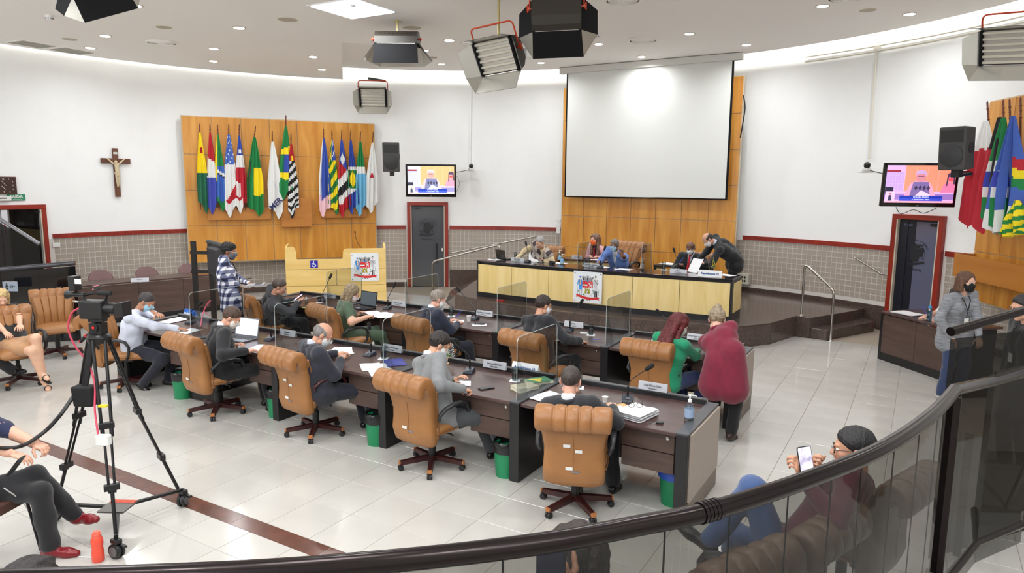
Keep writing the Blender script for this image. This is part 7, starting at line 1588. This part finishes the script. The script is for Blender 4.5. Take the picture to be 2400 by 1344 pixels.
phone('pink-lit phone in the hands of the man with glasses, far row', *(-7.894,7.154,0.92)[:2], -.6, .91, mat('pink_screen', (226, 190, 226), .3, emit=.9), rot=(.6, 0, -.62), grp='phones held in a hand')
phone('black phone in the hands of the man in flannel', *(-8.401,6.651,1.2)[:2], -.6, 1.20, rot=(.3, 0, -1.4), grp='phones held in a hand')
b = MB(); b.box((0, 0, 0), (.12, .26, .02)); b.box((0, .04, .012), (.08, .1, .004), 1); tag(b.build('clipboard', [M_silver, M_dkgrey], None, loc=(-8.09,6.567,1.16), rot=(.1, .1, -1.0)), 'grey device held flat by the man in flannel', 'clipboard')
# ---- clerk desk at right
papers('pile of sheets on the clerk desk', *(-0.093,11.78,0.75)[:2], .8, 6, z=.746, seed=41, spread=.015, w_=.28, h_=.36, grp='papers on the clerk desk'); papers('sheet under the clerk hand beside the blue bottle', *(0.303,11.677,0.75)[:2], .9, 2, z=.746, seed=42, grp='papers on the clerk desk')
t = thing('water_bottle', 'translucent light blue water bottle on the clerk desk', 'bottle', (*(0.18,11.28,0.746)[:2], .746)); b = MB(); b.lathe([(.030, 0), (.033, .01), (.033, .06), (.029, .08), (.033, .10), (.033, .16), (.022, .19)], 0, 20); b.build('bottle_body', glassy('blue_plastic', (120, 190, 226), .72, .1), t, True); b = MB(); b.lathe([(.023, .188), (.023, .21), (.016, .212), (.016, .225)], 0, 16); b.build('cap', mat('cap_blue', (60, 150, 206), .4), t, True)
phone('phone in a brown case on the clerk desk', *(0.326,11.098,0.75)[:2], .9, .746)
b = MB(); b.box((0, 0, .012), (.11, .08, .024)); tag(b.build('tissue_pack', M_paper, None, loc=(*(0.117,11.351,0.746)[:2], .746), rot=(0, 0, .4), bevel=.005), 'small white packet left of the blue bottle', 'packet')
# ---- bins and bags below the desks
def bin_(lab, x, y, bag, r=.135, h_=.30, grp='green waste bins under the desks'):
    t = thing('waste_bin', lab, 'waste bin', (x, y, 0), 0, grp)
    b = MB(); b.lathe([(r*.82, 0), (r, h_), (r*1.02, h_), (r*.95, h_), (r*.78, .01)], 0, 24); b.build('bucket', mat('bin_green', (22, 132, 84), .35), t, True)
    b = MB(); n = 26; pr_ = []
    for k, (rr_, z) in enumerate(((r*1.03, h_-.07), (r*1.06, h_-.02), (r*1.04, h_+.02), (r*.98, h_+.03), (r*.9, h_-.04))):
        for j in range(n): q = 2*PI*j/n; w_ = rr_*(1+.02*math.sin(j*5.1+k)); pr_.append((w_*math.cos(q), w_*math.sin(q), z+.012*math.sin(j*3.3+k*2)))
    b.add(pr_, [(k*n+j, k*n+(j+1) % n, (k+1)*n+(j+1) % n, (k+1)*n+j) for k in range(4) for j in range(n)]); b.build('bin_liner', bag, t, True)
M_bagb = mat('black_liner', (28, 28, 30), .25); M_bagl = mat('blue_liner', (50, 90, 190), .3)
bin_('green bin with a blue liner at the right end of the near row', *(-1.593,5.387,0)[:2], M_bagl); bin_('green bin with a black liner under the desk left of the nearest chair', *(-3.065,5.133,0)[:2], M_bagb, .12); bin_('green bin with a black liner behind the grey suit chair', *(-4.565,5.101,0)[:2], M_bagb, .12); bin_('green bin half hidden behind the laptop man chair', *(-7.587,5.016,0)[:2], M_bagb, .12); bin_('green bin peeking out left of the grey-haired man chair', *(-6.081,5.157,0)[:2], M_bagb, .12)
t = thing('briefcase', 'black briefcase on the floor under the laptop desk', 'bag', (*(-7.221,5.086,-0)[:2], 0), .1); b = MB(); b.box((0, 0, .15), (.40, .12, .28)); b.build('case_body', mat('black_leather', (24, 23, 24), .45), t, bevel=.02); b = MB(); b.tube([(-.06, 0, .29), (-.06, 0, .32), (.06, 0, .32), (.06, 0, .29)], .008); b.build('carry_handle', M_bplastic, t); b = MB(); b.box((.1, -.062, .2), (.03, .006, .03)); b.box((-.1, -.062, .2), (.03, .006, .03)); b.build('clasp', M_chrome, t)
t = thing('key_bunch', 'bunch of keys hanging from a drawer in the near row', 'keys', (-4.769,5.315,0.529)); b = MB()
for k in range(5): b.tube([(.0, 0, 0), (.012*math.sin(k*2), .01*math.cos(k), -.03-.012*k)], .004, 0, 5)
b.build('keys', M_chrome, t)
# ---- cables
cable('pink-red cables curling on the left end desk', [(-7.997,5.589,0.74), (-8.478,5.976,0.8), (-8.817,6.293,0.86), (-9.105,6.558,0.84), (-8.764,6.194,0.78), (-8.447,6.058,0.76)], .008, mat('pink_cable', (206, 70, 100), .5))
cable('red cable looping from the video camera down the tripod', [(-5.21,2.676,1.69), (-5.261,2.646,1.649), (-5.29,2.628,1.538), (-5.259,2.647,1.412), (-5.187,2.689,1.284), (-5.049,2.655,1.153), (-4.957,2.593,0.995), (-4.845,2.543,0.844)], .007, mat('red_cable', (196, 60, 84), .5), sm=6)
cable('thick black cable arcing from the battery to the left edge', [(-5.193,2.628,1.121), (-5.2,2.566,1.04), (-5.175,2.464,0.946), (-5.053,2.304,0.903), (-5.06,2.184,0.849), (-5.033,2.084,0.861), (-5,1.987,0.903)], .014, M_bplastic, sm=6)
cable('white charging cable from the phone to the floor', [(-4.999,2.011,0.62), (-5.178,2.187,0.4), (-5.372,2.319,0.15), (-5.275,2.337,0.004), (-5.005,2.331,0.004), (-4.794,2.407,0.004)], .004, M_whitep, sm=6)
# ================================================================= VIDEO CAMERA ON TRIPOD
W1, W2_, W3 = Vector((-4.651,2.503,0)), Vector((-4.972,3.228,0)), Vector((-5.584,2.556,0)); ctr = (W1+W2_+W3)/3
APX = Vector((-5.112,2.745,1.475)); M_tri = mat('tripod_black', (24, 24, 26), .35, .3)
tr = thing('tripod', 'black video tripod on a wheeled dolly in front of the desks', 'tripod', (ctr.x, ctr.y, 0)); rel = lambda v: Vector(v)-Vector((ctr.x, ctr.y, 0)); top_ = rel(APX)
for Wp in (W1, W2_, W3):
    w_ = rel(Wp); foot = w_*.93+Vector((0, 0, .16)); d = (foot-top_); side_ = d.cross(Vector((0, 0, 1))).normalized()*.030; t0 = top_+w_.normalized()*.055; b = MB()
    for s in (-1, 1): b.tube([t0+side_*s*1.3, top_+d*.52+side_*s], .0115, 0, 8)
    lg = b.build('leg', M_tri, tr, True); b = MB()
    for s in (-1, 1): b.tube([top_+d*.45+side_*s*.75, top_+d*.80+side_*s*.6], .009, 0, 8)
    b.tube([top_+d*.76, foot], .013, 0, 8); b.build('lower_tube', M_tri, lg, True)
    for f_ in (.46, .77):
        b = MB(); c_ = top_+d*f_; b.box((0, 0, 0), (.10, .04, .045)); b.build('clamp', M_bplastic, lg, loc=c_, rot=(0, 0, math.atan2(side_.y, side_.x)), bevel=.005)
    b = MB(); b.tube([(0, 0, .16), w_+Vector((0, 0, .14))], .014, 0, 4, sx=1.4); b.build('dolly_arm', M_tri, tr)
    b = MB(); ang = math.atan2(w_.y, w_.x); Mx = T(w_.x, w_.y, .055) @ R(ang+.7) @ R(PI/2, 'X')
    for s in (-1, 1): b.lathe([(.02, s*.018-.012), (.052, s*.018-.009), (.055, s*.018), (.052, s*.018+.009), (.02, s*.018+.012)], 0, 18, Mx)
    wh = b.build('caster_wheel', M_cast, tr, True); b = MB(); b.lathe([(.036, -.034), (.036, .034)], 0, 18, Mx); b.build('hub', mat('hub_grey', (96, 96, 98), .4), wh); b = MB(); b.box((w_.x, w_.y, .125), (.07, .05, .03)); b.box((w_.x+.05, w_.y+.02, .09), (.05, .03, .015)); b.build('caster_fork', M_bplastic, tr, bevel=.004)
b = MB(); b.box((0, 0, .165), (.20, .20, .012)); b.build('dolly_plate', mat('plate_grey', (110, 108, 106), .4, .5), tr, rot=(0, 0, .5)); b = MB(); b.box((0, .07, .173), (.19, .05, .004)); b.build('orange_decal', mat('decal_orange', (196, 74, 44), .5), tr, rot=(0, 0, .5))
b = MB(); b.lathe([(.075, -.04), (.085, 0), (.07, .02), (.04, .03)], 0, 20, T(*top_)); b.build('bowl', M_tri, tr, True)
b = MB(); b.box((0, 0, 0), (.056, .03, .014)); b.build('yellow_label', mat('label_yellow', (226, 206, 40), .5), tr, loc=rel((-4.748,2.541,1.071)), rot=(0, 0, .5)); b = MB(); b.box((0, 0, 0), (.09, .05, .075)); b.build('white_tape', M_whitep, tr, loc=rel((-4.679,2.489,0.857)), rot=(0, 0, .5), bevel=.01)
# camera thing
hh = APX+Vector((0, 0, .02)); vc = thing('video_camera', 'black professional video camera with viewfinder and microphone on the tripod', 'video camera', hh, .53-PI/2-.12); vc.scale = (.72, .72, .72); M_cam = mat('camera_black', (26, 26, 28), .4, bump=.15, bs=300)
def cb(n, c, d, m=None, bev=.006, par=None, rot=None): b = MB(); b.box((0, 0, 0), d); return b.build(n, m or M_cam, par or vc, loc=c, rot=rot, bevel=bev)
cb('fluid_head', (0, 0, .06), (.11, .13, .12)); b = MB(); b.lathe([(.045, -.07), (.05, 0), (.045, .07)], 0, 18, T(0, 0, .08) @ R(PI/2, 'Y')); hd_ = b.build('tilt_drum', M_cam, vc, True); b = MB(); b.lathe([(.014, .072), (.014, .076)], 0, 12, T(0, 0, .08) @ R(PI/2, 'Y')); b.build('red_badge', mat('badge_red', (216, 40, 40), .4), hd_)
cb('quick_plate', (0, 0, .145), (.09, .16, .03)); bd = cb('camera_body', (0, -.03, .255), (.13, .25, .19), bev=.015); cb('battery', (0, -.19, .26), (.10, .07, .15), par=bd); cb('tape_label', (.0665, -.10, .29), (.002, .07, .05), M_lab, 0, bd)
b = MB(); b.tube([(0, .09, .27), (0, .17, .27), (0, .22, .27)], [.052, .058, .058], 0, 20); b.build('lens_barrel', M_cam, vc, True); b = MB(); b.hull([(-.055, .22, .215), (.055, .22, .215), (.055, .22, .325), (-.055, .22, .325)], [(-.07, .33, .20), (.07, .33, .20), (.07, .33, .345), (-.07, .33, .345)]); b.build('lens_hood', M_cam, vc, bevel=.004); b = MB(); b.lathe([(.055, .0), (.055, .004)], 0, 20, T(0, .215, .27) @ R(PI/2, 'X')); b.build('red_ring', mat('badge_red', (216, 40, 40), .4), vc)
b = MB(); b.tube([(0, -.12, .34), (0, -.13, .40), (0, .0, .425), (0, .13, .42), (0, .10, .34)], .016, 0, 8); b.build('top_handle', M_cam, vc, True); b = MB(); b.tube([(.0, -.12, .40), (.0, -.24, .40), (0, -.27, .40), (0, -.31, .40)], [.022, .024, .034, .05], 0, 14); b.build('viewfinder', M_cam, vc, True); b = MB(); b.tube([(.04, .06, .43), (.04, .2, .43)], .022, 0, 12); b.build('shotgun_microphone', M_foam, vc, True)
l_ = cb('flip_screen', (-.02, .0, .475), (.005+.09, .012, .06), rot=(-.5, 0, PI)); b = MB(); b.box((0, 0, 0), (.08, .001, .048)); b.build('screen_picture', mat('pink_preview', (226, 130, 140), .4, emit=.8), vc, loc=(-.02, -.009, .474), rot=(-.5, 0, 0))
b = MB(); b.tube([(-.05, -.05, .08), (-.12, -.14, .03), (-.20, -.30, -.07)], [.010, .010, .011], 0, 8); pb = b.build('pan_bar', M_cam, vc, True); b = MB(); b.tube([(-.20, -.30, -.07), (-.26, -.42, -.15)], .019, 0, 12); b.build('pan_grip', M_foam, vc, True); b = MB(); b.tube([(-.198, -.296, -.068), (-.202, -.306, -.074)], .0205, 0, 12); b.tube([(-.257, -.415, -.147), (-.262, -.425, -.153)], .0205, 0, 12); b.build('grip_ring', mat('badge_red', (216, 40, 40), .4), vc)
t = thing('battery_pouch', 'black battery pouch hanging under the tripod head', 'pouch', (-5.145,2.633,1.054), .5); b = MB(); b.box((0, 0, 0), (.14, .08, .15), tp=1.15); b.build('pouch_body', mat('pouch_fabric', (20, 20, 22), .8), t, bevel=.012); b = MB(); o_ = Vector((-5.145,2.633,1.054)); b.tube([(0, 0, .07), tuple(R(-.5) @ (Vector((-5.127,2.702,1.481))-o_))], .024, 0, 6, sx=.3); b.build('strap', M_bplastic, t)
t = thing('drink_bottle', 'coral orange squeeze bottle on the floor beside the tripod wheel', 'bottle', (-4.722,2.413,0)); b = MB(); b.lathe([(.036, 0), (.04, .008), (.04, .07), (.034, .10), (.039, .13), (.038, .16), (.028, .18)], 0, 22); b.build('bottle_body', mat('coral_plastic', (238, 84, 62), .3), t, True); b = MB(); b.lathe([(.029, .178), (.029, .20), (.024, .202), (.022, .215)], 0, 18); b.build('cap', mat('coral_cap', (240, 100, 80), .4), t, True)
# stool under the red-boot person
t = thing('stacking_chair', 'brown vinyl chair of the person with red boots', 'chair', (-5.33, 2.0, 0), -1.15); b = MB(); v, f = loft([((0, y, .43), (1, 0, 0), (0, 0, 1), .23, .03, None) for y in (-.2, -.1, .12, .22)], 18); b.add(v, f); b.build('seat', mat('brown_vinyl', (84, 60, 52), .4), t, True)
for sx in (-1, 1):
    for y in (-.2, .2):
        b = MB(); b.tube([(sx*.19, y*.8, .41), (sx*.21, y*1.1, 0)], .011); b.build('leg', M_bplastic, t, True)
# phone of red-boot person, foreground phones
phone('smartphone held by the person with red boots', *(-4.782,2,0.821)[:2], 0, (-4.782,2,0.821)[2], mat('blue_screen', (70, 90, 140), .2, emit=.5), rot=(.9, 0, -1.0), grp='phones held in a hand')
t = phone('smartphone filming the hall, held by the man in burgundy', *(-0.425,3.719,1.201)[:2], 0, (-0.425,3.719,1.201)[2], mat('live_view', (190, 184, 220), .3, ns=18, na=.7, emit=.9), rot=(1.35, -.12, .62), grp='phones held in a hand')
phone('dark smartphone held up below the railing at bottom centre', *(-0.733,1.448,1.655)[:2], 0, (-0.733,1.448,1.655)[2], mat('dark_live_view', (46, 50, 72), .1, ns=14, na=.5), rot=(1.2, 0, .5), grp='phones held in a hand')
# ================================================================= TELEVISION ON A STAND (seen from behind)
sv = Vector((-9.675,6.951,1.177)); st_ = thing('television_stand', 'black twin-post stand carrying a flat television seen from behind', 'tv stand', (sv.x, sv.y, 0), .45)
for x in (-.22, .06):
    b = MB(); b.box((x, 0, .85), (.075, .05, 1.66 if x < 0 else 1.6)); b.build('post', M_bplastic, st_, bevel=.004)
b = MB(); b.box((-.08, 0, .04), (.7, .5, .05)); b.build('stand_base', M_bplastic, st_, bevel=.006); b = MB(); b.box((-.08, -.03, 1.5), (.36, .02, .05)); b.box((-.08, -.03, 1.2), (.36, .02, .05)); b.build('crossbar', M_bplastic, st_)
tv = thing('television', 'flat television mounted on the stand, grey back towards us', 'television', ((-9.403,6.903,1.535)[0], (-9.403,6.903,1.535)[1], 1.38), -.40); b = MB(); b.box((.05, .0, 0), (.92, .05, .62)); b.hull([(-.33, -.025, -.24), (.43, -.025, -.24), (.43, -.025, .24), (-.33, -.025, .24)], [(-.25, -.07, -.18), (.35, -.07, -.18), (.35, -.07, .2), (-.25, -.07, .2)]); b.build('rear_shell', mat('rear_shell', (44, 45, 48), .45), tv, bevel=.006); b = MB(); b.box((.05, -.03, .285), (.9, .03, .03)); b.build('vent_strip', M_dkgrey, tv)
# ================================================================= GALLERY RAILING (curved tube over tinted glass)
M_rail = mat('bronze_black_tube', (40, 34, 34), .22, .85); M_tint = glassy('smoked_glass', (150, 150, 146), .95, .02); M_terr = mat('speckled_granite', (150, 146, 138), .3, ns=70, na=.35)
RP = [(-1.728,0.455,1.8), (-1.542,0.596,1.8), (-1.27,0.787,1.8), (-1.067,0.941,1.8), (-0.838,1.141,1.8), (-0.661,1.322,1.8), (-0.522,1.496,1.8), (-0.402,1.654,1.8), (-0.233,1.958,1.8), (-0.059,2.342,1.8), (0.077,2.798,1.8), (0.164,3.232,1.8)]
gr_ = thing('gallery_railing', 'curved bronze-black tube railing sweeping across the foreground', 'railing', (RP[0][0], RP[0][1], .95)); g0 = Vector((RP[0][0], RP[0][1], .95))
def smooth(P, n=6):
    P = [Vector(p) for p in P]; out = []
    for i in range(len(P)-1):
        p0, p1, p2, p3 = P[max(i-1, 0)], P[i], P[i+1], P[min(i+2, len(P)-1)]
        for k in range(n): t = k/n; out.append(.5*((2*p1)+(-p0+p2)*t+(2*p0-5*p1+4*p2-p3)*t*t+(-p0+3*p1-3*p2+p3)*t**3))
    return out+[P[-1]]
RS = smooth(RP, 8); b = MB(); b.tube([p-g0 for p in RS], .0245, 0, 24); b.build('top_tube', M_rail, gr_, True)
b = MB(); jp = Vector((-0.401,1.657,1.8)); k_ = min(range(len(RS)), key=lambda i: (RS[i]-jp).length); d = (RS[k_+1]-RS[k_-1]).normalized()
for q in range(5): b.tube([jp-g0+d*(-.03+q*.012), jp-g0+d*(-.022+q*.012)], .028, 0, 24)
b.tube([jp-g0-d*.03, jp-g0+d*.03], .0265, 0, 24); b.build('joint_sleeve', M_rail, gr_, True)
def glass_run(P, z0, z1, gaps, par, off, mt, lab=None):
    b = MB(); base = [(p.x, p.y) for p in P]
    for i in range(len(base)-1):
        a, c = Vector((*base[i], 0)), Vector((*base[i+1], 0)); n_ = Vector((-(c-a).y, (c-a).x, 0)).normalized()*.004; a-=off; c-=off
        a.z = c.z = 0; z0_, z1_ = z0-off.z, z1-off.z
        b.add([(a.x-n_.x, a.y-n_.y, z0_), (c.x-n_.x, c.y-n_.y, z0_), (c.x-n_.x, c.y-n_.y, z1_), (a.x-n_.x, a.y-n_.y, z1_)], [(0, 1, 2, 3)])
    return b.build('glass_pane', mt, par)
cuts = [(-0.727,1.238,1.8), (-0.6,1.391,1.8), (-0.477,1.548,1.8), (-0.361,1.714,1.8), (-0.263,1.898,1.8), (-0.173,2.086,1.8), (-0.089,2.264,1.8), (-0.019,2.461,1.8), (0.044,2.664,1.8), (0.1,2.914,1.8)]
ci = [0]+[min(range(len(RS)), key=lambda i: (RS[i]-Vector(c)).length) for c in cuts]+[len(RS)-1]
for a_, c_ in zip(ci[:-1], ci[1:]):
    if c_ > a_: glass_run(RS[a_:c_+1], .97, 1.775, None, gr_, g0, M_tint)
for c in cuts:
    b = MB(); q = RS[min(range(len(RS)), key=lambda i: (RS[i]-Vector(c)).length)]-g0; b.box((q.x, q.y, (.97+1.775)/2-.95), (.004, .004, .80)); b.build('glass_joint', M_bplastic, gr_)
b = MB(); b.tube([tuple(p-g0+Vector((0, 0, -.834))) for p in RS], .07, 0, 4, up=(0, 0, 1)); b.build('granite_curb', M_terr, gr_)
pp = Vector(RP[-1]); b = MB(); b.box((pp.x-g0.x, pp.y-g0.y, .41), (.05, .05, .84)); b.build('corner_post', M_rail, gr_, rot=(0, 0, 0), bevel=.006)
# second run to the right edge
R2 = [Vector(RP[-1]), Vector((0.345,3.859,1.712)), Vector((0.56,4.218,1.725))]
g2 = thing('stair_railing', 'straight railing running from the corner post to the right edge', 'railing', (pp.x, pp.y, .95)); o2 = Vector((pp.x, pp.y, .95))
b = MB(); b.tube([p-o2 for p in R2], .0245, 0, 20); b.build('top_tube', M_rail, g2, True); glass_run(R2, .80, 1.76, None, g2, o2, M_tint)
b = MB(); b.tube([Vector((p.x, p.y, .90))-o2+Vector((0, 0, 0)) for p in R2], .02, 0, 10); b.build('bottom_tube', M_rail, g2, True)
R3 = [Vector((0.219,5.468,1.642)), Vector((0.672,6.083,1.74)), Vector((0.901,6.392,1.786))]
g3 = thing('stair_railing', 'upper sloping railing ending in front of the woman in the hoodie', 'railing', (R3[0].x, R3[0].y, 0)); o3 = Vector((R3[0].x, R3[0].y, 0))
b = MB(); b.tube([p-o3 for p in R3], .032, 0, 20); b.build('top_tube', M_rail, g3, True); M_tint2 = glassy('smoked_glass_dark', (96, 96, 94), .95, .02); glass_run(R3, .0, R3[0].z-.05, None, g3, o3, M_tint2)
b = MB(); q = Vector((0.486,5.626,0.67)); b.box((R3[0].x-o3.x+.18, .16, .45), (.05, .05, .9)); b.build('post', M_rail, g3, bevel=.004)
# gallery slab behind the railing (camera side) and granite stair tread
gp = [(p.x, p.y) for p in RS]; b = MB(); b.prism([(x*1.0, y*1.0) for x, y in gp]+[(2.6, 3.6), (3.0, -2.0), (-3.5, -2.4), (-4.2, -.6)], .80, .90); o = b.build('gallery_floor', M_ftile); o['kind'] = 'structure'
b = MB(); b.prism([((0.518,7.225,0.17)[0], (0.518,7.225,0.17)[1]), (0.944,7.375,0.17)[:2], (0.838,6.28,0.17)[:2], (0.567,6.264,0.17)[:2]], 0, .17); tag(b.build('stair_tread', M_terr), 'speckled granite step seen through the right glass', 'step')
# equipment caster seen through the glass at bottom right
cp = Vector((0.706,6.27,0)); t = thing('equipment_dolly', 'black tripod leg with caster behind the glass at bottom right', 'tripod', cp); b = MB(); b.lathe([(.03, -.015), (.05, 0), (.03, .015)], 0, 16, T(0, 0, .05) @ R(PI/2, 'X')); b.build('caster', M_cast, t, True); b = MB(); b.tube([(0, 0, .09), tuple(Vector((0.745,5.313,1.095))-cp)], .016, 0, 8); b.tube([(-.0, 0, .10), (.3, .1, .10)], .015, 0, 6); b.build('leg', M_tri, t, True)
# left gallery railings: dark glass under a tube
LA = [Vector((-12.627,4.98,1.198)), Vector((-12.396,5.232,1.216)), Vector((-11.691,5.996,1.292))]; gl = thing('side_railing', 'black glass railing with a tube top behind the visitor chairs at left', 'railing', (LA[0].x, LA[0].y, 0)); oo = Vector((LA[0].x, LA[0].y, 0)); M_blackglass = mat('black_glass', (14, 14, 17), .08, coat=.5)
b = MB(); b.tube([p-oo for p in LA], .036, 0, 16); b.build('top_tube', mat('grey_tube', (86, 86, 92), .25, .7), gl, True)
for a, c in ((LA[0], LA[1]), (LA[1], LA[1]*.5+LA[2]*.5), (LA[1]*.5+LA[2]*.5, LA[2])):
    b = MB(); dd = (c-a); n_ = Vector((-dd.y, dd.x, 0)).normalized()*.01; e = dd*.004; A_, C_ = a+e-oo, c-e-oo
    b.hull([(A_.x-n_.x, A_.y-n_.y, .02), (C_.x-n_.x, C_.y-n_.y, .02), (C_.x+n_.x, C_.y+n_.y, .02), (A_.x+n_.x, A_.y+n_.y, .02)], [(A_.x-n_.x, A_.y-n_.y, A_.z-.05), (C_.x-n_.x, C_.y-n_.y, C_.z-.05), (C_.x+n_.x, C_.y+n_.y, C_.z-.05), (A_.x+n_.x, A_.y+n_.y, A_.z-.05)]); b.build('glass_panel', M_blackglass, gl)
sp_ = Vector((-12.053,5.202,0.977)); t = thing('priority_sign', 'white over-60 priority sign with walking figure on the black glass', 'sign', sp_, .53); b = MB(); b.box((0, 0, 0), (.23, .006, .15)); b.build('board', mat('sign_pale', (150, 160, 176), .5), t); b = MB(); b.M = T(-.05, -.005, 0) @ Matrix.Scale(.9, 4); b.ball((0, 0, .045), .012); b.tube([(0, 0, .03), (0, 0, -.01)], .011); b.tube([(0, 0, -.01), (.015, 0, -.055)], .006); b.tube([(0, 0, -.01), (-.015, 0, -.055)], .006); b.tube([(0, 0, .025), (-.02, 0, .0), (-.025, 0, -.015)], .005); b.tube([(0, 0, .025), (.018, 0, .005), (.03, 0, .0)], .005); b.build('walking_figure', M_bplastic, t)
text_mesh('60+', .055, M_bplastic, 'lettering', t, T(.035, -.004, 0) @ UP, bold=.001); text_mesh('ATENDIMENTO PREFERENCIAL', .014, M_lab, 'lettering', t, T(.02, -.004, .075) @ UP)
LB = [Vector((-14.292,5.74,2.174)), Vector((-13.928,5.954,1.925)), Vector((-13.478,6.335,1.488))]; gl2 = thing('side_railing', 'grey tube railing sloping down at far left above dark glass', 'railing', (LB[0].x, LB[0].y, 0)); o4 = Vector((LB[0].x, LB[0].y, 0)); b = MB(); b.tube([p-o4 for p in LB], .034, 0, 16); b.build('top_tube', mat('grey_tube2', (130, 130, 134), .3, .6), gl2, True)
b = MB(); b.add([(LB[0]-o4)+Vector((0, 0, -.05)), Vector((LB[0].x, LB[0].y, .2))-o4, Vector((LB[2].x, LB[2].y, .2))-o4, (LB[2]-o4)+Vector((0, 0, -.05))], [(0, 1, 2, 3)]); b.build('glass_panel', glassy('dark_side_glass', (44, 42, 42), .93, .02), gl2)
